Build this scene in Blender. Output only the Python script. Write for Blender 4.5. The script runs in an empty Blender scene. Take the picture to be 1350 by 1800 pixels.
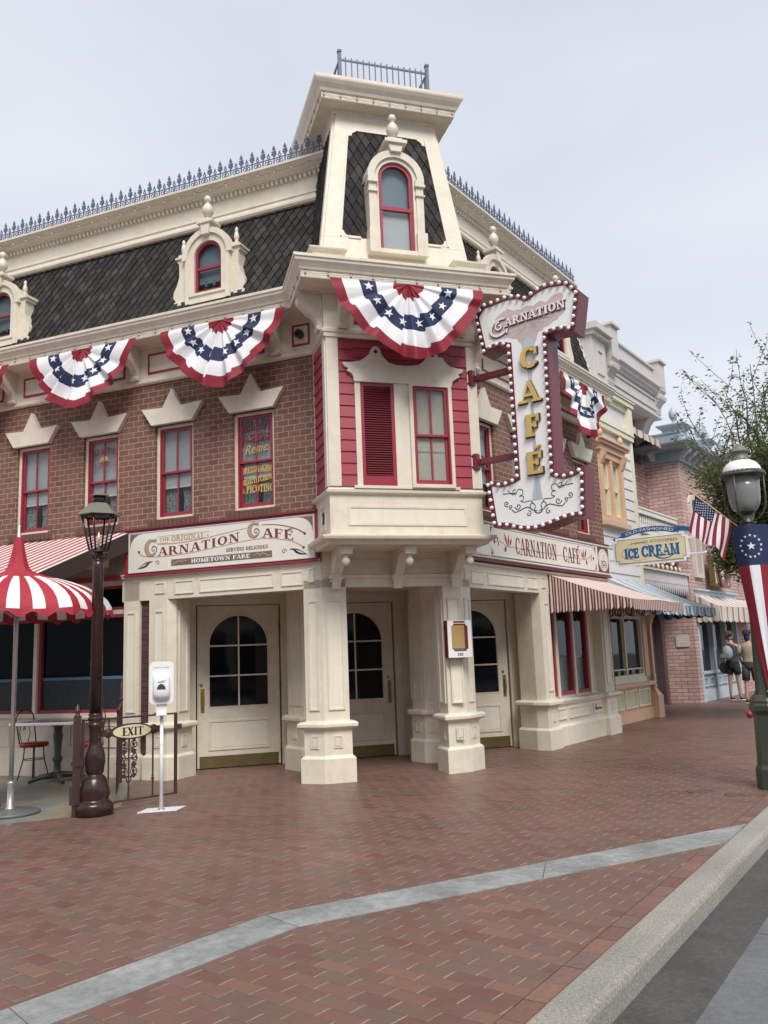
import bpy, math, random
from mathutils import Matrix, Vector
random.seed(7)
rad = math.radians
S = bpy.context.scene
COL = S.collection
# ---------------- camera, sky, sun, exposure ----------------
cam_d = bpy.data.cameras.new('camera'); cam = bpy.data.objects.new('camera', cam_d); COL.objects.link(cam)
PITCH, ROLL = rad(9.506), rad(-2.177)
fw = Vector((0, math.cos(PITCH), math.sin(PITCH))); up0 = Vector((0, -math.sin(PITCH), math.cos(PITCH)))
rt = Vector((1, 0, 0)) * math.cos(ROLL) + up0 * math.sin(ROLL)
up = up0 * math.cos(ROLL) - Vector((1, 0, 0)) * math.sin(ROLL)
R3 = Matrix((rt, up, -fw)).transposed()
cam.matrix_world = Matrix.Translation((0, 0, 1.5)) @ R3.to_4x4()
cam_d.sensor_fit = 'HORIZONTAL'; cam_d.sensor_width = 36; cam_d.lens = 1500 / 1350 * 36
cam_d.clip_start = 0.05; cam_d.clip_end = 2000
S.camera = cam
SUN_EL, SUN_AZ = 50, 166          # overcast: a wide soft sun behind and right of the camera
world = bpy.data.worlds.new('World'); S.world = world; world.use_nodes = True
nt = world.node_tree; nt.nodes.clear()
out = nt.nodes.new('ShaderNodeOutputWorld'); bg = nt.nodes.new('ShaderNodeBackground'); bg.inputs['Strength'].default_value = 0.12
sky = nt.nodes.new('ShaderNodeTexSky'); sky.sky_type = 'NISHITA'; sky.sun_disc = False
sky.sun_elevation = rad(SUN_EL); sky.sun_rotation = rad(SUN_AZ)
tc = nt.nodes.new('ShaderNodeTexCoord'); nz = nt.nodes.new('ShaderNodeTexNoise'); nz.inputs['Scale'].default_value = 1.7
nz.inputs['Detail'].default_value = 5.0; nz.inputs['Roughness'].default_value = .45
cr = nt.nodes.new('ShaderNodeValToRGB')
cr.color_ramp.elements[0].position = .34; cr.color_ramp.elements[0].color = (4.2, 4.5, 5.1, 1)
cr.color_ramp.elements[1].position = .68; cr.color_ramp.elements[1].color = (5.3, 5.5, 6.0, 1)
mp = nt.nodes.new('ShaderNodeMapping'); mp.inputs['Scale'].default_value = (1, 1, 2.2)
mx = nt.nodes.new('ShaderNodeMix'); mx.data_type = 'RGBA'; mx.inputs['Factor'].default_value = .93
nt.links.new(tc.outputs['Generated'], mp.inputs['Vector']); nt.links.new(mp.outputs[0], nz.inputs['Vector']); nt.links.new(nz.outputs['Fac'], cr.inputs['Fac'])
nt.links.new(sky.outputs[0], mx.inputs['A']); nt.links.new(cr.outputs[0], mx.inputs['B'])
nt.links.new(mx.outputs['Result'], bg.inputs['Color']); nt.links.new(bg.outputs[0], out.inputs['Surface'])
sd = bpy.data.lights.new('sun', 'SUN'); sd.energy = 2.6; sd.angle = rad(26); sd.color = (1, .96, .9)
sun = bpy.data.objects.new('sun', sd); COL.objects.link(sun)
az = rad(SUN_AZ); sdir = Vector((math.sin(az) * math.cos(rad(SUN_EL)), math.cos(az) * math.cos(rad(SUN_EL)), math.sin(rad(SUN_EL))))
sun.rotation_euler = sdir.to_track_quat('Z', 'Y').to_euler()
S.view_settings.view_transform = 'Standard'; S.view_settings.look = 'None'; S.view_settings.gamma = 1
S.view_settings.exposure = 0.42
S.view_settings.use_curve_mapping = False
S.render.resolution_x = 768; S.render.resolution_y = 1024
S.render.engine = 'CYCLES'

# ---------------- frames ----------------
VA = Vector((-0.8197, 10.6406, 0)); VB = Vector((0.9713, 11.2445, 0))
def frame(o, a): return Matrix.Translation(o) @ Matrix.Rotation(rad(a), 4, 'Z')
FL = frame(VA, -21.85); FC = frame(VA, 16.86); FR = frame(VB, 54.45); FW = Matrix.Identity(4)
FS = frame((1.2075, 10.5026, 0), -35.55)
def wp(F, x, y, z=0): return F @ Vector((x, y, z))

# ---------------- materials ----------------
class NT:
    def __init__(s, name):
        s.m = bpy.data.materials.new(name); s.m.use_nodes = True; s.t = s.m.node_tree
        s.b = s.t.nodes['Principled BSDF']; s.o = s.t.nodes['Material Output']
    def n(s, ty, **kw):
        nd = s.t.nodes.new(ty)
        for k, v in kw.items(): setattr(nd, k, v)
        return nd
    def put(s, sock, v):
        if v is None: return
        if hasattr(v, 'is_output') or hasattr(v, 'links'): s.t.links.new(v, sock)
        else: sock.default_value = v
    def math(s, op, a, b=None, c=None):
        nd = s.n('ShaderNodeMath', operation=op); s.put(nd.inputs[0], a); s.put(nd.inputs[1], b)
        if c is not None: s.put(nd.inputs[2], c)
        return nd.outputs[0]
    def mix(s, f, a, b, bt='MIX'):
        nd = s.n('ShaderNodeMix', data_type='RGBA', blend_type=bt)
        s.put(nd.inputs[0], f); s.put(nd.inputs[6], a); s.put(nd.inputs[7], b); return nd.outputs[2]
    def ramp(s, f, pts, const=False):
        nd = s.n('ShaderNodeValToRGB'); e = nd.color_ramp.elements
        if const: nd.color_ramp.interpolation = 'CONSTANT'
        while len(e) < len(pts): e.new(.5)
        for i, (p, c) in enumerate(pts): e[i].position = p; e[i].color = (*c, 1)
        s.put(nd.inputs[0], f); return nd.outputs[0]
    def noise(s, scale, detail=4, vec=None, rough=.55):
        nd = s.n('ShaderNodeTexNoise'); nd.inputs['Scale'].default_value = scale; nd.inputs['Detail'].default_value = detail
        nd.inputs['Roughness'].default_value = rough
        if vec is None: vec = s.obj()
        s.put(nd.inputs['Vector'], vec); return nd.outputs['Fac']
    def obj(s):
        if not hasattr(s, '_o'): s._o = s.n('ShaderNodeTexCoord').outputs['Object']
        return s._o
    def bump(s, h, strength=.3, dist=.01):
        nd = s.n('ShaderNodeBump'); nd.inputs['Strength'].default_value = strength; nd.inputs['Distance'].default_value = dist
        s.put(nd.inputs['Height'], h); s.t.links.new(nd.outputs[0], s.b.inputs['Normal'])
    def col(s, v): s.put(s.b.inputs['Base Color'], v if not isinstance(v, tuple) or len(v) == 4 else (*v, 1)); return s
    def rough(s, v): s.put(s.b.inputs['Roughness'], v); return s
def c4(c): return (*c, 1)
def mul(c, k): return tuple(min(1, x * k) for x in c)
def paint(name, c, rough=.45, var=.10, grime=.25, metal=0, bump=.12, sc=1.0):
    a = NT(name)
    n1 = a.noise(2.3 * sc, 5); n2 = a.noise(38 * sc, 3); n3 = a.noise(7 * sc, 6, rough=.7)
    base = a.ramp(n1, [(.3, mul(c, 1 - var)), (.7, mul(c, 1 + var * .5))])
    g = a.ramp(n3, [(.42, (0, 0, 0)), (.75, (grime,) * 3)])
    if name.startswith('cream'):
        mp_ = a.n('ShaderNodeMapping'); mp_.inputs['Scale'].default_value = (9, 9, .9); a.put(mp_.inputs['Vector'], a.obj()); n4 = a.noise(1.0, 6, mp_.outputs[0], .7)
        base = a.mix(a.ramp(n4, [(.5, (0, 0, 0)), (.72, (.30,) * 3)]), base, c4((c[0] * .74, c[1] * .70, c[2] * .62)))
        n5 = a.noise(16, 6, rough=.8); base = a.mix(a.ramp(n5, [(.66, (0, 0, 0)), (.74, (.5,) * 3)]), base, c4((c[0] * .55, c[1] * .5, c[2] * .42)))
    a.col(a.mix(g, base, c4((c[0] * .62, c[1] * .57, c[2] * .5))))
    a.rough(a.math('MULTIPLY_ADD', n2, .2, rough - .1)); a.b.inputs['Metallic'].default_value = metal
    a.bump(n2, bump, .004); return a.m
def brickmat(name, L, H, cols, mort_s, mort_l, js, jl, mode='wall', ang=0, bump=.6, rough=.8, dirt=.3, noise_amt=.35, patch=None):
    a = NT(name)
    sp = a.n('ShaderNodeSeparateXYZ'); a.put(sp.inputs[0], a.obj()); X, Y, Z = sp.outputs
    if mode == 'wall': U = a.math('ADD', X, Y); V = Z
    else:
        c, s_ = math.cos(rad(ang)), math.sin(rad(ang))
        U = a.math('ADD', a.math('MULTIPLY', X, c), a.math('MULTIPLY', Y, s_))
        V = a.math('ADD', a.math('MULTIPLY', X, -s_), a.math('MULTIPLY', Y, c))
        w = a.noise(1.7, 2); w2 = a.noise(9, 2)
        U = a.math('ADD', U, a.math('ADD', a.math('MULTIPLY', w, .05), a.math('MULTIPLY', w2, .006)))
        V = a.math('ADD', V, a.math('ADD', a.math('MULTIPLY', w, .04), a.math('MULTIPLY', w2, .006)))
    v = a.math('DIVIDE', V, H); row = a.math('FLOOR', v); fv = a.math('FRACT', v)
    off = a.math('MULTIPLY', a.math('FLOORED_MODULO', row, 2.0), .5)
    u = a.math('ADD', a.math('DIVIDE', U, L), off); cell = a.math('FLOOR', u); fu = a.math('FRACT', u)
    cv = a.n('ShaderNodeCombineXYZ'); a.put(cv.inputs[0], cell); a.put(cv.inputs[1], row)
    wn = a.n('ShaderNodeTexWhiteNoise', noise_dimensions='3D'); a.put(wn.inputs['Vector'], cv.outputs[0])
    rnd = wn.outputs['Value']
    s_edge = a.math('MINIMUM', fu, a.math('SUBTRACT', 1.0, fu)); l_edge = a.math('MINIMUM', fv, a.math('SUBTRACT', 1.0, fv))
    wig = a.math('MULTIPLY', a.math('SUBTRACT', a.noise(60, 2), .5), .012)
    se = a.math('SUBTRACT', a.math('MULTIPLY', s_edge, L), js / 2); se = a.math('ADD', se, wig)
    le = a.math('SUBTRACT', a.math('MULTIPLY', l_edge, H), jl / 2); le = a.math('ADD', le, wig)
    def mask(e): 
        nd = a.n('ShaderNodeMapRange'); a.put(nd.inputs[0], e); nd.inputs[1].default_value = -.001; nd.inputs[2].default_value = .0035
        nd.inputs[3].default_value = 1; nd.inputs[4].default_value = 0; return nd.outputs[0]
    ms, ml = mask(se), mask(le)
    n = len(cols); base = a.ramp(rnd, [(i / n, c) for i, c in enumerate(cols)], True)
    fine = a.noise(45, 6, rough=.7); mid = a.noise(6, 5)
    k = a.math('MULTIPLY_ADD', fine, noise_amt * 1.6, 1 - noise_amt * .8)
    base = a.mix(1.0, base, a.n('ShaderNodeCombineColor').outputs[0], 'MULTIPLY') if False else base
    cc = a.n('ShaderNodeCombineXYZ'); [a.put(cc.inputs[i], k) for i in range(3)]
    base = a.mix(1.0, base, cc.outputs[0], 'MULTIPLY')
    big = a.noise(.55, 4); dr = a.ramp(big, [(.35, (1 - dirt,) * 3), (.65, (1.06,) * 3)])
    base = a.mix(1.0, base, dr, 'MULTIPLY')
    if patch: base = a.mix(a.math('MULTIPLY', a.ramp(mid, [(.5, (0, 0, 0)), (.75, (.6,) * 3)]), 1.0), base, c4(patch))
    colr = a.mix(ml, base, c4(mort_l)); 
    sj = a.math('MULTIPLY', ms, a.ramp(a.noise(11, 2), [(.35, (.35,) * 3), (.6, (1,) * 3)])) if mode != 'wall' else ms
    colr = a.mix(sj, colr, c4(mort_s))
    if mode != 'wall':
        vo = a.n('ShaderNodeTexVoronoi'); vo.inputs['Scale'].default_value = 2.2; a.put(vo.inputs['Vector'], a.obj()); sc_ = a.n('ShaderNodeSeparateColor'); a.put(sc_.inputs[0], vo.outputs['Color'])
        near = a.math('LESS_THAN', a.math('ADD', vo.outputs['Distance'], a.math('MULTIPLY', a.noise(30, 2), .05)), a.math('MULTIPLY', sc_.outputs[1], .075)); on = a.math('GREATER_THAN', sc_.outputs[0], .62)
        colr = a.mix(a.math('MULTIPLY', a.math('MULTIPLY', near, on), .55), colr, (.07, .055, .05, 1))
        st = a.ramp(a.noise(1.1, 7, rough=.75), [(.54, (0, 0, 0)), (.68, (.32,) * 3)]); colr = a.mix(st, colr, (.085, .062, .052, 1))
        lt = a.ramp(a.noise(2.7, 7, rough=.8), [(.58, (0, 0, 0)), (.72, (.35,) * 3)]); colr = a.mix(lt, colr, (.27, .21, .175, 1))
    a.col(colr)
    h = a.math('SUBTRACT', a.math('MULTIPLY', fine, .35), a.math('MAXIMUM', ms, ml))
    h = a.math('ADD', h, a.math('MULTIPLY', rnd, .25))
    a.bump(h, bump, .006); a.rough(a.math('MULTIPLY_ADD', mid, .3, rough - .2)); return a.m
M = {}
M['cream'] = paint('cream paint', (.71, .652, .54), .45, .06, .34, bump=.22)
M['cream2'] = paint('cream panel paint', (.75, .71, .60), .42, .04, .15)
M['white'] = paint('white paint', (.78, .78, .76), .35, .03, .08)
M['signwhite'] = paint('sign white', (.80, .80, .79), .4, .03, .06)
M['signcream'] = paint('sign cream', (.72, .69, .62), .4, .03, .05)
M['pinkred'] = paint('crimson siding paint', (.33, .040, .062), .45, .07, .2)
M['red'] = paint('red frame paint', (.30, .026, .045), .4, .08, .2)
M['maroon'] = paint('maroon paint', (.16, .022, .032), .35, .1, .2)
M['darkred'] = paint('dark red letter paint', (.17, .025, .03), .45, .05, .1)
M['shutter'] = paint('shutter red paint', (.15, .018, .028), .5, .08, .15)
M['gold'] = paint('gold leaf', (.74, .50, .17), .3, .12, .15, metal=.75, bump=.05)
M['goldpaint'] = paint('gold paint', (.55, .38, .12), .4, .08, .1)
M['brass'] = paint('brass', (.42, .31, .12), .35, .15, .4, metal=.8)
M['brassdull'] = paint('dull brass plate', (.20, .155, .065), .45, .3, .5, metal=.55)
M['brown'] = paint('dark brown lamp paint', (.034, .015, .014), .25, .15, .2)
M['iron'] = paint('iron brown paint', (.055, .028, .024), .4, .15, .25)
M['ironblue'] = paint('blue grey iron paint', (.105, .13, .20), .5, .1, .2)
M['green'] = paint('dark green lamp paint', (.050, .060, .040), .35, .15, .3)
M['lampcap'] = paint('weathered bronze cap', (.17, .165, .13), .45, .15, .4)
M['steel'] = paint('brushed steel', (.55, .55, .55), .3, .05, .1, metal=.8)
M['greybase'] = paint('grey cast base', (.12, .135, .135), .45, .1, .3)
M['taupe'] = paint('taupe paint', (.17, .12, .095), .5, .05, .1)
M['tan'] = paint('tan letter paint', (.45, .30, .19), .5, .05, .1)
M['black'] = paint('black paint', (.02, .02, .022), .4, .1, .1)
M['navy'] = paint('navy cloth', (.012, .022, .075), .75, .1, .1, sc=2)
M['clothred'] = paint('red cloth', (.235, .008, .024), .7, .12, .1, sc=2)
M['clothwhite'] = paint('white cloth', (.74, .74, .76), .75, .05, .06, sc=2)
M['awnred'] = paint('awning red stripe', (.36, .035, .06), .8, .1, .1)
M['awnwhite'] = paint('awning white stripe', (.68, .63, .58), .8, .06, .15)
M['umbwhite'] = paint('parasol white', (.80, .79, .78), .75, .04, .06)
M['umbred'] = paint('parasol red', (.36, .018, .036), .7, .1, .1)
M['awnbrown'] = paint('awning brown side', (.045, .025, .022), .85, .15, .2)
M['awnmaroon'] = paint('awning maroon stripe', (.12, .040, .042), .8, .1, .15)
M['awnpink'] = paint('awning faded pink', (.62, .48, .43), .8, .06, .2)
M['awnblue'] = paint('awning blue stripe', (.16, .24, .33), .8, .1, .15)
M['awnpale'] = paint('awning pale blue stripe', (.52, .58, .62), .8, .06, .15)
M['awnnavy'] = paint('awning navy underside', (.02, .025, .06), .8, .1, .1)
M['awntan'] = paint('awning tan stripe', (.30, .20, .17), .8, .1, .15)
M['awncream'] = paint('awning cream', (.60, .54, .48), .8, .06, .15)
M['peach'] = paint('peach paint', (.66, .42, .27), .45, .06, .2)
M['palegreen'] = paint('pale green panel paint', (.52, .54, .34), .45, .06, .2)
M['yellow'] = paint('pale yellow trim paint', (.72, .70, .54), .45, .04, .15)
M['clap'] = paint('white clapboard paint', (.72, .69, .68), .5, .04, .18)
M['lav'] = paint('grey lilac cornice paint', (.58, .55, .53), .5, .05, .2)
M['bluegrey'] = paint('blue grey trim paint', (.27, .34, .40), .45, .06, .2)
M['palebluegrey'] = paint('pale blue grey trim paint', (.45, .52, .57), .45, .06, .2)
M['darkmaroon'] = paint('brown maroon door paint', (.10, .06, .065), .45, .1, .2)
M['signblue'] = paint('sign blue', (.012, .11, .30), .4, .05, .05)
M['signyellow'] = paint('sign pale yellow', (.66, .61, .40), .4, .04, .06)
M['plastic'] = paint('white plastic', (.78, .79, .80), .25, .02, .04, bump=.03)
M['redseat'] = paint('red vinyl seat', (.42, .012, .015), .25, .08, .05)
M['tablewhite'] = paint('white table edge', (.70, .72, .74), .25, .04, .1)
M['tabletop'] = paint('maroon table top', (.16, .07, .09), .2, .1, .1)
M['skin'] = paint('skin', (.45, .24, .16), .5, .06, .05, bump=.03)
M['hair'] = paint('brown hair', (.05, .025, .015), .6, .2, .1)
M['teal'] = paint('dark teal top', (.02, .05, .065), .8, .1, .05)
M['blackcloth'] = paint('black cloth', (.012, .012, .014), .85, .1, .05)
M['beige'] = paint('beige shirt cloth', (.38, .32, .25), .85, .08, .1)
M['charcoal'] = paint('charcoal cloth', (.05, .052, .055), .85, .1, .1)
M['bag'] = paint('grey backpack cloth', (.28, .29, .32), .8, .1, .1)
M['bark'] = paint('tree bark', (.13, .10, .075), .9, .3, .4, bump=.6)
M['iron2'] = paint('manhole iron', (.09, .075, .07), .6, .2, .4)
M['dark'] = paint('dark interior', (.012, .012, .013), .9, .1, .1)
M['flowerpink'] = paint('painted flower pink', (.55, .45, .44), .5, .1, .1)
M['flowerdark'] = paint('painted flower line', (.40, .32, .32), .5, .1, .1)
M['stemgrey'] = paint('painted stem grey blue', (.48, .54, .57), .5, .1, .1)
M['parchment'] = paint('parchment', (.42, .27, .10), .7, .12, .3)
M['floral'] = paint('floral fabric', (.12, .12, .13), .8, .6, .5, sc=8)
M['brick'] = brickmat('brown brick', .165, .079, [(.188, .092, .064), (.168, .081, .057), (.200, .101, .071), (.178, .088, .064), (.156, .076, .055), (.192, .096, .069)],
                      (.38, .265, .205), (.38, .265, .205), .0075, .0075, dirt=.22, noise_amt=.28)
M['brickdark'] = brickmat('dark brown brick', .2, .079, [(.085, .038, .035), (.075, .033, .03), (.095, .045, .04)], (.04, .02, .02), (.04, .02, .02), .008, .010, dirt=.15, noise_amt=.2)
M['brickpink'] = brickmat('pink brick', .30, .092, [(.56, .38, .34), (.50, .33, .295), (.60, .42, .38), (.48, .32, .29), (.57, .40, .36)],
                      (.24, .15, .135), (.24, .15, .135), .013, .013, dirt=.2, noise_amt=.2)
M['brickmauve'] = brickmat('mauve brick', .28, .092, [(.32, .19, .165), (.46, .31, .28), (.29, .17, .15), (.37, .23, .205)],
                      (.13, .08, .075), (.13, .08, .075), .014, .014, dirt=.2, noise_amt=.2)
M['rowlock'] = paint('rowlock brick', (.145, .070, .054), .8, .15, .2, bump=.4, sc=3)
M['mortar'] = paint('mortar', (.36, .26, .20), .9, .08, .2)
pv = [(.192, .102, .082), (.170, .088, .071), (.198, .108, .087), (.180, .103, .084), (.168, .106, .086), (.212, .120, .088), (.160, .079, .066), (.186, .111, .090), (.158, .109, .086), (.180, .094, .075)]
pv = [(c[0] * .93, c[1] * .90, c[2] * .87) for c in pv]
M['paver'] = brickmat('red brick paving', .214, .107, pv, (.30, .235, .195), (.125, .083, .068), .0068, .0036, mode='floor', ang=-38, bump=.5, rough=.5, dirt=.16, noise_amt=.34, patch=(.150, .105, .085))
a = NT('kerb course brick'); ge = a.n('ShaderNodeNewGeometry'); bb = a.ramp(ge.outputs['Random Per Island'], [(i / len(pv), c) for i, c in enumerate(pv)], True)
a.col(a.mix(1.0, bb, a.ramp(a.noise(30, 6, rough=.7), [(.3, (.75,) * 3), (.7, (1.2,) * 3)]), 'MULTIPLY')); a.rough(.7); a.bump(a.noise(45, 5), .4, .005); M['paver2'] = a.m
def simple_speckle(name, c, c2, sc, rough=.85, big=.8, bump=.4, wet=None):
    a = NT(name); n1 = a.noise(sc, 6, rough=.75); n2 = a.noise(big, 5); n3 = a.noise(sc * 3, 3)
    base = a.ramp(n1, [(.35, c), (.65, c2)])
    base = a.mix(1.0, base, a.ramp(n2, [(.3, (.72,) * 3), (.7, (1.1,) * 3)]), 'MULTIPLY')
    base = a.mix(a.ramp(n3, [(.60, (0, 0, 0)), (.68, (.5,) * 3)]), base, c4(mul(c, .4)))
    a.col(base); a.rough(rough); a.bump(n1, bump, .006); return a.m
M['kerb'] = simple_speckle('kerb concrete', (.18, .17, .148), (.42, .40, .355), 70, bump=.65)
M['asphalt'] = simple_speckle('asphalt', (.055, .052, .047), (.095, .089, .080), 40, .6, 3.5)
M['slab'] = simple_speckle('street concrete slab', (.12, .127, .133), (.17, .175, .18), 30, .7, 2)
M['strip'] = None
a = NT('ribbed concrete strip'); sp = a.n('ShaderNodeSeparateXYZ'); a.put(sp.inputs[0], a.obj())
rib = a.math('SINE', a.math('MULTIPLY', sp.outputs[1], 330)); n1 = a.noise(14, 6, rough=.7); n2 = a.noise(2.2, 4)
b_ = a.ramp(n1, [(.3, (.20, .21, .205)), (.7, (.37, .38, .375))]); b_ = a.mix(1.0, b_, a.ramp(n2, [(.35, (.66,) * 3), (.62, (1.1,) * 3)]), 'MULTIPLY')
a.col(a.mix(a.math('MULTIPLY', a.math('MULTIPLY_ADD', rib, .5, .5), .28), b_, (.12, .125, .12, 1))); a.rough(.75)
a.bump(a.math('ADD', rib, a.math('MULTIPLY', n1, 1.5)), .5, .004); M['strip'] = a.m
M['ground'] = simple_speckle('ground', (.08, .075, .07), (.12, .11, .10), 5)
a = NT('patio stone'); vo = a.n('ShaderNodeTexVoronoi'); vo.inputs['Scale'].default_value = 2.6; a.put(vo.inputs['Vector'], a.obj())
se = a.n('ShaderNodeSeparateColor'); a.put(se.inputs[0], vo.outputs['Color'])
a.col(a.ramp(se.outputs[0], [(0, (.17, .18, .15)), (.35, (.25, .23, .19)), (.65, (.30, .22, .15)), (.9, (.17, .20, .19))])); a.rough(.5); a.bump(a.noise(20, 4), .3, .005); M['patio'] = a.m
a = NT('slate'); ge = a.n('ShaderNodeNewGeometry')
a.col(a.mix(1.0, a.ramp(ge.outputs['Random Per Island'], [(0, (.022, .021, .020)), (.5, (.034, .032, .030)), (.85, (.045, .042, .039)), (1, (.060, .057, .052))]), a.ramp(a.noise(9, 6, rough=.7), [(.3, (.6,) * 3), (.7, (1.35,) * 3)]), 'MULTIPLY'))
a.rough(.85); a.b.inputs['Specular IOR Level'].default_value = .25; a.bump(a.noise(50, 5), .5, .005); M['slate'] = a.m
def glassmat(name, tint=(.02, .022, .025), trans=0.0, rough=.04, ior=1.45):
    a = NT(name); a.t.nodes.remove(a.b)
    gl = a.n('ShaderNodeBsdfGlossy'); gl.inputs['Roughness'].default_value = rough; gl.inputs['Color'].default_value = (.95, .97, 1, 1)
    tr = a.n('ShaderNodeBsdfTransparent'); tr.inputs['Color'].default_value = (.86, .88, .88, 1)
    df = a.n('ShaderNodeBsdfDiffuse'); df.inputs['Color'].default_value = (*tint, 1)
    m1 = a.n('ShaderNodeMixShader'); m1.inputs[0].default_value = trans
    a.t.links.new(df.outputs[0], m1.inputs[1]); a.t.links.new(tr.outputs[0], m1.inputs[2])
    fr = a.n('ShaderNodeFresnel'); fr.inputs['IOR'].default_value = ior
    bp = a.n('ShaderNodeBump'); bp.inputs['Strength'].default_value = .06; bp.inputs['Distance'].default_value = .02
    tco = a.n('ShaderNodeTexCoord'); nn = a.n('ShaderNodeTexNoise'); nn.inputs['Scale'].default_value = 2.5
    a.t.links.new(tco.outputs['Object'], nn.inputs['Vector']); a.t.links.new(nn.outputs['Fac'], bp.inputs['Height']); a.t.links.new(bp.outputs[0], gl.inputs['Normal'])
    m2 = a.n('ShaderNodeMixShader'); ge = a.n('ShaderNodeNewGeometry'); a.put(m2.inputs[0], a.math('MULTIPLY', fr.outputs[0], a.math('SUBTRACT', 1.0, ge.outputs['Backfacing']))); a.t.links.new(m1.outputs[0], m2.inputs[1]); a.t.links.new(gl.outputs[0], m2.inputs[2])
    a.t.links.new(m2.outputs[0], a.o.inputs['Surface']); return a.m
M['glassdark'] = glassmat('dark door glass', (.006, .007, .010), ior=1.42)
M['tealscreen'] = paint('dark teal mesh', (.010, .019, .026), .6, .5, .3, sc=9)
M['glassleft'] = glassmat('shaded dining room glass', (.004, .005, .006), ior=1.14)
M['blueband'] = paint('blue band colour', (.05, .16, .27), .5, .1, .1)
M['glass'] = glassmat('window glass', trans=.96)
M['lampglass'] = glassmat('lamp glass', (.42, .43, .42), trans=.55)
M['shade'] = paint('window blind cloth', (.60, .62, .62), .8, .1, .1, sc=2)
a = NT('lace curtain'); n1 = a.noise(70, 2); sp = a.n('ShaderNodeSeparateXYZ'); a.put(sp.inputs[0], a.obj())
a.col(a.ramp(n1, [(.4, (.10, .11, .11)), (.6, (.42, .43, .42))])); a.rough(.9); M['lace'] = a.m
M['curtain'] = paint('pale cafe curtain', (.50, .54, .52), .85, .1, .1, sc=3)
a = NT('leaf'); ge = a.n('ShaderNodeNewGeometry')
a.col(a.ramp(ge.outputs['Random Per Island'], [(0, (.040, .070, .024)), (.4, (.065, .10, .034)), (.7, (.15, .18, .06)), (.9, (.30, .29, .11)), (1, (.42, .24, .11))])); a.rough(.55)
tl = a.n('ShaderNodeBsdfTranslucent'); tl.inputs['Color'].default_value = (.15, .19, .06, 1); ms_ = a.n('ShaderNodeMixShader'); ms_.inputs[0].default_value = .42
a.t.links.new(a.b.outputs[0], ms_.inputs[1]); a.t.links.new(tl.outputs[0], ms_.inputs[2]); a.t.links.new(ms_.outputs[0], a.o.inputs['Surface']); M['leaf'] = a.m
a = NT('milky bulb'); a.col((.86, .85, .84)).rough(.25); M['bulb'] = a.m
a = NT('clear string bulb'); a.col((.55, .50, .42)).rough(.2); M['sbulb'] = a.m
a = NT('blue display light'); a.col((.02, .08, .2)).rough(.4); a.b.inputs['Emission Color'].default_value = (.05, .25, .8, 1); a.b.inputs['Emission Strength'].default_value = .5; M['bluelit'] = a.m
a = NT('gas flame'); a.col((1, .6, .3)); a.b.inputs['Emission Color'].default_value = (1, .5, .2, 1); a.b.inputs['Emission Strength'].default_value = 1.5; M['flame'] = a.m
a = NT('white enamel'); a.col((.78, .79, .78)).rough(.2); M['enamel'] = a.m
from mathutils.geometry import tessellate_polygon
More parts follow.
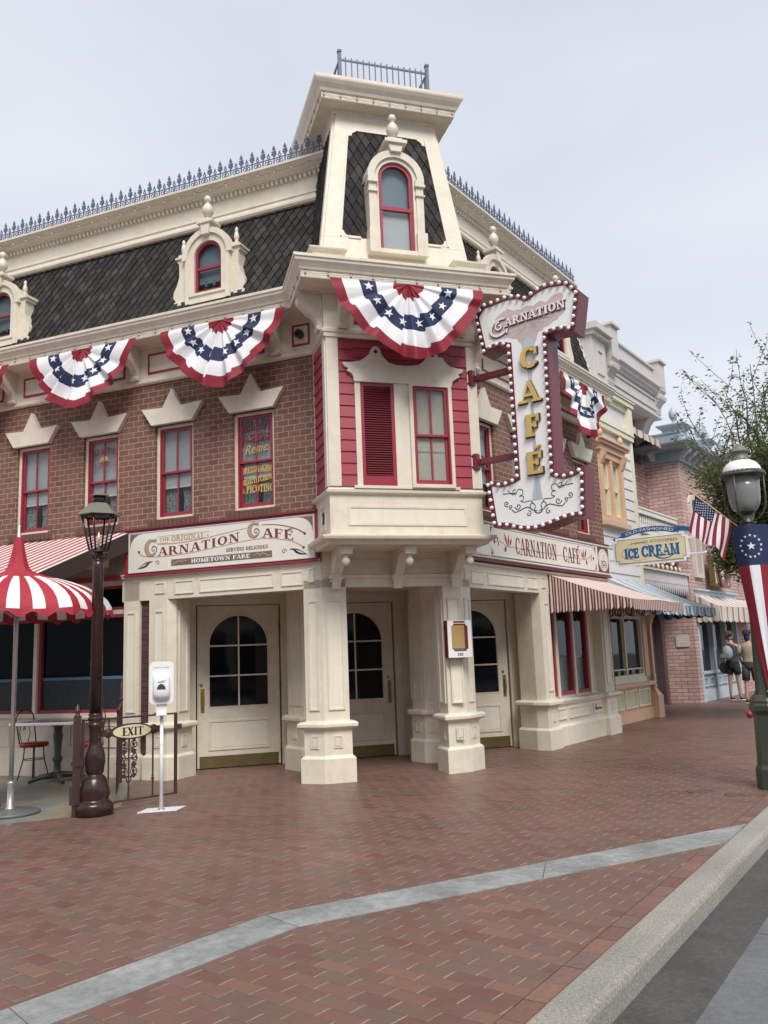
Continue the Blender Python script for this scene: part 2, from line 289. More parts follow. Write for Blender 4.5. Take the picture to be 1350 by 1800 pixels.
# ---------------- mesh builder ----------------
class MB:
    def __init__(s): s.v = []; s.f = []; s.mi = []; s.sm = []; s.mats = []
    def _m(s, m):
        m = M[m] if isinstance(m, str) else m
        if m not in s.mats: s.mats.append(m)
        return s.mats.index(m)
    def add(s, vs, fs, m, sm=False):
        b = len(s.v); s.v += [tuple(p) for p in vs]; k = s._m(m)
        for f in fs: s.f.append([i + b for i in f]); s.mi.append(k); s.sm.append(sm)
    def box(s, x0, x1, y0, y1, z0, z1, m, T=None):
        vs = [Vector((x, y, z)) for z in (z0, z1) for y in (y0, y1) for x in (x0, x1)]
        if T: vs = [T @ p for p in vs]
        s.add(vs, [(0, 2, 3, 1), (4, 5, 7, 6), (0, 1, 5, 4), (2, 6, 7, 3), (0, 4, 6, 2), (1, 3, 7, 5)], m)
    def quad(s, a, b, c, d, m): s.add([a, b, c, d], [(0, 1, 2, 3)], m)
    def prism(s, pts, y0, y1, m, mside=None, T=None, back=True):
        """polygon in x,z ; extruded from y0 (front) to y1"""
        n = len(pts); ar = sum(pts[i][0] * pts[(i + 1) % n][1] - pts[(i + 1) % n][0] * pts[i][1] for i in range(n))
        if ar < 0: pts = pts[::-1]
        A = [Vector((p[0], y0, p[1])) for p in pts]; B = [Vector((p[0], y1, p[1])) for p in pts]
        if T: A = [T @ p for p in A]; B = [T @ p for p in B]
        tri = [tuple(range(n))] if n <= 4 else [tuple(t) for t in tessellate_polygon([[Vector((p[0], p[1], 0)) for p in pts]])]
        s.add(A, tri, m)
        if back: s.add(B, [t[::-1] for t in tri], mside or m)
        s.add(A + B, [(i, i + n, (i + 1) % n + n, (i + 1) % n) for i in range(n)], mside or m)
    def prismx(s, pts, x0, x1, m):
        """polygon in y,z ; extruded along x"""
        n = len(pts); A = [(x0, p[0], p[1]) for p in pts]; B = [(x1, p[0], p[1]) for p in pts]
        s.add(A, [tuple(range(n))], m); s.add(B, [tuple(range(n))[::-1]], m)
        s.add(A + B, [(i, (i + 1) % n, (i + 1) % n + n, i + n) for i in range(n)], m)
    def prismz(s, pts, z0, z1, m):
        n = len(pts); A = [(p[0], p[1], z0) for p in pts]; B = [(p[0], p[1], z1) for p in pts]
        s.add(A, [tuple(range(n))[::-1]], m); s.add(B, [tuple(range(n))], m)
        s.add(A + B, [(i, (i + 1) % n, (i + 1) % n + n, i + n) for i in range(n)], m)
    def lathe(s, prof, cx, cy, m, n=20, z0=0, sm=True, T=None, sx=1, sy=1, phase=0):
        vs = []; fs = []
        for r, z in prof:
            for i in range(n):
                a = 2 * math.pi * (i + phase) / n; p = Vector((cx + sx * r * math.cos(a), cy + sy * r * math.sin(a), z0 + z)); vs.append(T @ p if T else p)
        for j in range(len(prof) - 1):
            for i in range(n): fs.append((j * n + i, j * n + (i + 1) % n, (j + 1) * n + (i + 1) % n, (j + 1) * n + i))
        fs.append(tuple(range(n))[::-1]); fs.append(tuple((len(prof) - 1) * n + i for i in range(n)))
        s.add(vs, fs, m, sm)
    def ball(s, c, r, m, n=12, sz=1):
        k = n // 2; s.lathe([(r * math.sin(math.pi * j / k) + 1e-4, -r * sz * math.cos(math.pi * j / k)) for j in range(k + 1)], c[0], c[1], m, n, c[2])
    def tube(s, pts, r, m, n=8, sm=True, closed=False):
        P = [Vector(p) for p in pts]; R = r if isinstance(r, (list, tuple)) else [r] * len(P); vs = []; N = len(P); prev = None
        for i, p in enumerate(P):
            if closed: t = P[(i + 1) % N] - P[i - 1]
            else: t = P[min(i + 1, N - 1)] - P[max(i - 1, 0)]
            t = t.normalized() if t.length > 1e-9 else Vector((0, 0, 1))
            if prev is None: a = t.orthogonal().normalized()
            else: a = (prev - t * prev.dot(t)); a = a.normalized() if a.length > 1e-6 else t.orthogonal().normalized()
            prev = a; b = t.cross(a)
            for k in range(n):
                q = 2 * math.pi * k / n; vs.append(p + (a * math.cos(q) + b * math.sin(q)) * R[i])
        fs = []
        for i in range(N if closed else N - 1):
            for k in range(n): fs.append((i * n + k, i * n + (k + 1) % n, ((i + 1) % N) * n + (k + 1) % n, ((i + 1) % N) * n + k))
        if not closed: fs.append(tuple(range(n))[::-1]); fs.append(tuple((N - 1) * n + k for k in range(n)))
        s.add(vs, fs, m, sm)
    def ribbon(s, pts, w, y, m, th=.004):
        """flat stroke in x,z plane at y; w number or list"""
        n = len(pts); W = w if isinstance(w, (list, tuple)) else [w] * n; Lf = []; Rt = []
        for i, p in enumerate(pts):
            a = pts[max(i - 1, 0)]; b = pts[min(i + 1, n - 1)]; dx, dz = b[0] - a[0], b[1] - a[1]; l = math.hypot(dx, dz) or 1
            nx, nz_ = -dz / l, dx / l; Lf.append((p[0] + nx * W[i] / 2, p[1] + nz_ * W[i] / 2)); Rt.append((p[0] - nx * W[i] / 2, p[1] - nz_ * W[i] / 2))
        vs = []; fs = []
        for yy in (y, y + th):
            vs += [(p[0], yy, p[1]) for p in Lf] + [(p[0], yy, p[1]) for p in Rt]
        for i in range(n - 1):
            fs.append((i, i + 1, n + i + 1, n + i)[::-1]); fs.append((i, i + 1, 2 * n + i + 1, 2 * n + i)); fs.append((n + i, n + i + 1, 3 * n + i + 1, 3 * n + i)[::-1])
        s.add(vs, fs, m)
    def ring(s, inner, outer, y0, y1, m):
        """frame between two closed outlines of equal count, x,z plane"""
        n = len(inner); vs = []
        for y in (y0, y1): vs += [(p[0], y, p[1]) for p in inner] + [(p[0], y, p[1]) for p in outer]
        fs = []
        for i in range(n):
            j = (i + 1) % n
            fs += [(i, j, n + j, n + i), (i, 2 * n + i, 2 * n + j, j), (n + i, n + j, 3 * n + j, 3 * n + i)]
        s.add(vs, fs, m)
    def rframe(s, x0, x1, z0, z1, w, y0, y1, m):
        """raised rectangular moulding"""
        s.ring([(x0 + w, z0 + w), (x1 - w, z0 + w), (x1 - w, z1 - w), (x0 + w, z1 - w)], [(x0, z0), (x1, z0), (x1, z1), (x0, z1)], y0, y1, m)
    def panel(s, x0, x1, z0, z1, y, m='cream', m2=None, w=.018, h=.014):
        s.rframe(x0, x1, z0, z1, w, y - h, y + .004, m)
        s.box(x0 + w, x1 - w, y - .004, y + .004, z0 + w, z1 - w, m2 or m)
    def stack(s, poly, prof, m, cap=True):
        """closed ccw plan polygon lofted through (z, outward offset)"""
        n = len(poly); vs = []
        for z, o in prof:
            for i in range(n): q = mitre(poly, i, o, True); vs.append((q[0], q[1], z))
        fs = []
        for j in range(len(prof) - 1):
            for i in range(n): fs.append((j * n + i, j * n + (i + 1) % n, (j + 1) * n + (i + 1) % n, (j + 1) * n + i))
        if cap: fs.append(tuple(range(n))[::-1]); fs.append(tuple((len(prof) - 1) * n + i for i in range(n)))
        s.add(vs, fs, m)
    def sweep(s, path, prof, m, closed_prof=True):
        """open plan path (viewer on the right-hand side), profile of (outward, z)"""
        n = len(path); k = len(prof); vs = []
        for i in range(n):
            for o, z in prof: q = mitre(path, i, o, False); vs.append((q[0], q[1], z))
        fs = []
        for i in range(n - 1):
            for j in range(k if closed_prof else k - 1): fs.append((i * k + j, (i + 1) * k + j, (i + 1) * k + (j + 1) % k, i * k + (j + 1) % k))
        fs.append(tuple(range(k))); fs.append(tuple((n - 1) * k + j for j in range(k))[::-1])
        s.add(vs, fs, m)
def mitre(P, i, o, closed):
    n = len(P); p = Vector(P[i][:2])
    def nrm(a, b): d = (Vector(b[:2]) - Vector(a[:2])).normalized(); return Vector((d.y, -d.x))
    if closed: n1 = nrm(P[i - 1], P[i]); n2 = nrm(P[i], P[(i + 1) % n])
    else:
        n1 = nrm(P[max(i - 1, 0)], P[max(i, 1)]); n2 = nrm(P[min(i, n - 2)], P[min(i + 1, n - 1)])
    h = (n1 + n2); h = h / max(h.dot(n1), .3) if h.length > 1e-6 else n1
    return p + h * o
WM = {}
def fin(mb, name, parent=None, F=FW, bev=0, label=None):
    me = bpy.data.meshes.new(name); me.from_pydata([tuple(p) for p in mb.v], [], mb.f)
    for m in mb.mats: me.materials.append(m)
    me.polygons.foreach_set('material_index', mb.mi); me.polygons.foreach_set('use_smooth', mb.sm); me.update()
    import bmesh
    bm = bmesh.new(); bm.from_mesh(me); bmesh.ops.recalc_face_normals(bm, faces=bm.faces); bm.to_mesh(me); bm.free()
    o = bpy.data.objects.new(name, me); COL.objects.link(o); WM[o] = F.copy()
    if parent: o.parent = parent; o.matrix_basis = WM[parent].inverted() @ F
    else: o.matrix_basis = F
    if bev:
        b = o.modifiers.new('bevel', 'BEVEL'); b.width = bev; b.segments = 2; b.limit_method = 'ANGLE'; b.angle_limit = rad(35)
    if label: o['label'] = label
    return o
def tag(o, label, cat, group=None, kind=None):
    o['label'] = label; o['category'] = cat
    if group: o['group'] = group
    if kind: o['kind'] = kind
    return o
def thing(name, label, cat, F=FW, group=None):
    o = bpy.data.objects.new(name, None); COL.objects.link(o); o.matrix_basis = F; WM[o] = F.copy(); o.empty_display_size = .2
    return tag(o, label, cat, group)
def dup(o, F, label=None, parent=None):
    c = o.copy(); COL.objects.link(c); Wo = WM[o]; WM[c] = F
    if parent: c.parent = parent; c.matrix_basis = WM[parent].inverted() @ F
    else: c.matrix_basis = F
    if label: c['label'] = label
    for ch in [x for x in WM if x.parent == o]: dup(ch, F @ Wo.inverted() @ WM[ch], None, c)
    return c
def struct(o): o['kind'] = 'structure'; return o
def arc(cx, cz, rx, rz, a0, a1, n=12): return [(cx + rx * math.cos(rad(a0 + (a1 - a0) * i / n)), cz + rz * math.sin(rad(a0 + (a1 - a0) * i / n))) for i in range(n + 1)]
def arch_out(x0, x1, z0, zs, n=14):
    """closed outline: bottom-left, bottom-right, up, arch"""
    c = (x0 + x1) / 2; r = (x1 - x0) / 2
    return [(x0, z0), (x1, z0)] + arc(c, zs, r, r, 0, 180, n)
def spiral(cx, cz, r0, r1, a0, a1, n=24): return [(cx + (r0 + (r1 - r0) * i / n) * math.cos(rad(a0 + (a1 - a0) * i / n)), cz + (r0 + (r1 - r0) * i / n) * math.sin(rad(a0 + (a1 - a0) * i / n))) for i in range(n + 1)]
def star(cx, cz, r, rot=90, k=.4): return [(cx + (r if i % 2 == 0 else r * k) * math.cos(rad(rot + 36 * i)), cz + (r if i % 2 == 0 else r * k) * math.sin(rad(rot + 36 * i))) for i in range(10)]
# ---------------- lettering: a small serif face of strokes ----------------
T_, t_ = .17, .055
def ln(x0, y0, x1, y1, w): return ('l', x0, y0, x1, y1, w)
def hb(x0, x1, y, t=t_): return ('h', x0, x1, y, t)
def ar(cx, cy, rx, ry, a0, a1, T=T_, t=t_): return ('a', cx, cy, rx, ry, a0, a1, T, t)
def sf(x, y): return ('h', x - .15, x + .15, y + (.022 if y < .5 else -.022), .045)
G = {
 'A': (.78, [ln(.12, 0, .37, 1, t_), ln(.66, 0, .41, 1, T_), hb(.2, .56, .33), sf(.12, 0), sf(.66, 0)]),
 'B': (.68, [ln(.17, 0, .17, 1, T_), hb(.05, .38, .978), hb(.05, .4, .022), hb(.17, .4, .53), ar(.36, .76, .22, .24, -90, 90), ar(.38, .27, .25, .27, -90, 90)]),
 'C': (.74, [ar(.42, .5, .36, .5, 48, 312), ln(.69, .66, .69, .93, t_), ('d', .655, .2, .05)]),
 'D': (.76, [ln(.17, 0, .17, 1, T_), hb(.05, .4, .978), hb(.05, .4, .022), ar(.36, .5, .34, .5, -90, 90)]),
 'E': (.66, [ln(.17, 0, .17, 1, T_), hb(.05, .58, .975), hb(.05, .6, .025), hb(.17, .45, .52), ln(.57, .76, .57, 1, t_), ln(.6, 0, .6, .26, t_), ln(.45, .42, .45, .62, t_)]),
 'F': (.60, [ln(.17, 0, .17, 1, T_), hb(.05, .56, .975), hb(.17, .44, .52), ln(.55, .74, .55, 1, t_), ln(.43, .42, .43, .62, t_), sf(.17, 0)]),
 'G': (.78, [ar(.42, .5, .36, .5, 48, 330), ln(.69, .68, .69, .93, t_), ln(.66, .06, .66, .42, T_ * .9), hb(.52, .76, .42)]),
 'H': (.80, [ln(.17, 0, .17, 1, T_), ln(.63, 0, .63, 1, T_), hb(.17, .63, .52), sf(.17, 0), sf(.63, 0), sf(.17, 1), sf(.63, 1)]),
 'I': (.38, [ln(.19, 0, .19, 1, T_), sf(.19, 0), sf(.19, 1)]),
 'K': (.76, [ln(.17, 0, .17, 1, T_), ln(.2, .42, .62, 1, t_), ln(.64, 0, .33, .58, T_), sf(.17, 0), sf(.17, 1), sf(.62, 0), sf(.6, 1)]),
 'L': (.62, [ln(.17, 0, .17, 1, T_), hb(.05, .58, .025), ln(.57, 0, .57, .27, t_), sf(.17, 1)]),
 'M': (.94, [ln(.15, 0, .15, 1, t_), ln(.45, .05, .2, 1, T_), ln(.45, .05, .74, 1, t_), ln(.77, 0, .77, 1, T_), sf(.15, 0), sf(.77, 0), sf(.15, 1), sf(.77, 1)]),
 'N': (.82, [ln(.15, 0, .15, 1, t_), ln(.65, 0, .2, 1, T_), ln(.67, 0, .67, 1, t_), sf(.15, 0), sf(.15, 1), sf(.66, 1)]),
 'O': (.80, [ar(.4, .5, .35, .5, 0, 360)]),
 'P': (.66, [ln(.17, 0, .17, 1, T_), hb(.05, .38, .978), hb(.17, .38, .45), ar(.36, .715, .24, .285, -90, 90), sf(.17, 0)]),
 'R': (.76, [ln(.17, 0, .17, 1, T_), hb(.05, .38, .978), hb(.17, .38, .47), ar(.36, .725, .23, .275, -90, 90), ln(.66, 0, .4, .5, T_), sf(.17, 0), hb(.58, .78, .022, .045)]),
 'S': (.60, [ar(.31, .74, .21, .26, 40, 230, T_ * .7), ar(.29, .265, .22, .265, -140, 60, T_ * .8), ln(.22, .62, .42, .44, T_ * .8), ln(.5, .72, .5, .95, t_), ln(.09, .06, .09, .28, t_)]),
 'T': (.70, [ln(.35, 0, .35, 1, T_), hb(.04, .66, .975), ln(.06, .74, .06, 1, t_), ln(.64, .74, .64, 1, t_), sf(.35, 0)]),
 'U': (.80, [ln(.17, .3, .17, 1, T_), ln(.66, .3, .66, 1, t_), ar(.375, .33, .29, .33, 180, 360), sf(.17, 1), sf(.66, 1)]),
 'V': (.76, [ln(.39, 0, .12, 1, T_), ln(.39, 0, .64, 1, t_), sf(.12, 1), sf(.64, 1)]),
 'W': (1.04, [ln(.32, 0, .1, 1, T_), ln(.32, 0, .52, 1, t_), ln(.74, 0, .52, 1, T_), ln(.74, 0, .94, 1, t_), sf(.12, 1), sf(.94, 1), sf(.52, 1)]),
 'Y': (.74, [ln(.37, .45, .12, 1, T_), ln(.37, .45, .62, 1, t_), ln(.37, 0, .37, .46, T_), sf(.37, 0), sf(.12, 1), sf(.62, 1)]),
 "'": (.2, [ln(.1, .75, .1, 1, .07)]), '.': (.22, [('d', .1, .07, .07)]),
 '0': (.6, [ar(.3, .5, .24, .5, 0, 360, .13)]), '1': (.42, [ln(.21, 0, .21, 1, .15), sf(.21, 0), ln(.08, .8, .2, .97, .07)]),
 '2': (.6, [ar(.29, .74, .22, .26, -20, 170, .13), ln(.12, .06, .46, .66, .1), hb(.06, .55, .06, .12)]), '3': (.6, [ar(.28, .74, .21, .26, -80, 150, .13), ar(.28, .27, .24, .27, -150, 90, .13)]),
 ' ': (.38, []),
}
G['\u00c9'] = (G['E'][0], G['E'][1] + [('acc', .25, 1.06, .52, 1.24)])
def glyph_polys(ch):
    """list of convex quads/strips in unit space"""
    adv, els = G[ch]; out_ = []
    for e in els:
        if e[0] == 'l':
            _, x0, y0, x1, y1, w = e; out_.append([(x0 - w / 2, y0), (x0 + w / 2, y0), (x1 + w / 2, y1), (x1 - w / 2, y1)])
        elif e[0] == 'h': _, x0, x1, y, t = e; out_.append([(x0, y - t / 2), (x1, y - t / 2), (x1, y + t / 2), (x0, y + t / 2)])
        elif e[0] == 'acc': out_.append([(e[1], e[2]), (e[1] + .1, e[2]), (e[3] + .12, e[4]), (e[3] - .06, e[4])])
        elif e[0] == 'd': out_.append([(e[1] + e[3] * math.cos(rad(a)), e[2] + e[3] * math.sin(rad(a))) for a in range(0, 360, 45)])
        elif e[0] == 'a':
            _, cx, cy, rx, ry, a0, a1, T, t = e; n = max(4, int(abs(a1 - a0) / 14)); prev = None
            for i in range(n + 1):
                a = rad(a0 + (a1 - a0) * i / n); c, s_ = math.cos(a), math.sin(a)
                o_ = (cx + rx * c, cy + ry * s_); i_ = (cx + (rx - T) * c, cy + (ry - t) * s_)
                if prev: out_.append([prev[1], prev[0], o_, i_])
                prev = (o_, i_)
    return adv, out_
def text_w(st, sp=.05): return sum(G[c][0] + sp for c in st) - sp
def text(mb, st, x0, x1, z, h, y, m, th=.006, warp=None, sp=.05, bold=0, skew=0):
    """serif lettering filling x0..x1, cap height h, base line z, front at y"""
    k = (x1 - x0) / text_w(st, sp); u = 0; q = 0
    for c in st:
        adv, pol = glyph_polys(c)
        for P in pol:
            pts = []
            cx = sum(p[0] for p in P) / len(P); cz = sum(p[1] for p in P) / len(P)
            for (a, b) in P:
                if bold: a += bold / k * (1 if a > cx else -1); b += bold / h * (1 if b > cz else -1)
                X = x0 + (u + a) * k + skew * b * h; Z = z + b * h
                if warp: X, Z = warp(X, Z)
                pts.append((X, Z))
            q += 1
            mb.prism(pts, y - (q % 7) * .00025, y + th, m, back=False)
        u += adv + sp
_fc = {}
def sans(mb, st, x0, x1, z, h, y, m, th=.004, warp=None, shear=0):
    """plain lettering from the built-in font; fills x0..x1 at cap height h"""
    if st not in _fc:
        cu = bpy.data.curves.new('t', 'FONT'); cu.body = st; cu.resolution_u = 2; o = bpy.data.objects.new('t', cu); COL.objects.link(o)
        bpy.context.view_layer.update(); dg = bpy.context.evaluated_depsgraph_get(); me = o.evaluated_get(dg).to_mesh()
        vs = [(v.co.x, v.co.y) for v in me.vertices]; fs = [tuple(p.vertices) for p in me.polygons]
        o.evaluated_get(dg).to_mesh_clear(); bpy.data.objects.remove(o); bpy.data.curves.remove(cu); _fc[st] = (vs, fs)
    vs, fs = _fc[st]; a0 = min(v[0] for v in vs); a1 = max(v[0] for v in vs); b1 = max(v[1] for v in vs)
    P = []
    for (a, b) in vs:
        X = x0 + (a - a0) / (a1 - a0) * (x1 - x0) + shear * b; Z = z + b / b1 * h
        if warp: X, Z = warp(X, Z)
        P.append((X, y, Z))
    mb.add(P, fs, m)
def slates(mb, O, U, V, N, poly, w=.15, h=.24, lift=.018):
    """overlapping diamond slates on the plane O+uU+vV, clipped to convex poly (u,v)"""
    O, U, V, N = Vector(O), Vector(U).normalized(), Vector(V).normalized(), Vector(N).normalized()
    n = len(poly); ar_ = sum(poly[i][0] * poly[(i + 1) % n][1] - poly[(i + 1) % n][0] * poly[i][1] for i in range(n))
    if ar_ < 0: poly = poly[::-1]
    mb.add([O + U * p[0] + V * p[1] for p in poly], [tuple(range(n))], 'black')
    u0 = min(p[0] for p in poly); u1 = max(p[0] for p in poly); v0 = min(p[1] for p in poly); v1 = max(p[1] for p in poly)
    j = 0; v = v0
    while v < v1 + h:
        u = u0 - w + (w / 2 if j % 2 else 0)
        while u < u1 + w:
            D = [(u, v - h / 2), (u + w / 2 * .97, v), (u, v + h / 2), (u - w / 2 * .97, v)]
            jit = random.uniform(-.002, .003)
            for i in range(n):
                a, b = poly[i], poly[(i + 1) % n]; Q = []
                for q in range(len(D)):
                    p, r = D[q], D[(q + 1) % len(D)]
                    sp_ = (b[0] - a[0]) * (p[1] - a[1]) - (b[1] - a[1]) * (p[0] - a[0]); sr = (b[0] - a[0]) * (r[1] - a[1]) - (b[1] - a[1]) * (r[0] - a[0])
                    if sp_ >= 0: Q.append(p)
                    if sp_ * sr < 0: t = sp_ / (sp_ - sr); Q.append((p[0] + (r[0] - p[0]) * t, p[1] + (r[1] - p[1]) * t))
                D = Q
                if len(D) < 3: break
            if len(D) >= 3:
                top = []; bot = []
                for p in D:
                    l = .004 + lift * (.5 - (p[1] - v) / h) + jit; top.append(O + U * p[0] + V * p[1] + N * l); bot.append(O + U * p[0] + V * p[1] + N * (l - .009))
                k = len(D); mb.add(top + bot, [tuple(range(k))] + [(i, i + k, (i + 1) % k + k, (i + 1) % k) for i in range(k)], 'slate')
            u += w
        v += h / 2; j += 1
# ================= THE SETTING =================
K0 = Vector((3.14, 7.60)); KD = Vector((.84 - 3.17, 4.09 - 7.62)).normalized()   # kerb outer top edge, running towards the camera
KN = Vector((-KD.y, KD.x))                                                          # towards the street
if KN.x < 0: KN = -KN
def kp(t, off): p = K0 + KD * t + KN * off; return (p.x, p.y)
mb = MB(); mb.box(-150, 150, -150, 150, -.5, -.17, 'ground'); struct(fin(mb, 'ground'))
mb = MB(); mb.prismz([kp(-90, -.02), kp(25, -.02), kp(25, 14), kp(-90, 14)], -.130, -.117, 'asphalt'); struct(fin(mb, 'road'))
mb = MB()
for i in range(18):
    t = 12 - i * 3.1; mb.prismz([kp(t - 3.088, .415), kp(t, .415), kp(t, 3.5), kp(t - 3.088, 3.5)], -.13, -.112, 'slab')
    mb.prismz([kp(t - 3.088, 3.62), kp(t, 3.62), kp(t, 6.6), kp(t - 3.088, 6.6)], -.13, -.112, 'slab')
struct(fin(mb, 'road_slabs', bev=.006))
mb = MB()
for i in range(30):                                                                # kerb in cast lengths with a rounded face
    t = 5.6 - i * 1.9; pr = [(-.10, -.166), (-.10, -.002), (.055, 0), (.080, -.010), (.092, -.035), (.105, -.166)]
    A = [(*kp(t, o), z) for o, z in pr]; B = [(*kp(t - 1.893, o), z) for o, z in pr]; n = len(pr)
    mb.add(A + B, [(j, (j + 1) % n, (j + 1) % n + n, j + n) for j in range(n)] + [tuple(range(n)), tuple(range(n, 2 * n))[::-1]], 'kerb')
struct(fin(mb, 'kerb', bev=.008))
mb = MB(); mb.prismz([kp(25, -.214), (-40, kp(25, -.214)[1]), (-40, 60), (kp(-60, -.3)[0] - 20, 90), kp(-90, -.214)], -.166, 0, 'paver'); struct(fin(mb, 'pavement'))
mb = MB(); mb.prismz([kp(25, -.214), kp(-90, -.214), kp(-90, -.102), kp(25, -.102)], -.166, -.008, 'mortar')
for i in range(300):
    t = 6 - i * .226; mb.prismz([kp(t - .220, -.211), kp(t, -.211), kp(t, -.106), kp(t - .220, -.106)], -.1, -.001 + random.uniform(-.002, .001), 'paver2')
struct(fin(mb, 'kerb_brick_course', bev=.003))
SA = [(-1.80, 4.14), (-1.45, 4.62), (-.79, 5.43), (-.58, 5.54)]; SB = [(-1.60, 4.06), (-1.28, 4.50), (-.69, 5.10), (-.50, 5.19)]
def kerbx(P, Q, off=-.103):
    P, Q = Vector(P), Vector(Q); d = Q - P; o = K0 + KN * off; t = (o - P).dot(KN) / d.dot(KN); r = P + d * t; return (r.x, r.y)
KE0 = kerbx((-.073, 5.77), (2.97, 7.48)); KE1 = kerbx((-.07, 5.41), (2.62, 6.87))
def flat(name, segs, z, m, th=.012):
    mb = MB()
    for P in segs: mb.prismz(P, z - th, z, m)
    return fin(mb, name)
# drainage strip: a run from the lower left, then one to the kerb; each run in its own frame so the ribs follow it
def run(name, A, B, z):
    a = (Vector(A[0]) + Vector(A[1])) / 2; b = (Vector(B[0]) + Vector(B[1])) / 2; d = b - a; F = frame((a.x, a.y, 0), math.degrees(math.atan2(d.y, d.x))); Fi_ = F.inverted(); mb = MB()
    n = max(1, round(d.length / 1.55))
    for i in range(n):
        q = [Vector(A[0]).lerp(Vector(B[0]), (i + .002) / n), Vector(A[1]).lerp(Vector(B[1]), (i + .002) / n), Vector(A[1]).lerp(Vector(B[1]), (i + .998) / n), Vector(A[0]).lerp(Vector(B[0]), (i + .998) / n)]
        mb.prismz([tuple((Fi_ @ Vector((*p, 0)))[:2]) for p in q], -.02, z, 'strip')
    return struct(fin(mb, name, F=F))
run('drain_strip', ((-3.70, 1.62), (-3.50, 1.36)), ((-.80, 5.39), (-.575, 5.145)), .004)
run('drain_strip', ((-.80, 5.39), (-.575, 5.145)), (KE0, KE1), .0045)
# patio stone beyond the brick edge at the left
mb = MB(); mb.prismz([(-2.95, 9.55), (-3.25, 9.05), (-3.9, 8.75), (-9, 7.2), (-9, 14), wp(FL, -3.3, .2)[:2], wp(FL, -2.9, .1)[:2]], -.01, .004, 'patio'); struct(fin(mb, 'patio_floor'))

# ================= THE CAFE BUILDING =================
cafe = thing('cafe_building', 'brown brick and cream corner cafe with slate mansard roof and tower over three doors', 'building', frame(VA, 16.86))
BW = .63; WX = [-.945 - 1.257 * i for i in range(5)]; RX = [.86, 2.02, 3.18, 4.34]
def wallgrid(x0, x1, z0, z1, holes, m, depth=.13, y=0):
    mb = MB(); xs = sorted({x0, x1, *[h[0] for h in holes], *[h[1] for h in holes]}); zs = sorted({z0, z1, *[h[2] for h in holes], *[h[3] for h in holes]})
    for i in range(len(xs) - 1):
        for j in range(len(zs) - 1):
            cx, cz = (xs[i] + xs[i + 1]) / 2, (zs[j] + zs[j + 1]) / 2
            if any(h[0] < cx < h[1] and h[2] < cz < h[3] for h in holes): continue
            mb.quad((xs[i], y, zs[j]), (xs[i + 1], y, zs[j]), (xs[i + 1], y, zs[j + 1]), (xs[i], y, zs[j + 1]), m)
    for a, b, c, d in holes:
        mb.quad((a, y, c), (a, y + depth, c), (a, y + depth, d), (a, y, d), m); mb.quad((b, y, c), (b, y + depth, c), (b, y + depth, d), (b, y, d), m)
        mb.quad((a, y, c), (b, y, c), (b, y + depth, c), (a, y + depth, c), m); mb.quad((a, y, d), (b, y, d), (b, y + depth, d), (a, y + depth, d), m)
    return mb
def sash_window(parent, F, cx, w, z0, z1, y, letters=None, bare=False, frame_m='red', curtain=True):
    """cream casing > two red sashes, glass, blind, lace"""
    x0, x1 = cx - w / 2, cx + w / 2; zm = (z0 + z1) / 2
    mb = MB(); mb.rframe(x0, x1, z0, z1, .045, y + .045, y + .13, 'cream'); cas = fin(mb, 'window', parent, F, .003)
    a, b = x0 + .045, x1 - .045; c, d = z0 + .02, z1 - .03; mb = MB()
    mb.rframe(a, b, c, d, .022, y + .05, y + .12, frame_m)
    mb.rframe(a + .022, b - .022, zm - .018, d - .022, .03, y + .066, y + .09, frame_m); mb.box(cx - .011, cx + .011, y + .069, y + .088, zm, d - .03, frame_m)
    fin(mb, 'upper_sash', cas, F, .002); mb = MB()
    mb.rframe(a + .022, b - .022, c + .022, zm + .016, .03, y + .092, y + .115, frame_m); mb.box(a + .025, b - .025, y + .094, y + .116, c + .024, c + .085, frame_m)
    mb.box(cx - .011, cx + .011, y + .095, y + .113, c + .03, zm, frame_m); fin(mb, 'lower_sash', cas, F, .002)
    mb = MB(); mb.box(a + .03, b - .03, y + .078, y + .081, zm, d - .03, 'glass'); mb.box(a + .03, b - .03, y + .104, y + .107, c + .04, zm - .003, 'glass'); fin(mb, 'glass', cas, F)
    if curtain:
        mb = MB(); zb = c + (zm - c) * .68; mb.box(a - .02, b + .02, y + .122, y + .126, zb, d + .05, 'shade'); mb.box(a - .02, b + .02, y + .120, y + .129, zb - .012, zb + .012, 'white')
        fin(mb, 'blind', cas, F)
        for s in (-1, 1):
            mb = MB(); n = 26; vs = []
            for i in range(n + 1):
                t = i / n; X = cx + s * (.012 + (w / 2 - .02) * t); yy = y + .17 + .012 * math.sin(t * 34)
                for kz in range(5):
                    zz = c - .02 + (zb + .06 - c) * kz / 4; pull = .04 * math.sin(kz / 4 * math.pi) * (1 - t) * s; vs.append((X + pull, yy, zz))
            mb.add(vs, [(i * 5 + k, (i + 1) * 5 + k, (i + 1) * 5 + k + 1, i * 5 + k + 1) for i in range(n) for k in range(4)], 'lace', True); fin(mb, 'curtain', cas, F)
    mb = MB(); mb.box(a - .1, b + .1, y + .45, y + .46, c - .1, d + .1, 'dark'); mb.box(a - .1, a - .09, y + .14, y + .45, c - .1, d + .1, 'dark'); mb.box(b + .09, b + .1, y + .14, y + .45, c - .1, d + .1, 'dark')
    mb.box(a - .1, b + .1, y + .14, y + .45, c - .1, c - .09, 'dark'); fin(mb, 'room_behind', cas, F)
    if letters: mb = MB(); letters(mb, cx, z0, z1, zm, y); fin(mb, 'painted_lettering', cas, F)
    return cas
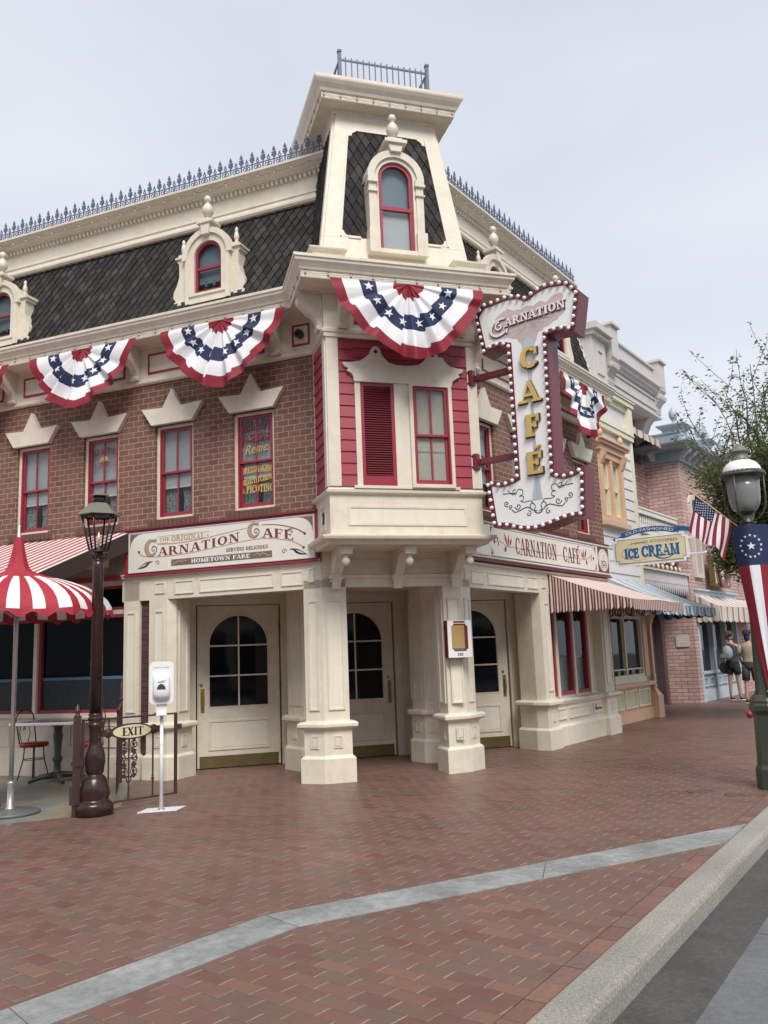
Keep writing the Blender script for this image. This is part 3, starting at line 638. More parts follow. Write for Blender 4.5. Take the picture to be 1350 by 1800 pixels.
def starlintel(parent, F, cx, zz=0):
    mb = MB(); mb.prism([(cx - .335, 4.775 + zz), (cx + .335, 4.775 + zz), (cx + .50, 5.02 + zz), (cx + .15, 5.005 + zz), (cx, 5.27 + zz), (cx - .15, 5.005 + zz), (cx - .50, 5.02 + zz)], -.07, .10, 'cream'); fin(mb, 'star_lintel', parent, F, .004)
def rowlock(parent, F, cx):
    mb = MB(); mb.box(cx - .42, cx + .42, -.012, .10, 3.345, 3.436, 'mortar'); n = 12
    for i in range(n):
        xx = cx - .42 + .84 * (i + .5) / n; mb.box(xx - .030, xx + .030, -.028 + random.uniform(-.002, .002), .09, 3.35, 3.443, 'rowlock')
    fin(mb, 'window_sill', parent, F, .003)
# --- brick walls
holesL = [(x - BW / 2, x + BW / 2, 3.44, 4.775) for x in WX]; holesR = [(x - BW / 2, x + BW / 2, 3.44, 4.775) for x in RX]
fin(wallgrid(-7.3, .02, 2.68, 5.45, holesL, 'brick'), 'brick_wall', cafe, FL)
fin(wallgrid(-.02, 5.2, 2.68, 5.45, holesR, 'brick'), 'brick_wall', cafe, FR)
mb = MB(); mb.box(5.02, 5.2, .004, 3, 0, 6.2, 'brick'); fin(mb, 'end_wall', cafe, FR)
def L_milady(mb, cx, z0, z1, zm, y):
    w = .24; yy = y + .073
    wv = lambda X, Z: (X, Z + .035 * (1 - ((X - cx) / w) ** 2))
    text(mb, 'MILADY', cx - w + .005, cx + w, z1 - .27, .13, yy, 'black', .003, wv, bold=.006); text(mb, 'MILADY', cx - w, cx + w - .005, z1 - .265, .13, yy - .003, 'darkred', .003, wv)
    text(mb, 'FASHIONS', cx - w + .034, cx + w - .03, z1 - .40, .095, yy, 'black', .003, bold=.005); text(mb, 'FASHIONS', cx - w + .03, cx + w - .034, z1 - .396, .095, yy - .003, 'red', .003)
    sk = lambda X, Z: (X + (Z - zm) * .25 - .03, Z + (X - cx) * .10)
    sans(mb, 'Renie', cx - .16, cx + .17, z1 - .565, .13, yy, 'black', warp=lambda X, Z: sk(X + .007, Z - .008)); sans(mb, 'Renie', cx - .16, cx + .17, z1 - .56, .13, yy - .004, 'goldpaint', warp=sk)
    yy = y + .099; text(mb, 'DRESSMAKING', cx - w, cx + w, zm - .165, .085, yy, 'goldpaint', .003, lambda X, Z: (X, Z + .02 * (1 - ((X - cx) / w) ** 2)), bold=.003)
    text(mb, 'HEMSTITCHING', cx - w, cx + w, zm - .285, .07, yy, 'goldpaint', .003, lambda X, Z: (X, Z + (X - cx) * .12), bold=.003)
    text(mb, 'PICOTING', cx - w + .07, cx + w, zm - .42, .10, yy, 'goldpaint', .003, bold=.003); sans(mb, '&', cx - w, cx - w + .05, zm - .42, .07, yy, 'goldpaint')
def L_gold(mb, cx, z0, z1, zm, y):
    w = .22; yy = y + .073; wv = lambda X, Z: (X, Z + .05 * (1 - ((X - cx) / w) ** 2))
    sans(mb, 'OLD SETTLERS', cx - w, cx + w, z1 - .30, .085, yy, 'black', warp=lambda X, Z: wv(X + .004, Z - .004)); sans(mb, 'OLD SETTLERS', cx - w, cx + w, z1 - .30, .085, yy - .003, 'red', warp=wv)
    sans(mb, 'GOLD DREDGING', cx - w, cx + w, z1 - .46, .075, yy - .003, 'red')
    mb.prism(arc(cx, z1 - .345, .075, .05, 0, 180, 10), yy - .002, yy + .002, 'goldpaint'); mb.prism([(cx - .09, z1 - .365), (cx + .09, z1 - .365), (cx + .07, z1 - .35), (cx - .07, z1 - .35)], yy - .004, yy, 'goldpaint')
for i, x in enumerate(WX):
    sash_window(cafe, FL, x, BW, 3.44, 4.775, 0, L_milady if i == 0 else L_gold if i == 2 else None); starlintel(cafe, FL, x); rowlock(cafe, FL, x)
for i, x in enumerate(RX):
    sash_window(cafe, FR, x, BW, 3.44, 4.775, 0); starlintel(cafe, FR, x); rowlock(cafe, FR, x)
# --- frieze, cornice: swept round the corner bay
BF = -.734
path = [wp(FL, -7.3, 0), VA.copy(), wp(FC, -.03, BF), wp(FC, 1.92, BF), VB.copy(), wp(FR, 5.25, 0)]
mb = MB(); mb.sweep(path, [(-.2, 5.40), (.03, 5.40), (.05, 5.42), (.05, 5.455), (.025, 5.47), (.02, 5.49), (.02, 5.93), (.05, 5.95), (-.2, 5.95)], 'cream'); fin(mb, 'frieze', cafe, FW)
mb = MB(); mb.sweep(path, [(-.1, 5.952), (.34, 5.952), (.345, 5.965), (.345, 6.035), (.36, 6.05), (.37, 6.075), (.395, 6.11), (.42, 6.14), (.425, 6.17), (.44, 6.18), (.44, 6.215), (.42, 6.225), (-.1, 6.27)], 'cream'); fin(mb, 'cornice', cafe, FW)
def redpanel(x0, x1, z0, z1, F, y=-.022, hole=False):
    mb = MB(); mb.rframe(x0, x1, z0, z1, .028, y - .012, y + .004, 'red'); mb.rframe(x0 + .028, x1 - .028, z0 + .028, z1 - .028, .012, y - .006, y + .003, 'cream')
    mb.box(x0 + .04, x1 - .04, y - .003, y + .004, z0 + .04, z1 - .04, 'cream'); return fin(mb, 'frieze_panel', cafe, F)
BX = [-.54, -2.83, -5.12]
for a, b in ((-2.63, -.74), (-4.92, -3.03), (-7.1, -5.32), (-.32, -.06)): redpanel(a, b, 5.545, 5.84, FL)
for a, b in ((.25, .5), (.9, 2.3), (2.72, 4.3)): redpanel(a, b, 5.545, 5.84, FR)
for a, b in ((.33, .42), (1.48, 1.57)): redpanel(a, b, 5.545, 5.84, FC, BF - .022)
redpanel(.35, .55, 5.56, 5.82, frame(wp(FC, -.03, 0), 16.86 - 90) , -.022)
def scroll_bracket(x, F, y=-.02, w=.11, d=.33):
    P = [(y, 5.93), (y, 5.47), (y - .05, 5.46), (y - .075, 5.49), (y - .06, 5.53), (y - .07, 5.58), (y - .11, 5.64), (y - .19, 5.69), (y - d + .06, 5.74), (y - d, 5.80), (y - d - .015, 5.86), (y - d + .01, 5.90), (y - d + .02, 5.93)]
    mb = MB(); mb.prismx(P, x - w / 2, x + w / 2, 'cream'); mb.box(x - w / 2 - .02, x + w / 2 + .02, y - d - .0, y, 5.932, 5.9515, 'cream')
    mb.lathe([(.033, -w / 2 - .012), (.033, w / 2 + .012)], 0, 0, 'cream', 10, 0, T=Matrix.Translation((x, y - .045, 5.495)) @ Matrix.Rotation(rad(90), 4, 'Y'))
    fin(mb, 'scroll_bracket', cafe, F, .004)
for x in BX: scroll_bracket(x, FL)
for x in (.65, 2.5, 4.5): scroll_bracket(x, FR)
for x in (.18, 1.71): scroll_bracket(x, FC, BF - .02)
for s in (0,):
    Fs = frame(wp(FC, -.03, BF), 16.86 - 90); scroll_bracket(-.12, Fs, -.02, .13, .30)
mb = MB(); mb.lathe([(.02, 0), (.05, .02), (.058, .10), (.035, .11), (.03, .09), (.01, .07)], 0, 0, 'black', 16, T=Matrix.Translation((-.19, -.01, 5.69)) @ Matrix.Rotation(rad(90), 4, 'X')); fin(mb, 'speaker', cafe, FL)
# --- storefront base: lintel bands, soffit, back wall, side walls
mb = MB(); mb.box(-3.05, -.0, 0, .18, 2.35, 2.70, 'cream'); mb.box(-3.05, .0, -.03, .02, 2.665, 2.70, 'cream'); mb.box(-3.05, 0, -.045, .02, 2.70, 2.72, 'cream')
for a, b, zz in ((-2.18, -1.88, 0), (-1.79, -.67, 0), (-.56, -.25, 0)): mb.panel(a, b, 2.405, 2.585, 0, 'cream', 'cream2')
mb.panel(-.17, -.09, 2.43, 2.61, 0, 'cream', 'cream'); mb.panel(-2.5, -2.34, 2.43, 2.58, 0)
fin(mb, 'lintel', cafe, FL, .003)
mb = MB(); mb.box(.0, 1.89, 0, .18, 2.36, 2.95, 'cream'); mb.sweep([(.02, 0), (1.87, 0)], [(-.02, 2.47), (.02, 2.47), (.045, 2.50), (.045, 2.51), (-.02, 2.52)], 'cream')
mb.panel(.34, .86, 2.575, 2.71, 0); mb.panel(1.06, 1.62, 2.575, 2.71, 0); fin(mb, 'lintel', cafe, FC, .003)
mb = MB(); mb.box(0, 2.72, 0, .18, 2.35, 2.70, 'cream'); mb.box(0, 5.2, -.03, .02, 2.665, 2.70, 'cream'); mb.box(2.72, 5.2, 0, .18, 2.25, 2.70, 'cream')
mb.panel(.10, .14, 2.43, 2.6, 0)
for a, b in ((.28, .62), (.74, 1.84), (1.96, 2.3)): mb.panel(a, b, 2.405, 2.585, 0, 'cream', 'cream2')
mb.panel(2.44, 2.58, 2.43, 2.6, 0); fin(mb, 'lintel', cafe, FR, .003)
# soffit over the vestibule
Lb = wp(FL, -2.5, .1); pts = [wp(FL, -2.4, .12), wp(FC, .05, .12), wp(FC, 1.84, .12), wp(FR, 2.5, .12), wp(FC, 4.3, 2.35), wp(FC, -2.2, 2.35)]
mb = MB(); mb.prismz([(p.x, p.y) for p in pts], 2.44, 2.47, 'cream'); fin(mb, 'porch_ceiling', cafe, FW)
YB = 2.30
DX = [(-1.34, -.15, 1), (.42, 1.61, 0), (2.33, 3.52, 0)]
mb = MB(); xs = [-2.2] + [v for a, b, _ in DX for v in (a - .02, b + .02)] + [4.3]
for i in range(0, len(xs), 2): mb.box(xs[i], xs[i + 1], YB - .04, YB + .1, 0, 2.46, 'cream')
for a, b, _ in DX: mb.box(a - .02, b + .02, YB - .04, YB + .1, 2.31, 2.46, 'cream')
for a, b, _ in DX: 
    for q in (a - .14, b + .13): mb.box(q - .006, q + .006, YB - .052, YB - .03, 0, 2.44, 'cream')
fin(mb, 'porch_back_wall', cafe, FC, .003)
mb = MB(); mb.box(-2.2, 4.3, YB + .11, YB + .14, 0, 2.46, 'dark'); fin(mb, 'dark_backing', cafe, FC)  # added dark sheet blocking sky light that leaks through the door gaps
for a, b, hl in DX:
    c = (a + b) / 2; gx0, gx1 = c - .42, c + .42; zs = 1.73; mb = MB(); inner = arch_out(gx0, gx1, .86, zs, 18); outer = []
    for (X, Z) in inner:
        if Z <= zs + 1e-6: outer.append((a if X < c else b, Z))
        else:
            t = min((b - c) / abs(X - c) if abs(X - c) > 1e-6 else 9, (2.30 - zs) / (Z - zs)); outer.append((c + (X - c) * t, zs + (Z - zs) * t))
    outer[0] = (a, .86); outer[1] = (b, .86)
    # fill the two top corners
    mb.ring(inner, outer, YB, YB + .045, 'cream')
    k1 = max(i for i in range(2, len(outer)) if abs(outer[i][0] - b) < 1e-4); k2 = min(i for i in range(2, len(outer)) if abs(outer[i][0] - a) < 1e-4 and i > 3)
    mb.prism([outer[k1], (b, 2.30), outer[k1 + 1]], YB, YB + .045, 'cream'); mb.prism([outer[k2], outer[k2 - 1], (a, 2.30)], YB, YB + .045, 'cream')
    mb.box(a, b, YB, YB + .045, .012, .86, 'cream')
    mb.rframe(c - .44, c + .44, .25, .67, .03, YB - .014, YB + .003, 'cream'); mb.box(c - .40, c + .40, YB - .006, YB + .002, .29, .63, 'cream2')
    dr = fin(mb, 'door', cafe, FC, .003)
    mb = MB(); mb.box(gx0 - .02, gx1 + .02, YB + .026, YB + .03, .85, 2.17, 'glassdark'); fin(mb, 'glass', dr, FC)
    mb = MB(); mb.box(c - .011, c + .011, YB + .006, YB + .024, .86, 2.15, 'cream2')
    for z in (1.29, 1.72): mb.box(gx0, gx1, YB + .008, YB + .0235, z - .011, z + .011, 'cream2')
    mb.ring(inner, [(c + (x - c) * 1.035, 1.4 + (z - 1.4) * 1.03) for x, z in inner], YB - .008, YB + .002, 'cream'); fin(mb, 'glazing_bars', dr, FC)
    mb = MB(); mb.box(a + .03, b - .03, YB - .004, YB + .002, .015, .175, 'brassdull'); fin(mb, 'kick_plate', dr, FC)
    hx = (a + .075) if hl else (b - .075); mb = MB(); mb.box(hx - .028, hx + .028, YB - .006, YB + .002, .78, 1.12, 'brass')
    mb.tube([(hx, YB - .006, .83), (hx, YB - .055, .86), (hx, YB - .06, .95), (hx, YB - .055, 1.04), (hx, YB - .006, 1.07)], .012, 'brass')
    mb.lathe([(.024, 0), (.024, .012)], 0, 0, 'brass', 12, T=Matrix.Translation((hx - .02, YB - .001, 1.17)) @ Matrix.Rotation(rad(90), 4, 'X')); fin(mb, 'handle', dr, FC, .002)
    hh = (b + .004) if hl else (a - .004)
    for z in (.25, 1.12, 2.0): mb = MB(); mb.lathe([(.009, -.06), (.009, .06)], hh, YB - .006, 'brassdull', 8, z); fin(mb, 'hinge', dr, FC)
# side walls of the porch
for q in ([wp(FL, -2.235, .3), wp(FC, -1.50, YB), wp(FC, -1.9, YB), wp(FL, -2.5, .3)], [wp(FR, 2.36, .14), wp(FC, 3.68, YB), wp(FC, 4.0, YB), wp(FR, 2.6, .14)]):
    mb = MB(); mb.prismz([(v.x, v.y) for v in q], 0, 2.45, 'cream'); fin(mb, 'porch_side_wall', cafe, FW)
# --- piers
PROF = [(0, .055), (.29, .055), (.305, .04), (.32, .022), (.33, .02), (.62, .02), (.635, .03), (.655, .075), (.665, .085), (.70, .085), (.712, .075), (.725, .055), (.73, .0), (2.352, 0)]
def pier(poly, faces, ztop=2.352, prof=PROF, name='pier'):
    mb = MB(); P = [p[:2] for p in poly]; a = sum(P[i][0] * P[(i + 1) % len(P)][1] - P[(i + 1) % len(P)][0] * P[i][1] for i in range(len(P)))
    if a < 0: P = P[::-1]
    pr = [(z, o) for z, o in prof if z < 2] + [(ztop, 0)]; mb.stack(P, pr, 'cream'); o = fin(mb, name, cafe, FW, .004)
    for F, x0, x1, y in faces:
        mb = MB(); c = (x0 + x1) / 2; w = (x1 - x0) / 2 - .055
        if w > .02:
            mb.panel(c - w, c + w, .86, min(2.2, ztop - .15), y, 'cream', 'cream2', .02, .016)
            q = min(.055, w + .01); T = Matrix.Translation((c, y - .0205, .485))
            mb.rframe(c - q, c + q, .41, .56, .016, y - .032, y - .018, 'cream'); mb.prism([(c - q + .02, .435), (c + q - .02, .435), (c + q - .02, .535), (c - q + .02, .535)], y - .028, y - .018, 'cream')
        fin(mb, 'panelling', o, F)
    return o
pier([wp(FL, -.25, 0), VA, wp(FC, .32, 0), wp(FC, .32, .30), wp(FL, -.25, .28)], [(FL, -.25, 0, 0), (FC, 0, .32, 0)], 2.46)
pier([wp(FC, 1.61, 0), VB, wp(FR, .24, 0), wp(FR, .24, .28), wp(FC, 1.61, .30)], [(FC, 1.61, 1.89, 0), (FR, 0, .24, 0), (frame(wp(FC, 1.61, 0), 16.86 - 90), -.30, 0, 0)], 2.46)
pier([wp(FL, -2.60, 0), wp(FL, -2.30, 0), wp(FL, -2.22, .09), wp(FL, -2.22, .4), wp(FL, -2.60, .4)], [(FL, -2.56, -2.3, 0), (frame(wp(FL, -2.22, .09), 90 - 21.85), 0, .30, 0)])
pier([wp(FR, 2.36, .16), wp(FR, 2.36, 0), wp(FR, 2.68, 0), wp(FR, 2.68, .5), wp(FR, 2.5, .5)], [(FR, 2.40, 2.68, 0)])
pier([wp(FR, 4.73, .3), wp(FR, 4.73, 0), wp(FR, 5.15, 0), wp(FR, 5.15, .3)], [(FR, 4.75, 5.13, 0)], 2.3)
PP = [(0, .03), (.28, .03), (.3, .01), (.86, .0), (2.2, 0)]
pier([wp(FL, -3.02, 0), wp(FL, -2.76, 0), wp(FL, -2.76, .2), wp(FL, -3.02, .2)], [(FL, -3.02, -2.76, 0)], 2.62, [(0, .05), (.29, .05), (.32, .02), (.33, 0)])
mb = MB(); mb.box(-2.76, -2.60, .05, .3, .30, 2.7, 'brickdark'); mb.box(-2.76, -2.60, .02, .3, 0, .30, 'cream'); fin(mb, 'dark_brick_strip', cafe, FL)
pier([wp(FC, .02, 2.28), wp(FC, -.15, 1.64), wp(FC, -.01, 1.22), wp(FC, .22, 1.12), wp(FC, .32, 1.4), wp(FC, .3, 2.28)], [], 2.45, name='inner_pier')
pier([wp(FC, 1.86, 2.28), wp(FC, 1.62, 1.45), wp(FC, 1.71, 1.19), wp(FC, 1.88, 1.07), wp(FC, 2.10, 1.30), wp(FC, 2.1, 2.28)], [], 2.45, name='inner_pier')
def facepanel(p0, p1, zs, par='cream'):
    a = Vector(p0[:2]); b = Vector(p1[:2]); d = b - a; F = frame((a.x, a.y, 0), math.degrees(math.atan2(d.y, d.x))); mb = MB(); w = d.length
    mb.panel(.05, w - .05, *zs, 0, 'cream', 'cream', .018, .015); mb.panel(w / 2 - .05, w / 2 + .05, .42, .55, -.02); return fin(mb, 'panelling', cafe, F)
facepanel(wp(FC, 1.62, 1.45), wp(FC, 1.71, 1.19), (.86, 2.2)); facepanel(wp(FC, 1.71, 1.19), wp(FC, 1.88, 1.07), (.86, 2.2)); facepanel(wp(FC, 1.86, 2.28), wp(FC, 1.62, 1.45), (.86, 2.2)) ; facepanel(wp(FC, -.15, 1.64), wp(FC, -.01, 1.22), (.86, 2.2))
# --- right-hand shop window between the piers
mb = MB(); mb.stack([tuple(wp(FR, 2.72, .12)[:2]), tuple(wp(FR, 4.76, .12)[:2]), tuple(wp(FR, 4.76, .4)[:2]), tuple(wp(FR, 2.72, .4)[:2])][::1], [(0, .1), (.29, .1), (.31, .07), (.33, .06), (.60, .06), (.63, .09), (.68, .11), (.70, .11), (.72, 0)], 'cream')
st = fin(mb, 'stall_riser', cafe, FW, .004)
mb = MB()
for a, b in ((2.78, 3.15), (3.25, 4.15), (4.24, 4.66)): mb.panel(a, b, .40, .57, .055, 'cream', 'cream')
fin(mb, 'panelling', st, FR)
mb = MB(); mb.ribbon([(4.30, .47), (4.36, .50), (4.38, .45), (4.43, .49), (4.46, .46), (4.52, .49), (4.55, .46), (4.60, .48)], .02, .045, 'black', .006); mb.ribbon([(4.33, .55), (4.36, .53), (4.35, .47)], .018, .046, 'black', .005); fin(mb, 'painted_scrawl', st, FR)
mb = MB(); xs = [2.74, 3.02, 3.10, 3.66, 3.74, 4.28]; mb.box(2.7, 4.75, .14, .22, .72, .76, 'cream')
for x in (2.72, 3.05, 3.72, 4.36): mb.box(x, x + .07, .10, .22, .74, 2.3, 'cream')
mb.box(4.43, 4.75, .16, .22, .74, 2.3, 'cream'); fw_ = fin(mb, 'shop_window', cafe, FR, .003)
for a, b in ((2.79, 3.05), (3.12, 3.72), (3.79, 4.36)):
    mb = MB(); mb.rframe(a, b, .76, 2.28, .055, .12, .20, 'red'); fin(mb, 'sash', fw_, FR, .003)
    mb = MB(); mb.box(a + .04, b - .04, .165, .169, .8, 2.25, 'glass'); fin(mb, 'glass', fw_, FR)
    mb = MB(); n = 30; vs = []
    for i in range(n + 1):
        t = i / n
        for z in (.78, 1.36): vs.append((a + (b - a) * t, .26 + .016 * math.sin(t * 40 * (b - a)), z + (.006 * math.sin(t * 50))))
    mb.add(vs, [(2 * i, 2 * i + 2, 2 * i + 3, 2 * i + 1) for i in range(n)], 'curtain', True); fin(mb, 'curtain', fw_, FR)
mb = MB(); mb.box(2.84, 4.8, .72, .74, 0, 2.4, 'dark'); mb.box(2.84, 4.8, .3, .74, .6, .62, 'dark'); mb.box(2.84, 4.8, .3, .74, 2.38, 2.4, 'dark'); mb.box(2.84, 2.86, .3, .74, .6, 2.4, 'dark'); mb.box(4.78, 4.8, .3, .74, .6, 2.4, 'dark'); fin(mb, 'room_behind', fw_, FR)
# --- left shopfront behind the patio
mb = MB(); mb.box(-7.3, -3.02, .10, .3, 0, .84, 'cream'); mb.box(-7.3, -3.02, .04, .12, .80, .86, 'cream'); mb.box(-7.3, -3.02, .07, .12, 0, .28, 'cream')
for i in range(4): mb.panel(-3.2 - i * .95 - .8, -3.2 - i * .95, .40, .70, .10)
mb.box(-7.3, -3.02, .1, .3, 2.60, 2.72, 'cream'); mb.box(-7.3, -3.02, .1, .2, 2.20, 2.26, 'cream'); mb.box(-7.3, -3.02, -.0, .12, 2.72, 3.34, 'cream'); mb.box(-7.3, -3.0, -.02, .1, 2.665, 2.72, 'red')
for i in range(3): mb.panel(-3.35 - i * 1.2 - .9, -3.28 - i * 1.2, 2.85, 3.15, 0)
lf = fin(mb, 'shopfront', cafe, FL, .003)
for x in (-4.66, -6.2): mb = MB(); mb.box(x, x + .06, .06, .3, .85, 2.6, 'cream'); fin(mb, 'mullion', lf, FL)
for a, b in ((-4.60, -3.02), (-6.14, -4.66), (-7.3, -6.2)):
    mb = MB(); mb.rframe(a, b, .86, 2.20, .045, .10, .18, 'red'); mb.rframe(a, b, 2.26, 2.60, .04, .10, .18, 'red'); wf = fin(mb, 'shop_window', lf, FL, .003)
    mb = MB(); mb.box(a + .03, b - .03, .15, .154, .9, 2.58, 'glassleft'); fin(mb, 'glass', wf, FL)
    mb = MB(); mb.box(a + .03, b - .03, .135, .145, 1.315, 1.355, 'blueband'); fin(mb, 'blue_band', wf, FL)  # thin blue band along the front of the dark glass
    mb = MB(); mb.box(a + .045, b - .045, .137, .143, .905, 1.314, 'tealscreen'); fin(mb, 'mesh_screen', wf, FL)
# --- the corner bay
mb = MB(); bayp = [tuple(wp(FC, x, y)[:2]) for x, y in ((-.03, BF), (1.92, BF), (1.92, .05), (-.03, .05))]
mb.stack(bayp, [(2.80, -.02), (2.80, .03), (2.83, .05), (2.86, .11), (2.885, .12), (2.905, .12), (2.915, .05), (2.93, .0), (3.40, .0), (3.41, .02), (3.425, .045), (3.455, .05), (3.465, .02), (3.5, 0), (5.40, 0)], 'cream')
bay = fin(mb, 'corner_bay', cafe, FW)
mb = MB(); mb.rframe(.19, 1.70, 3.03, 3.27, .03, BF - .012, BF + .004, 'cream'); mb.box(.22, 1.67, BF - .004, BF + .003, 3.06, 3.24, 'cream2'); fin(mb, 'skirt_panel', bay, FC)
Fs = frame(wp(FC, -.03, BF), 16.86 - 90)
mb = MB(); mb.rframe(-.48, -.22, 3.0, 3.32, .03, -.012, .003, 'cream'); text(mb, '201', -.42, -.28, 3.09, .15, -.006, 'black', .004); fin(mb, 'number_panel', bay, Fs)
def clap(mb, x0, x1, z0, z1, y, m, pitch=.142, d=.016):
    n = round((z1 - z0) / pitch); p = (z1 - z0) / n
    for i in range(n): z = z0 + i * p; mb.prismx([(y - d, z + .001), (y - .002, z + p - .001), (y + .01, z + p - .001), (y + .01, z + .001)], x0, x1, m)
mb = MB()
for a, b in ((.11, .31), (1.57, 1.80)): clap(mb, a, b, 3.5, 5.36, BF - .006, 'pinkred')
clap(mb, .3, 1.58, 5.0, 5.36, BF - .006, 'pinkred'); fin(mb, 'siding', bay, FC)
mb = MB(); clap(mb, -.64, -.11, 3.5, 5.36, -.006, 'pinkred'); fin(mb, 'siding', bay, Fs)
mb = MB(); mb.box(-.035, .115, BF - .03, BF + .01, 3.5, 5.36, 'cream'); mb.box(1.795, 1.925, BF - .03, BF + .01, 3.5, 5.36, 'cream'); mb.box(-.0545, -.02, BF - .0, BF + .12, 3.5, 5.36, 'cream')
mb.box(-.06, 1.95, BF - .045, BF + .01, 5.355, 5.40, 'cream'); fin(mb, 'corner_post', bay, FC, .003)
mb = MB(); mb.box(.31, .38, BF - .035, BF, 3.5, 4.83, 'cream'); mb.box(.81, 1.05, BF - .035, BF, 3.5, 4.83, 'cream'); mb.box(1.50, 1.57, BF - .035, BF, 3.5, 4.83, 'cream'); mb.box(.27, 1.62, BF - .045, BF, 3.475, 3.51, 'cream')
ws = fin(mb, 'window_surround', bay, FC, .003)
hp = [(.30, 4.80), (1.57, 4.80), (1.58, 4.86), (1.63, 4.90), (1.69, 4.93), (1.665, 4.96), (1.72, 4.99), (1.74, 5.03), (1.66, 5.04), (1.56, 5.06), (1.50, 5.11), (1.46, 5.17)] + arc(1.33, 5.17, .07, .09, 0, 180, 8) + [(1.22, 5.12), (1.15, 5.06), (1.05, 5.035), (.95, 5.03), (.85, 5.035), (.75, 5.06), (.69, 5.12)] + arc(.585, 5.17, .07, .09, 0, 180, 8) + [(.45, 5.11), (.38, 5.06), (.28, 5.04), (.16, 5.03), (.18, 4.99), (.235, 4.96), (.21, 4.93), (.27, 4.90), (.295, 4.86)]
mb = MB(); mb.prism(hp, BF - .06, BF - .02, 'cream')
for x in (.585, 1.33): mb.lathe([(.022, 0), (.022, .006)], 0, 0, 'dark', 12, T=Matrix.Translation((x, BF - .0605, 5.19)) @ Matrix.Rotation(rad(90), 4, 'X'))
fin(mb, 'window_head', ws, FC)
mb = MB(); mb.rframe(.375, .81, 3.505, 4.80, .045, BF - .03, BF, 'red'); mb.box(.42, .765, BF - .006, BF - .001, 3.56, 4.75, 'shutter'); n = 38
for i in range(n): z = 3.64 + (4.75 - 3.64) * i / n; mb.prismx([(BF - .026, z), (BF - .006, z + .022), (BF - .003, z + .018), (BF - .022, z - .004)], .42, .765, 'shutter')
mb.box(.42, .765, BF - .026, BF - .001, 3.55, 3.63, 'red'); fin(mb, 'shutter', ws, FC)
sash_window(bay, FC, 1.275, .56, 3.49, 4.82, BF - .12)
# brackets with ball drops below the bay
for x in (.18, .98, 1.77):
    mb = MB(); P = [(0, 2.80), (0, 2.47), (-.05, 2.40), (-.05, 2.33), (-.085, 2.33), (-.10, 2.42), (-.14, 2.50), (-.19, 2.53), (-.26, 2.60), (-.33, 2.70), (-.44, 2.74), (-.62, 2.745), (-.62, 2.80)]
    mb.prismx(P, x - .055, x + .055, 'cream'); mb.box(x - .085, x + .085, -.12, 0, 2.455, 2.50, 'cream'); mb.box(x - .07, x + .07, -.10, 0, 2.42, 2.455, 'cream')
    mb.box(x - .07, x + .07, -.66, -.52, 2.70, 2.798, 'cream'); mb.box(x - .085, x + .085, -.675, -.505, 2.765, 2.80, 'cream')
    mb.lathe([(.02, -.01), (.035, .0), (.035, -.02), (.02, -.03), (.045, -.05), (.052, -.08), (.045, -.11), (.02, -.135), (.005, -.14)][::-1], x, -.59, 'cream', 16, 2.70); fin(mb, 'bracket', bay, FC, .004)
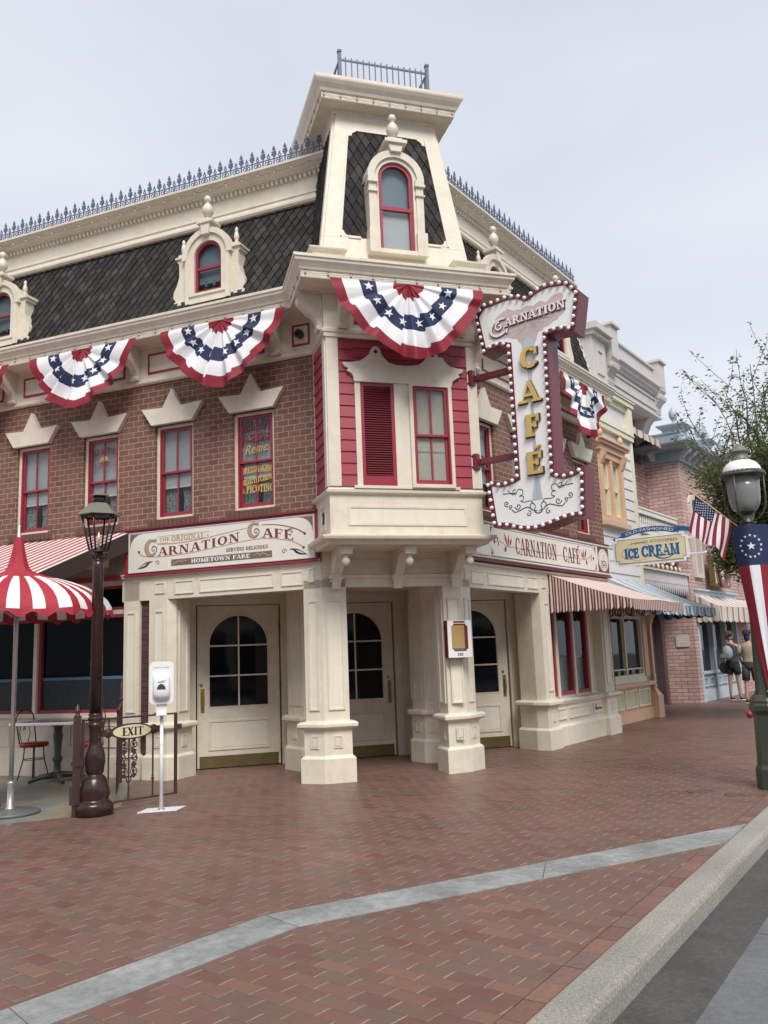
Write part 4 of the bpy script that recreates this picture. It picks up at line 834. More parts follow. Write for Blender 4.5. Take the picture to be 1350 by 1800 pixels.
# --- mansard roofs, fascias, dentils, cresting
def mansard(F, x0, x1, ys, yf, side):
    # ys: crown edge depth
    o = thingpart = None
    y0, z0, y1, z1 = -.06, 6.24, yf + .0, 7.84; V = Vector((0, y1 - y0, z1 - z0)); Lv = V.length; N = Vector((0, -(z1 - z0), y1 - y0)).normalized()
    mb = MB(); slates(mb, (0, y0, z0), (1, 0, 0), V, N, [(x0, 0), (x1, 0), (x1, Lv), (x0, Lv)], .132, .225, .026)
    rf = fin(mb, 'mansard_roof', cafe, F)
    mb = MB(); q = yf
    mb.sweep([(x0, q), (x1, q)], [(-.1, 7.80), (.08, 7.80), (.10, 7.83), (.10, 7.86), (.055, 7.90), (.05, 7.94), (.065, 7.95), (.065, 7.975), (.02, 8.0), (.0, 8.02), (0, 8.28), (.07, 8.30), (.07, 8.315), (.10, 8.33), (.16, 8.37), (.19, 8.40), (.20, 8.405), (.20, 8.44), (-.1, 8.46)], 'cream')
    fin(mb, 'roof_fascia', rf, F); mb = MB(); n = int((x1 - x0) / .075)
    for i in range(n): x = x0 + (i + .5) * (x1 - x0) / n; mb.box(x - .02, x + .02, q - .045, q + .001, 8.225, 8.285, 'cream')
    mb.box(x0, x1, q - .02, q, 8.27, 8.29, 'cream'); fin(mb, 'dentils', rf, F)
    mb = MB(); yc = q - .14; p = .18; n = int((x1 - x0) / p)
    mb.box(x0, x1, yc - .008, yc + .008, 8.455, 8.47, 'ironblue'); mb.box(x0, x1, yc - .006, yc + .006, 8.555, 8.567, 'ironblue')
    for i in range(n):
        x = x0 + (i + .5) * p
        mb.box(x - .008, x + .008, yc - .007, yc + .007, 8.44, 8.70, 'ironblue')
        mb.prism([(x - .028, 8.70), (x, 8.685), (x + .028, 8.70), (x, 8.765)], yc - .006, yc + .006, 'ironblue')
        for zz, ww in ((8.655, .04), (8.60, .028)): mb.prism([(x - ww, zz + .012), (x - ww + .012, zz - .008), (x + ww - .012, zz - .008), (x + ww, zz + .012), (x + ww - .012, zz + .022), (x, zz + .01), (x - ww + .012, zz + .022)], yc - .0065, yc + .0065, 'ironblue')
        for xm, zc, rr in ((x + .058, 8.511, .030), (x + p - .058, 8.511, .030), (x + p / 2, 8.600, .026), (x + .028, 8.628, .015), (x + p - .028, 8.628, .015)):
            o_ = [(xm + rr * math.cos(rad(a)), zc + rr * math.sin(rad(a))) for a in range(0, 360, 36)]; i_ = [(xm + (rr - .010) * math.cos(rad(a)), zc + (rr - .010) * math.sin(rad(a))) for a in range(0, 360, 36)]; mb.ring(i_, o_, yc - .0055, yc + .0055, 'ironblue')
        xm = x + p / 2; mb.box(xm - .005, xm + .005, yc - .005, yc + .005, 8.47, 8.575, 'ironblue'); mb.prism([(xm - .016, 8.63), (xm, 8.622), (xm + .016, 8.63), (xm, 8.668)], yc - .005, yc + .005, 'ironblue')
    fin(mb, 'roof_cresting', rf, F); return rf
rL = mansard(FL, -8.2, .35, 0, .45, 'L'); rR = mansard(FR, -.35, 5.3, 0, .355, 'R')
mb = MB(); mb.prismz([tuple(wp(FL, -8.2, .5)[:2]), tuple(wp(FL, .3, .5)[:2]), tuple(wp(FR, -.2, .5)[:2]), tuple(wp(FR, 5.3, .5)[:2]), tuple(wp(FR, 5.3, 6)[:2]), tuple(wp(FL, -8.2, 8)[:2])], 8.3, 8.4, 'lav'); fin(mb, 'roof_deck', cafe, FW)
mb = MB(); mb.prismx([(-.1, 6.2), (.355, 7.9), (.355, 8.4), (1.5, 8.4), (1.5, 5.3), (.0, 5.3)], 5.2, 5.3, 'cream'); fin(mb, 'gable_end', cafe, FR)
def finial(mb, x, y, z, s, m='cream'):
    mb.lathe([(.05, 0), (.05, .02), (.03, .035), (.028, .06), (.05, .075), (.075, .12), (.082, .16), (.07, .21), (.045, .25), (.03, .265), (.028, .28), (.05, .30), (.055, .335), (.04, .37), (.015, .39), (.001, .395)], x, y, m, 18, z, T=Matrix.Translation((x, y, z)) @ Matrix.Scale(s, 4) @ Matrix.Translation((-x, -y, -z)))
def dormer(F, cx, y=.0):
    c = cx; mb = MB(); y0 = y - .02; y1 = y + .45
    inner = arch_out(c - .225, c + .225, 6.60, 7.14, 14); outer = arch_out(c - .37, c + .37, 6.46, 7.14, 14); mb.ring(inner, outer, y0, y1, 'cream')
    mb.prism(arc(c, 7.12, .41, .43, 0, 180, 14) + arc(c, 7.12, .33, .35, 180, 0, 14), y0 - .03, y0 + .06, 'cream')
    mb.box(c - .30, c + .30, y0 - .02, y0 + .02, 6.56, 6.60, 'cream'); mb.box(c - .36, c - .30, y0 - .02, y0 + .02, 6.46, 7.12, 'cream'); mb.box(c + .30, c + .36, y0 - .02, y0 + .02, 6.46, 7.12, 'cream')
    mb.prism([(c - .055, 7.44), (c + .055, 7.44), (c + .08, 7.60), (c - .08, 7.60)], y0 - .06, y0 + .15, 'cream'); mb.box(c - .13, c + .13, y0 - .08, y0 + .15, 7.60, 7.635, 'cream'); mb.box(c - .10, c + .10, y0 - .06, y0 + .15, 7.635, 7.66, 'cream')
    d = fin(mb, 'dormer', cafe, F, .003); mb = MB(); finial(mb, c, y0 + .02, 7.66, 1.0); fin(mb, 'finial', d, F)
    for s in (-1, 1):
        mb = MB(); P = [(c + s * .37, 6.46), (c + s * .58, 6.46), (c + s * .58, 6.54), (c + s * .55, 6.56), (c + s * .59, 6.62), (c + s * .585, 6.70), (c + s * .53, 6.80), (c + s * .49, 6.92), (c + s * .49, 7.12), (c + s * .52, 7.14), (c + s * .52, 7.18), (c + s * .37, 7.18)]
        mb.prism(P, y0 + .03, y0 + .30, 'cream'); mb.box(min(c + s * .37, c + s * .54), max(c + s * .37, c + s * .54), y0 + .0, y0 + .32, 7.18, 7.21, 'cream'); mb.box(min(c + s * .385, c + s * .5), max(c + s * .385, c + s * .5), y0 + .02, y0 + .28, 7.21, 7.25, 'cream')
        fin(mb, 'scroll_side', d, F, .003); mb = MB(); mb.lathe([(.03, 0), (.032, .02), (.02, .035), (.034, .06), (.038, .10), (.028, .15), (.018, .17), (.026, .19), (.022, .22), (.002, .25)], c + s * .44, y0 + .07, 'cream', 14, 7.25); fin(mb, 'pinnacle', d, F)
    mb = MB(); inn = arch_out(c - .185, c + .185, 6.65, 7.14, 14); out_ = arch_out(c - .225, c + .225, 6.60, 7.14, 14); mb.ring(inn, out_, y0 + .04, y0 + .08, 'red'); mb.box(c - .2, c + .2, y0 + .035, y0 + .075, 6.955, 6.99, 'red'); w = fin(mb, 'window', d, F)
    mb = MB(); mb.prism(arch_out(c - .2, c + .2, 6.62, 7.14, 14), y0 + .06, y0 + .064, 'glass'); fin(mb, 'glass', w, F)
    mb = MB(); mb.prism(arch_out(c - .2, c + .2, 6.62, 7.14, 14), y0 + .11, y0 + .115, 'bluegrey'); fin(mb, 'blind', w, F)
for x in (-1.64, -5.48): dormer(FL, x)
for x in (1.50, 3.80): dormer(FR, x, -.03)
# --- tower
TB, TT = (-.05, 1.97, -.65, 1.75), (.29, 1.66, -.33, 1.40); TZ0, TZ1 = 6.27, 8.72
def lerp(a, b, t): return a + (b - a) * t
def tface(k):
    """frame of a sloping tower face: origin bottom-left, u along, v up the slope, n outward"""
    x0, x1, y0, y1 = TB; X0, X1, Y0, Y1 = TT
    c = [((x0, y0), (x1, y0)), ((x0, y1), (x0, y0)), ((x1, y0), (x1, y1)), ((x1, y1), (x0, y1))][k]; C = [((X0, Y0), (X1, Y0)), ((X0, Y1), (X0, Y0)), ((X1, Y0), (X1, Y1)), ((X1, Y1), (X0, Y1))][k]
    a, b = Vector((*c[0], TZ0)), Vector((*c[1], TZ0)); A, B = Vector((*C[0], TZ1)), Vector((*C[1], TZ1))
    U = (b - a).normalized(); mid = (A + B) / 2 - (a + b) / 2; V = (mid - U * mid.dot(U)).normalized(); N = U.cross(V)
    T = Matrix((U, -N, V)).transposed().to_4x4(); T.translation = a
    w = (b - a).length; ua = (A - a).dot(U); ub = (B - a).dot(U); h = (A - a).dot(V); return T, w, ua, ub, h
mb = MB(); poly = [(TB[0], TB[2]), (TB[1], TB[2]), (TB[1], TB[3]), (TB[0], TB[3])]; P2 = [(TT[0], TT[2]), (TT[1], TT[2]), (TT[1], TT[3]), (TT[0], TT[3])]
vs = [(*p, TZ0) for p in poly] + [(*p, TZ1) for p in P2]; mb.add(vs, [(0, 1, 5, 4), (1, 2, 6, 5), (2, 3, 7, 6), (3, 0, 4, 7)], 'cream')
tw = fin(mb, 'tower', cafe, FC)
for k in range(4):
    T, w, ua, ub, h = tface(k); sl = lambda v, m: (lerp(0, ua, v / h) + m, lerp(w, ub, v / h) - m); v0, v1 = (.50, h - .30) if k == 0 else (.12, h - .22)
    mg = .215 if k == 0 else .10
    a0, b0 = sl(v0, mg); a1, b1 = sl(v1, mg * .85); mb = MB(); Fk = FC @ T
    slates(mb, (0, -.004, 0), (1, 0, 0), (0, 0, 1), (0, -1, 0), [(a0, v0), (b0, v0), (b1, v1), (a1, v1)], .125, .235, .024); fin(mb, 'slate_panel', tw, Fk)
    mb = MB(); e0, f0 = sl(0, 0); e1, f1 = sl(h, 0); yb, yf_ = .0, -.034
    mb.prism([sl(v0 - .02, 0)[0:1] + (v0 - .02,), (a0, v0 - .02), (a0, v0), (a1, v1), (sl(v1, 0)[0], v1)], yf_, yb, 'cream'); mb.prism([(sl(v0 - .02, 0)[1], v0 - .02), (b0, v0 - .02), (b0, v0), (b1, v1), (sl(v1, 0)[1], v1)], yf_, yb, 'cream')
    mb.prism([(0, 0), (w, 0), (sl(v0, 0)[1], v0), (sl(v0, 0)[0], v0)], yf_ + .002, yb, 'cream'); mb.prism([(sl(v1, 0)[0], v1), (sl(v1, 0)[1], v1), (f1, h), (e1, h)], yf_ + .002, yb, 'cream')
    if k == 0:
        for (cx_, cz, s1, s2) in ((a1, v1, 1, -1), (b1, v1, -1, -1), (a0, v0, 1, 1), (b0, v0, -1, 1)):
            r = .13; mb.prism([(cx_, cz), (cx_ + s1 * r * .9, cz)] + [(cx_ + s1 * r * (1 - math.cos(rad(q))) * .0 + s1 * (r * .9 - r * .55 * math.sin(rad(q))), cz + s2 * (r * .55 * (1 - math.cos(rad(q))) + .02)) for q in (10, 40, 65, 90)] + [(cx_, cz + s2 * r * .75)], yf_ - .001, yb, 'cream')
        for (p, q) in (((a0, v0), (a1, v1)), ((b0, v0), (b1, v1))):
            mb.ribbon([p, q], .022, yf_ - .012, 'cream', .02)
        mb.ribbon([(a0 + .1, v0), (.55, v0)], .03, yf_ - .014, 'cream', .02); mb.ribbon([(1.45, v0), (b0 - .1, v0)], .03, yf_ - .014, 'cream', .02)
    fin(mb, 'tower_trim', tw, Fk)
mb = MB(); mb.stack(P2, [(8.66, -.1), (8.66, .02), (8.68, .05), (8.715, .06), (8.72, .24), (8.735, .245), (8.80, .245), (8.815, .265), (8.85, .28), (8.90, .32), (8.94, .345), (8.96, .35), (9.0, .35), (9.03, .2)], 'cream'); crn = fin(mb, 'tower_crown', tw, FC)
mb = MB(); mb.stack(poly, [(6.2, .0), (6.2, .10), (6.30, .10), (6.32, .07), (6.36, .06), (6.38, .03), (6.44, .02)], 'cream')
for a in ((-.17, .22), (1.72, 2.11)):
    q = [(a[0], -.78), (a[1], -.78), (a[1], -.55), (a[0], -.55)]; mb.stack(q, [(6.2, 0), (6.44, 0), (6.455, .02), (6.48, .045), (6.50, .05), (6.52, .0)], 'cream')
fin(mb, 'tower_base', tw, FC, .003)
yw = -.72; c = .965; mb = MB()
mb.ring(arch_out(c - .235, c + .235, 6.58, 7.60, 18), arch_out(c - .30, c + .30, 6.55, 7.60, 18), yw + .0, yw + .35, 'cream')
mb.prism(arc(c, 7.59, .385, .395, 0, 180, 18) + arc(c, 7.59, .29, .30, 180, 0, 18), yw - .03, yw + .33, 'cream')
for s in (-1, 1):
    a, b = sorted((c + s * .27, c + s * .37)); mb.box(a, b, yw - .02, yw + .33, 6.55, 7.56, 'cream'); mb.box(a - .02, b + .02, yw - .05, yw + .1, 7.50, 7.535, 'cream'); mb.box(a - .01, b + .01, yw - .04, yw + .1, 7.535, 7.60, 'cream'); mb.box(a - .015, b + .015, yw - .045, yw + .1, 7.37, 7.39, 'cream')
    mb.box(a - .02, b + .02, yw - .06, yw + .1, 6.53, 6.85, 'cream')
mb.box(c - .25, c + .25, yw - .05, yw + .1, 6.53, 6.59, 'cream')
mb.prism([(c - .07, 7.95), (c + .07, 7.95), (c + .10, 8.06), (c - .10, 8.06)], yw - .07, yw + .3, 'cream'); mb.box(c - .15, c + .15, yw - .10, yw + .3, 8.06, 8.11, 'cream'); mb.box(c - .10, c + .10, yw - .06, yw + .2, 8.11, 8.15, 'cream')
tws = fin(mb, 'tower_window', tw, FC, .003); mb = MB(); finial(mb, c, yw + .04, 8.15, 1.0); fin(mb, 'finial', tws, FC)
mb = MB(); mb.ring(arch_out(c - .185, c + .185, 6.60, 7.60, 18), arch_out(c - .24, c + .24, 6.58, 7.60, 18), yw + .03, yw + .08, 'red'); mb.box(c - .22, c + .22, yw + .022, yw + .07, 7.16, 7.21, 'red'); fin(mb, 'sash', tws, FC)
mb = MB(); mb.prism(arch_out(c - .2, c + .2, 6.59, 7.60, 18), yw + .06, yw + .064, 'glass'); fin(mb, 'glass', tws, FC)
mb = MB(); mb.prism(arch_out(c - .22, c + .22, 6.6, 7.60, 18), yw + .12, yw + .125, 'bluegrey'); mb.box(c - .22, c + .22, yw + .09, yw + .10, 6.58, 7.14, 'clothwhite'); fin(mb, 'blind', tws, FC)
mb = MB(); mb.box(1.56, 1.68, -.545, -.40, 6.86, 6.96, 'black'); fin(mb, 'vent', tw, FC)
mb = MB()
for x in (.35, 1.60): mb.box(x - .022, x + .022, -.42, -.376, 9.0, 9.56, 'ironblue'); mb.box(x - .028, x + .028, -.428, -.370, 9.56, 9.59, 'ironblue'); mb.box(x - .02, x + .02, .9, .94, 9.0, 9.5, 'ironblue'); mb.box(x - .012, x + .012, -.38, .92, 9.445, 9.465, 'ironblue')
for x in (.35, 1.60):
    for i in range(9): mb.box(x - .006, x + .006, -.3 + i * .13, -.288 + i * .13, 9.0, 9.46, 'ironblue')
mb.box(.35, 1.60, -.41, -.39, 9.44, 9.465, 'ironblue'); mb.box(.35, 1.60, .91, .93, 9.44, 9.465, 'ironblue')
for i in range(14): x = .35 + 1.25 * (i + 1) / 15; mb.box(x - .007, x + .007, -.407, -.393, 9.0, 9.50, 'ironblue')
fin(mb, 'roof_railing', tw, FC)
# --- light strings: things of their own, clipped on the cornices
def light_string(name, label, pts, n, drop=.012):
    mb = MB(); tot = [0]
    for i in range(len(pts) - 1): tot.append(tot[-1] + (Vector(pts[i + 1]) - Vector(pts[i])).length)
    P = []
    for k in range(n * 4 + 1):
        d = tot[-1] * k / (n * 4); i = max(j for j in range(len(pts) - 1) if tot[j] <= d + 1e-9); t = (d - tot[i]) / (tot[i + 1] - tot[i]); p = Vector(pts[i]).lerp(Vector(pts[i + 1]), t)
        p.z += -drop * 1.6 * math.sin(k % 4 / 4 * math.pi) + random.uniform(-.004, .004); P.append(p)
        if k % 4 == 0: mb.ball(p - Vector((0, 0, .012)), .014, 'sbulb', 8, 1.3); mb.lathe([(.008, 0), (.008, .018)], p.x, p.y, 'black', 6, p.z - .002)
    mb.tube(P, .0022, 'taupe', 4); return tag(fin(mb, name), label, 'string lights')
def offp(i, o, z): q = mitre(path, i, o, False); return (q.x, q.y, z)
light_string('light_string', 'string of small clear bulbs clipped along the main cornice above the buntings', [offp(i, .36, 6.02) for i in range(6)], 60)
cp = [wp(FC, TT[0] - .255, TT[3]), wp(FC, TT[0] - .255, TT[2] - .255), wp(FC, TT[1] + .255, TT[2] - .255), wp(FC, TT[1] + .255, TT[3])]
light_string('light_string', 'short string of small bulbs along the crown of the corner tower', [(p.x, p.y, 8.775) for p in cp], 26, .01)
light_string('light_string', 'string of small bulbs under the iron cresting of the long left roof', [tuple(wp(FL, -8, .45 - .165, 8.345)), tuple(wp(FL, .1, .45 - .165, 8.345))], 30, .01)
light_string('light_string', 'string of small bulbs under the iron cresting of the right roof', [tuple(wp(FR, 0, .355 - .165, 8.345)), tuple(wp(FR, 5.3, .355 - .165, 8.345))], 20, .01)
# ================= SIGNS =================
s1 = thing('fascia_sign', 'long white sign with red border and old lettering above the left door', 'sign', FL @ Matrix.Translation((-1.48, 0, 3.0)))
mb = MB(); mb.box(-2.98, -.01, -.05, .02, 2.705, 3.315, 'red'); mb.box(-2.99, .0, -.075, .02, 3.315, 3.345, 'maroon'); mb.box(-2.98, -.01, -.06, .02, 2.685, 2.71, 'red'); fin(mb, 'backing', s1, FL, .003)
mb = MB(); mb.box(-2.90, -.045, -.058, -.045, 2.735, 3.28, 'signcream'); mb.rframe(-2.905, -.04, 2.73, 3.285, .012, -.064, -.05, 'lav'); bd = fin(mb, 'board', s1, FL)
mb = MB(); Y = -.0605; X0, X1 = -2.88, -.065
for s, xx in ((1, X0), (-1, X1)):
    for zz, q in ((3.262, -1),) + (((2.752, 1),) if False else ()): mb.prism([(xx, zz)] + [(xx + s * .2 * (1 - math.sin(rad(a))) if True else 0, zz + q * .2 * (1 - math.cos(rad(a)))) for a in (0, 18, 36, 54, 72, 90)], Y, Y + .004, 'taupe')
sp_ = lambda pts, n=6: [((1 - t) * pts[i][0] + t * pts[i + 1][0], (1 - t) * pts[i][1] + t * pts[i + 1][1]) for i in range(len(pts) - 1) for t in [k / n for k in range(n)]] + [pts[-1]]
def smooth(P, n=6):
    out_ = []
    for i in range(len(P) - 1):
        p0, p1, p2, p3 = P[max(i - 1, 0)], P[i], P[i + 1], P[min(i + 2, len(P) - 1)]
        for k in range(n):
            t = k / n; out_.append(tuple(.5 * (2 * p1[j] + (p2[j] - p0[j]) * t + (2 * p0[j] - 5 * p1[j] + 4 * p2[j] - p3[j]) * t * t + (3 * p1[j] - p0[j] - 3 * p2[j] + p3[j]) * t ** 3) for j in (0, 1)))
    return out_ + [P[-1]]
base = smooth([(-2.73, 3.01), (-2.66, 2.955), (-2.4, 2.925), (-2.05, 2.93), (-1.72, 2.955), (-1.35, 2.995), (-.97, 3.035), (-.7, 3.03), (-.42, 2.985), (-.3, 2.94), (-.2, 2.875)])
topc = smooth([(-2.42, 3.10), (-2.2, 3.09), (-1.94, 3.095), (-1.7, 3.115), (-1.4, 3.15), (-1.2, 3.175), (-1.02, 3.195)]); topd = smooth([(-.80, 3.215), (-.6, 3.20), (-.42, 3.16), (-.28, 3.11), (-.18, 3.05)])
def fat(P, a, b): return [a + (b - a) * i / (len(P) - 1) for i in range(len(P))]
for P in (base,): mb.ribbon(P, [.008 + .010 * abs(2 * i / len(P) - 1) ** 3 for i in range(len(P))], Y, 'tan', .004)
mb.ribbon(topc, fat(topc, .014, .007), Y, 'tan', .004); mb.ribbon(topd, fat(topd, .007, .014), Y - .0003, 'darkred', .004)
for x, z in ((-2.73, 3.015), (-.2, 2.875), (-.18, 3.05)): mb.prism([(x + .018 * math.cos(rad(a)), z + .018 * math.sin(rad(a))) for a in range(0, 360, 45)], Y - .001, Y + .003, 'darkred')
def bz(X):
    for i in range(len(base) - 1):
        if base[i][0] <= X <= base[i + 1][0]: t = (X - base[i][0]) / (base[i + 1][0] - base[i][0]); return base[i][1] + t * (base[i + 1][1] - base[i][1])
    return base[-1][1] if X > -1 else base[0][1]
def wbase(X, Z): return X, Z + bz(X) + .016
text(mb, 'ARNATION', -2.42, -1.13, 0, .112, Y - .001, 'darkred', .004, wbase, .06); text(mb, 'AF\u00c9', -.80, -.34, 0, .115, Y - .001, 'darkred', .004, wbase, .06)
def bigC(mb, cx, cz, s, m, m2, y):
    o = arc(cx, cz, .105 * s, .115 * s, 50, 320, 22); i_ = arc(cx + .018 * s, cz, .062 * s, .088 * s, 50, 320, 22)
    for k in range(22): mb.prism([o[k], o[k + 1], i_[k + 1], i_[k]], y - .0002 * (k % 2), y + .004, m)
    mb.ribbon(arc(cx, cz, .105 * s, .115 * s, 50, 320, 22), .007, y - .001, m2, .004); mb.ribbon(i_, .006, y - .0012, m2, .004)
    mb.ribbon(spiral(cx + .045 * s, cz - .02 * s, .055 * s, .008, -50, 400), fat([0] * 25, .014 * s, .006), y - .0015, m2, .004); mb.ribbon([(cx + .05 * s, cz + .09 * s), (cx + .075 * s, cz + .12 * s), (cx + .085 * s, cz + .06 * s)], .009, y - .0018, m2, .004)
bigC(mb, -2.53, 3.055, 1.0, 'tan', 'taupe', Y - .001); bigC(mb, -.92, 3.155, .86, 'tan', 'taupe', Y - .001)
text(mb, 'THE', -2.40, -2.225, 3.135, .048, Y, 'tan', .004); text(mb, 'ORIGINAL', -2.20, -1.67, 3.12, .072, Y, 'tan', .004, bold=.002)
mb.ribbon([(-2.43, 3.20), (-1.6, 3.203)], .004, Y, 'tan'); mb.ribbon([(-2.43, 3.108), (-2.25, 3.108)], .004, Y, 'tan')
for x in (-2.45, -1.62): mb.prism(star(x, 3.155, .018, 0, .5), Y, Y + .004, 'tan')
text(mb, 'SERVING DELICIOUS', -1.34, -.71, 2.908, .044, Y, 'taupe', .004, bold=.001)
mb.prism([(-2.2, 2.785), (-.655, 2.785), (-.655, 2.872), (-2.2, 2.872)], Y + .001, Y + .004, 'taupe'); text(mb, 'HOMETOWN FARE', -1.88, -.98, 2.803, .052, Y - .001, 'signwhite', .003, bold=.001)
for s, x in ((1, -2.06), (-1, -.80)):
    mb.ribbon(smooth([(x - s * .12, 2.80), (x - s * .06, 2.83), (x, 2.85), (x + s * .03, 2.825), (x + s * .06, 2.85), (x + s * .12, 2.83)]), .012, Y - .001, 'tan', .003)
for s, x in ((1, -2.75), (-1, -.15)):
    P = smooth([(x, 2.785), (x + s * .10, 2.80), (x + s * .16, 2.83), (x + s * .19, 2.86), (x + s * .25, 2.868)]); mb.ribbon(P, [.006 + .022 * math.sin(math.pi * i / (len(P) - 1)) for i in range(len(P))], Y, 'black', .003)
    P = smooth([(x + s * .03, 2.80), (x + s * .11, 2.845), (x + s * .17, 2.862)]); mb.ribbon(P, fat(P, .006, .02), Y - .0005, 'taupe', .003); mb.ribbon(spiral(x + s * .33, 2.845, .035, .006, 180 if s > 0 else 0, 180 + s * -420 if s > 0 else 420), .007, Y, 'black', .003)
mb.box(-2.245, -2.235, Y, Y + .003, 2.76, 2.86, 'white')
fin(mb, 'lettering', bd, FL)
# right fascia sign
s2 = thing('fascia_sign', 'long cream sign with beaded maroon edges and a painted vine over the right door', 'sign', FR @ Matrix.Translation((2.7, 0, 3.0)))
mb = MB(); mb.box(.12, 5.21, -.06, .0, 2.73, 3.31, 'maroon'); mb.box(.10, 5.225, -.085, .0, 3.295, 3.32, 'maroon'); mb.box(.10, 5.225, -.085, .0, 2.715, 2.745, 'maroon')
fin(mb, 'backing', s2, FR, .003)
mb = MB()
for z in (3.27, 2.775):
    n = 100
    for i in range(n): x = .14 + 5.06 * (i + .5) / n; mb.lathe([(.012, -.018), (.019, 0), (.012, .018)], x, -.068, 'lav', 6, z)
fin(mb, 'bead_trim', s2, FR)['kind'] = 'stuff'
mb = MB(); mb.box(.14, 4.58, -.07, -.055, 2.805, 3.24, 'signcream'); mb.box(4.62, 5.19, -.07, -.055, 2.805, 3.24, 'maroon'); mb.rframe(.74, 4.575, 2.812, 3.235, .014, -.078, -.06, 'signcream'); mb.box(.70, .74, -.078, -.05, 2.80, 3.245, 'signcream'); mb.box(4.575, 4.635, -.078, -.05, 2.80, 3.245, 'signcream'); mb.box(5.16, 5.2, -.078, -.05, 2.80, 3.245, 'signcream')
mb.prism([(4.90 + .225 * math.cos(rad(a)), 3.02 + .20 * math.sin(rad(a))) for a in range(0, 360, 12)], -.076, -.06, 'signcream'); mb.prism([(.42 + .225 * math.cos(rad(a)), 3.02 + .20 * math.sin(rad(a))) for a in range(0, 360, 12)], -.073, -.06, 'signcream')
bd = fin(mb, 'board', s2, FR, .002)
mb = MB(); Y = -.072
text(mb, 'CARNATION', 1.50, 2.93, 2.885, .25, Y - .001, 'darkred', .004); text(mb, 'CAF\u00c9', 3.17, 3.86, 2.885, .25, Y - .001, 'darkred', .004)
mb.ribbon([(1.42, 2.975), (3.95, 2.975)], .012, Y, 'tan', .004)
for s, x in ((1, .86), (-1, 4.46)):
    mb.ribbon(smooth([(x + s * .04, 3.02), (x + s * .2, 3.03), (x + s * .36, 2.98), (x + s * .56, 2.975)]), .012, Y, 'tan', .004)
    for (dx, dz, a, l, w) in ((.40, 2.98, 115, .20, .05), (.43, 2.98, 85, .17, .045), (.46, 2.98, 58, .15, .045), (.36, 2.97, 235, .10, .07), (.04, 3.02, 180, .06, .07), (.10, 3.03, 80, .06, .04), (.12, 3.02, 280, .06, .03)):
        a = a if s > 0 else 180 - a; c, q = math.cos(rad(a)), math.sin(rad(a)); bx, bz_ = x + s * dx, dz
        mb.prism([(bx, bz_), (bx + c * l * .5 - q * w / 2, bz_ + q * l * .5 + c * w / 2), (bx + c * l, bz_ + q * l), (bx + c * l * .5 + q * w / 2, bz_ + q * l * .5 - c * w / 2)], Y - .002, Y + .003, 'red')
    for zz, q in ((3.222, -1), (2.825, 1)): xx = .76 if s > 0 else 4.56; mb.prism([(xx, zz), (xx + s * .07, zz), (xx + s * .03, zz + q * .05), (xx, zz + q * .10)], Y - .001, Y + .003, 'darkred'); mb.ribbon([(xx, zz + q * .12), (xx + s * .10, zz + q * .02)], .008, Y, 'tan', .004)
cx = 4.90; mb.ribbon([(cx + .19 * math.cos(rad(a)), 3.02 + .165 * math.sin(rad(a))) for a in range(0, 370, 12)], .008, -.078, 'tan', .004)
mb.ribbon([(cx - .10, 3.0), (cx + .12, 3.0), (cx + .10, 2.93), (cx - .08, 2.93), (cx - .10, 3.0)], .012, -.079, 'darkred', .004); mb.ribbon(arc(cx - .06, 2.93, .05, .045, 0, 360, 12), .008, -.0795, 'darkred', .004); mb.ribbon(arc(cx + .08, 2.93, .05, .045, 0, 360, 12), .008, -.0795, 'darkred', .004); mb.ribbon([(cx - .02, 3.0), (cx, 3.10), (cx + .06, 3.12)], .010, -.0797, 'tan', .004)
fin(mb, 'lettering', bd, FR)
# blade sign
bs = thing('blade_sign', 'tall vertical sign with white bulbs and gold letters on maroon arms beside the bay', 'sign', FS @ Matrix.Translation((.9, 0, 3)))
oc = [(.20, 5.66), (.29, 5.78)] + smooth([(.29, 5.78), (.45, 5.785), (.62, 5.80), (.78, 5.77), (.89, 5.715), (1.0, 5.765), (1.15, 5.80), (1.30, 5.785), (1.40, 5.77)], 4)[1:] + [(1.53, 5.62), (1.45, 5.19)] + smooth([(1.45, 5.19), (1.3, 5.235), (1.18, 5.24), (1.09, 5.22)], 4)[1:] + [(1.06, 3.50)] + smooth([(1.06, 3.50), (1.18, 3.455), (1.30, 3.46), (1.43, 3.50)], 4)[1:] + [(1.40, 3.0)] + smooth([(1.40, 3.0), (1.24, 3.0), (1.08, 2.965), (.92, 2.925), (.78, 2.91), (.62, 2.93), (.45, 2.985), (.29, 3.0)], 4)[1:] + [(.23, 3.52)] + smooth([(.23, 3.52), (.38, 3.47), (.50, 3.48), (.63, 3.52)], 4)[1:] + [(.625, 5.20)] + smooth([(.625, 5.20), (.5, 5.24), (.38, 5.235), (.28, 5.20)], 4)[1:]
ol = []
for p in oc:
    if not ol or math.hypot(p[0] - ol[-1][0], p[1] - ol[-1][1]) > .012: ol.append(p)
if math.hypot(ol[0][0] - ol[-1][0], ol[0][1] - ol[-1][1]) < .012: ol.pop()
def inset(P, d):
    n = len(P); a = sum(P[i][0] * P[(i + 1) % n][1] - P[(i + 1) % n][0] * P[i][1] for i in range(n)); s = 1 if a > 0 else -1; out_ = []
    for i in range(n):
        def nn(p, q): dx, dz = q[0] - p[0], q[1] - p[1]; l = math.hypot(dx, dz); return Vector((-dz / l * s, dx / l * s))
        n1, n2 = nn(P[i - 1], P[i]), nn(P[i], P[(i + 1) % n]); h = (n1 + n2) / max(.45, (n1 + n2).dot(n1)); out_.append((P[i][0] + h.x * d, P[i][1] + h.y * d))
    return out_
outer = inset(ol, -.035); inner = inset(ol, .035); FY, BY = -.17, .12
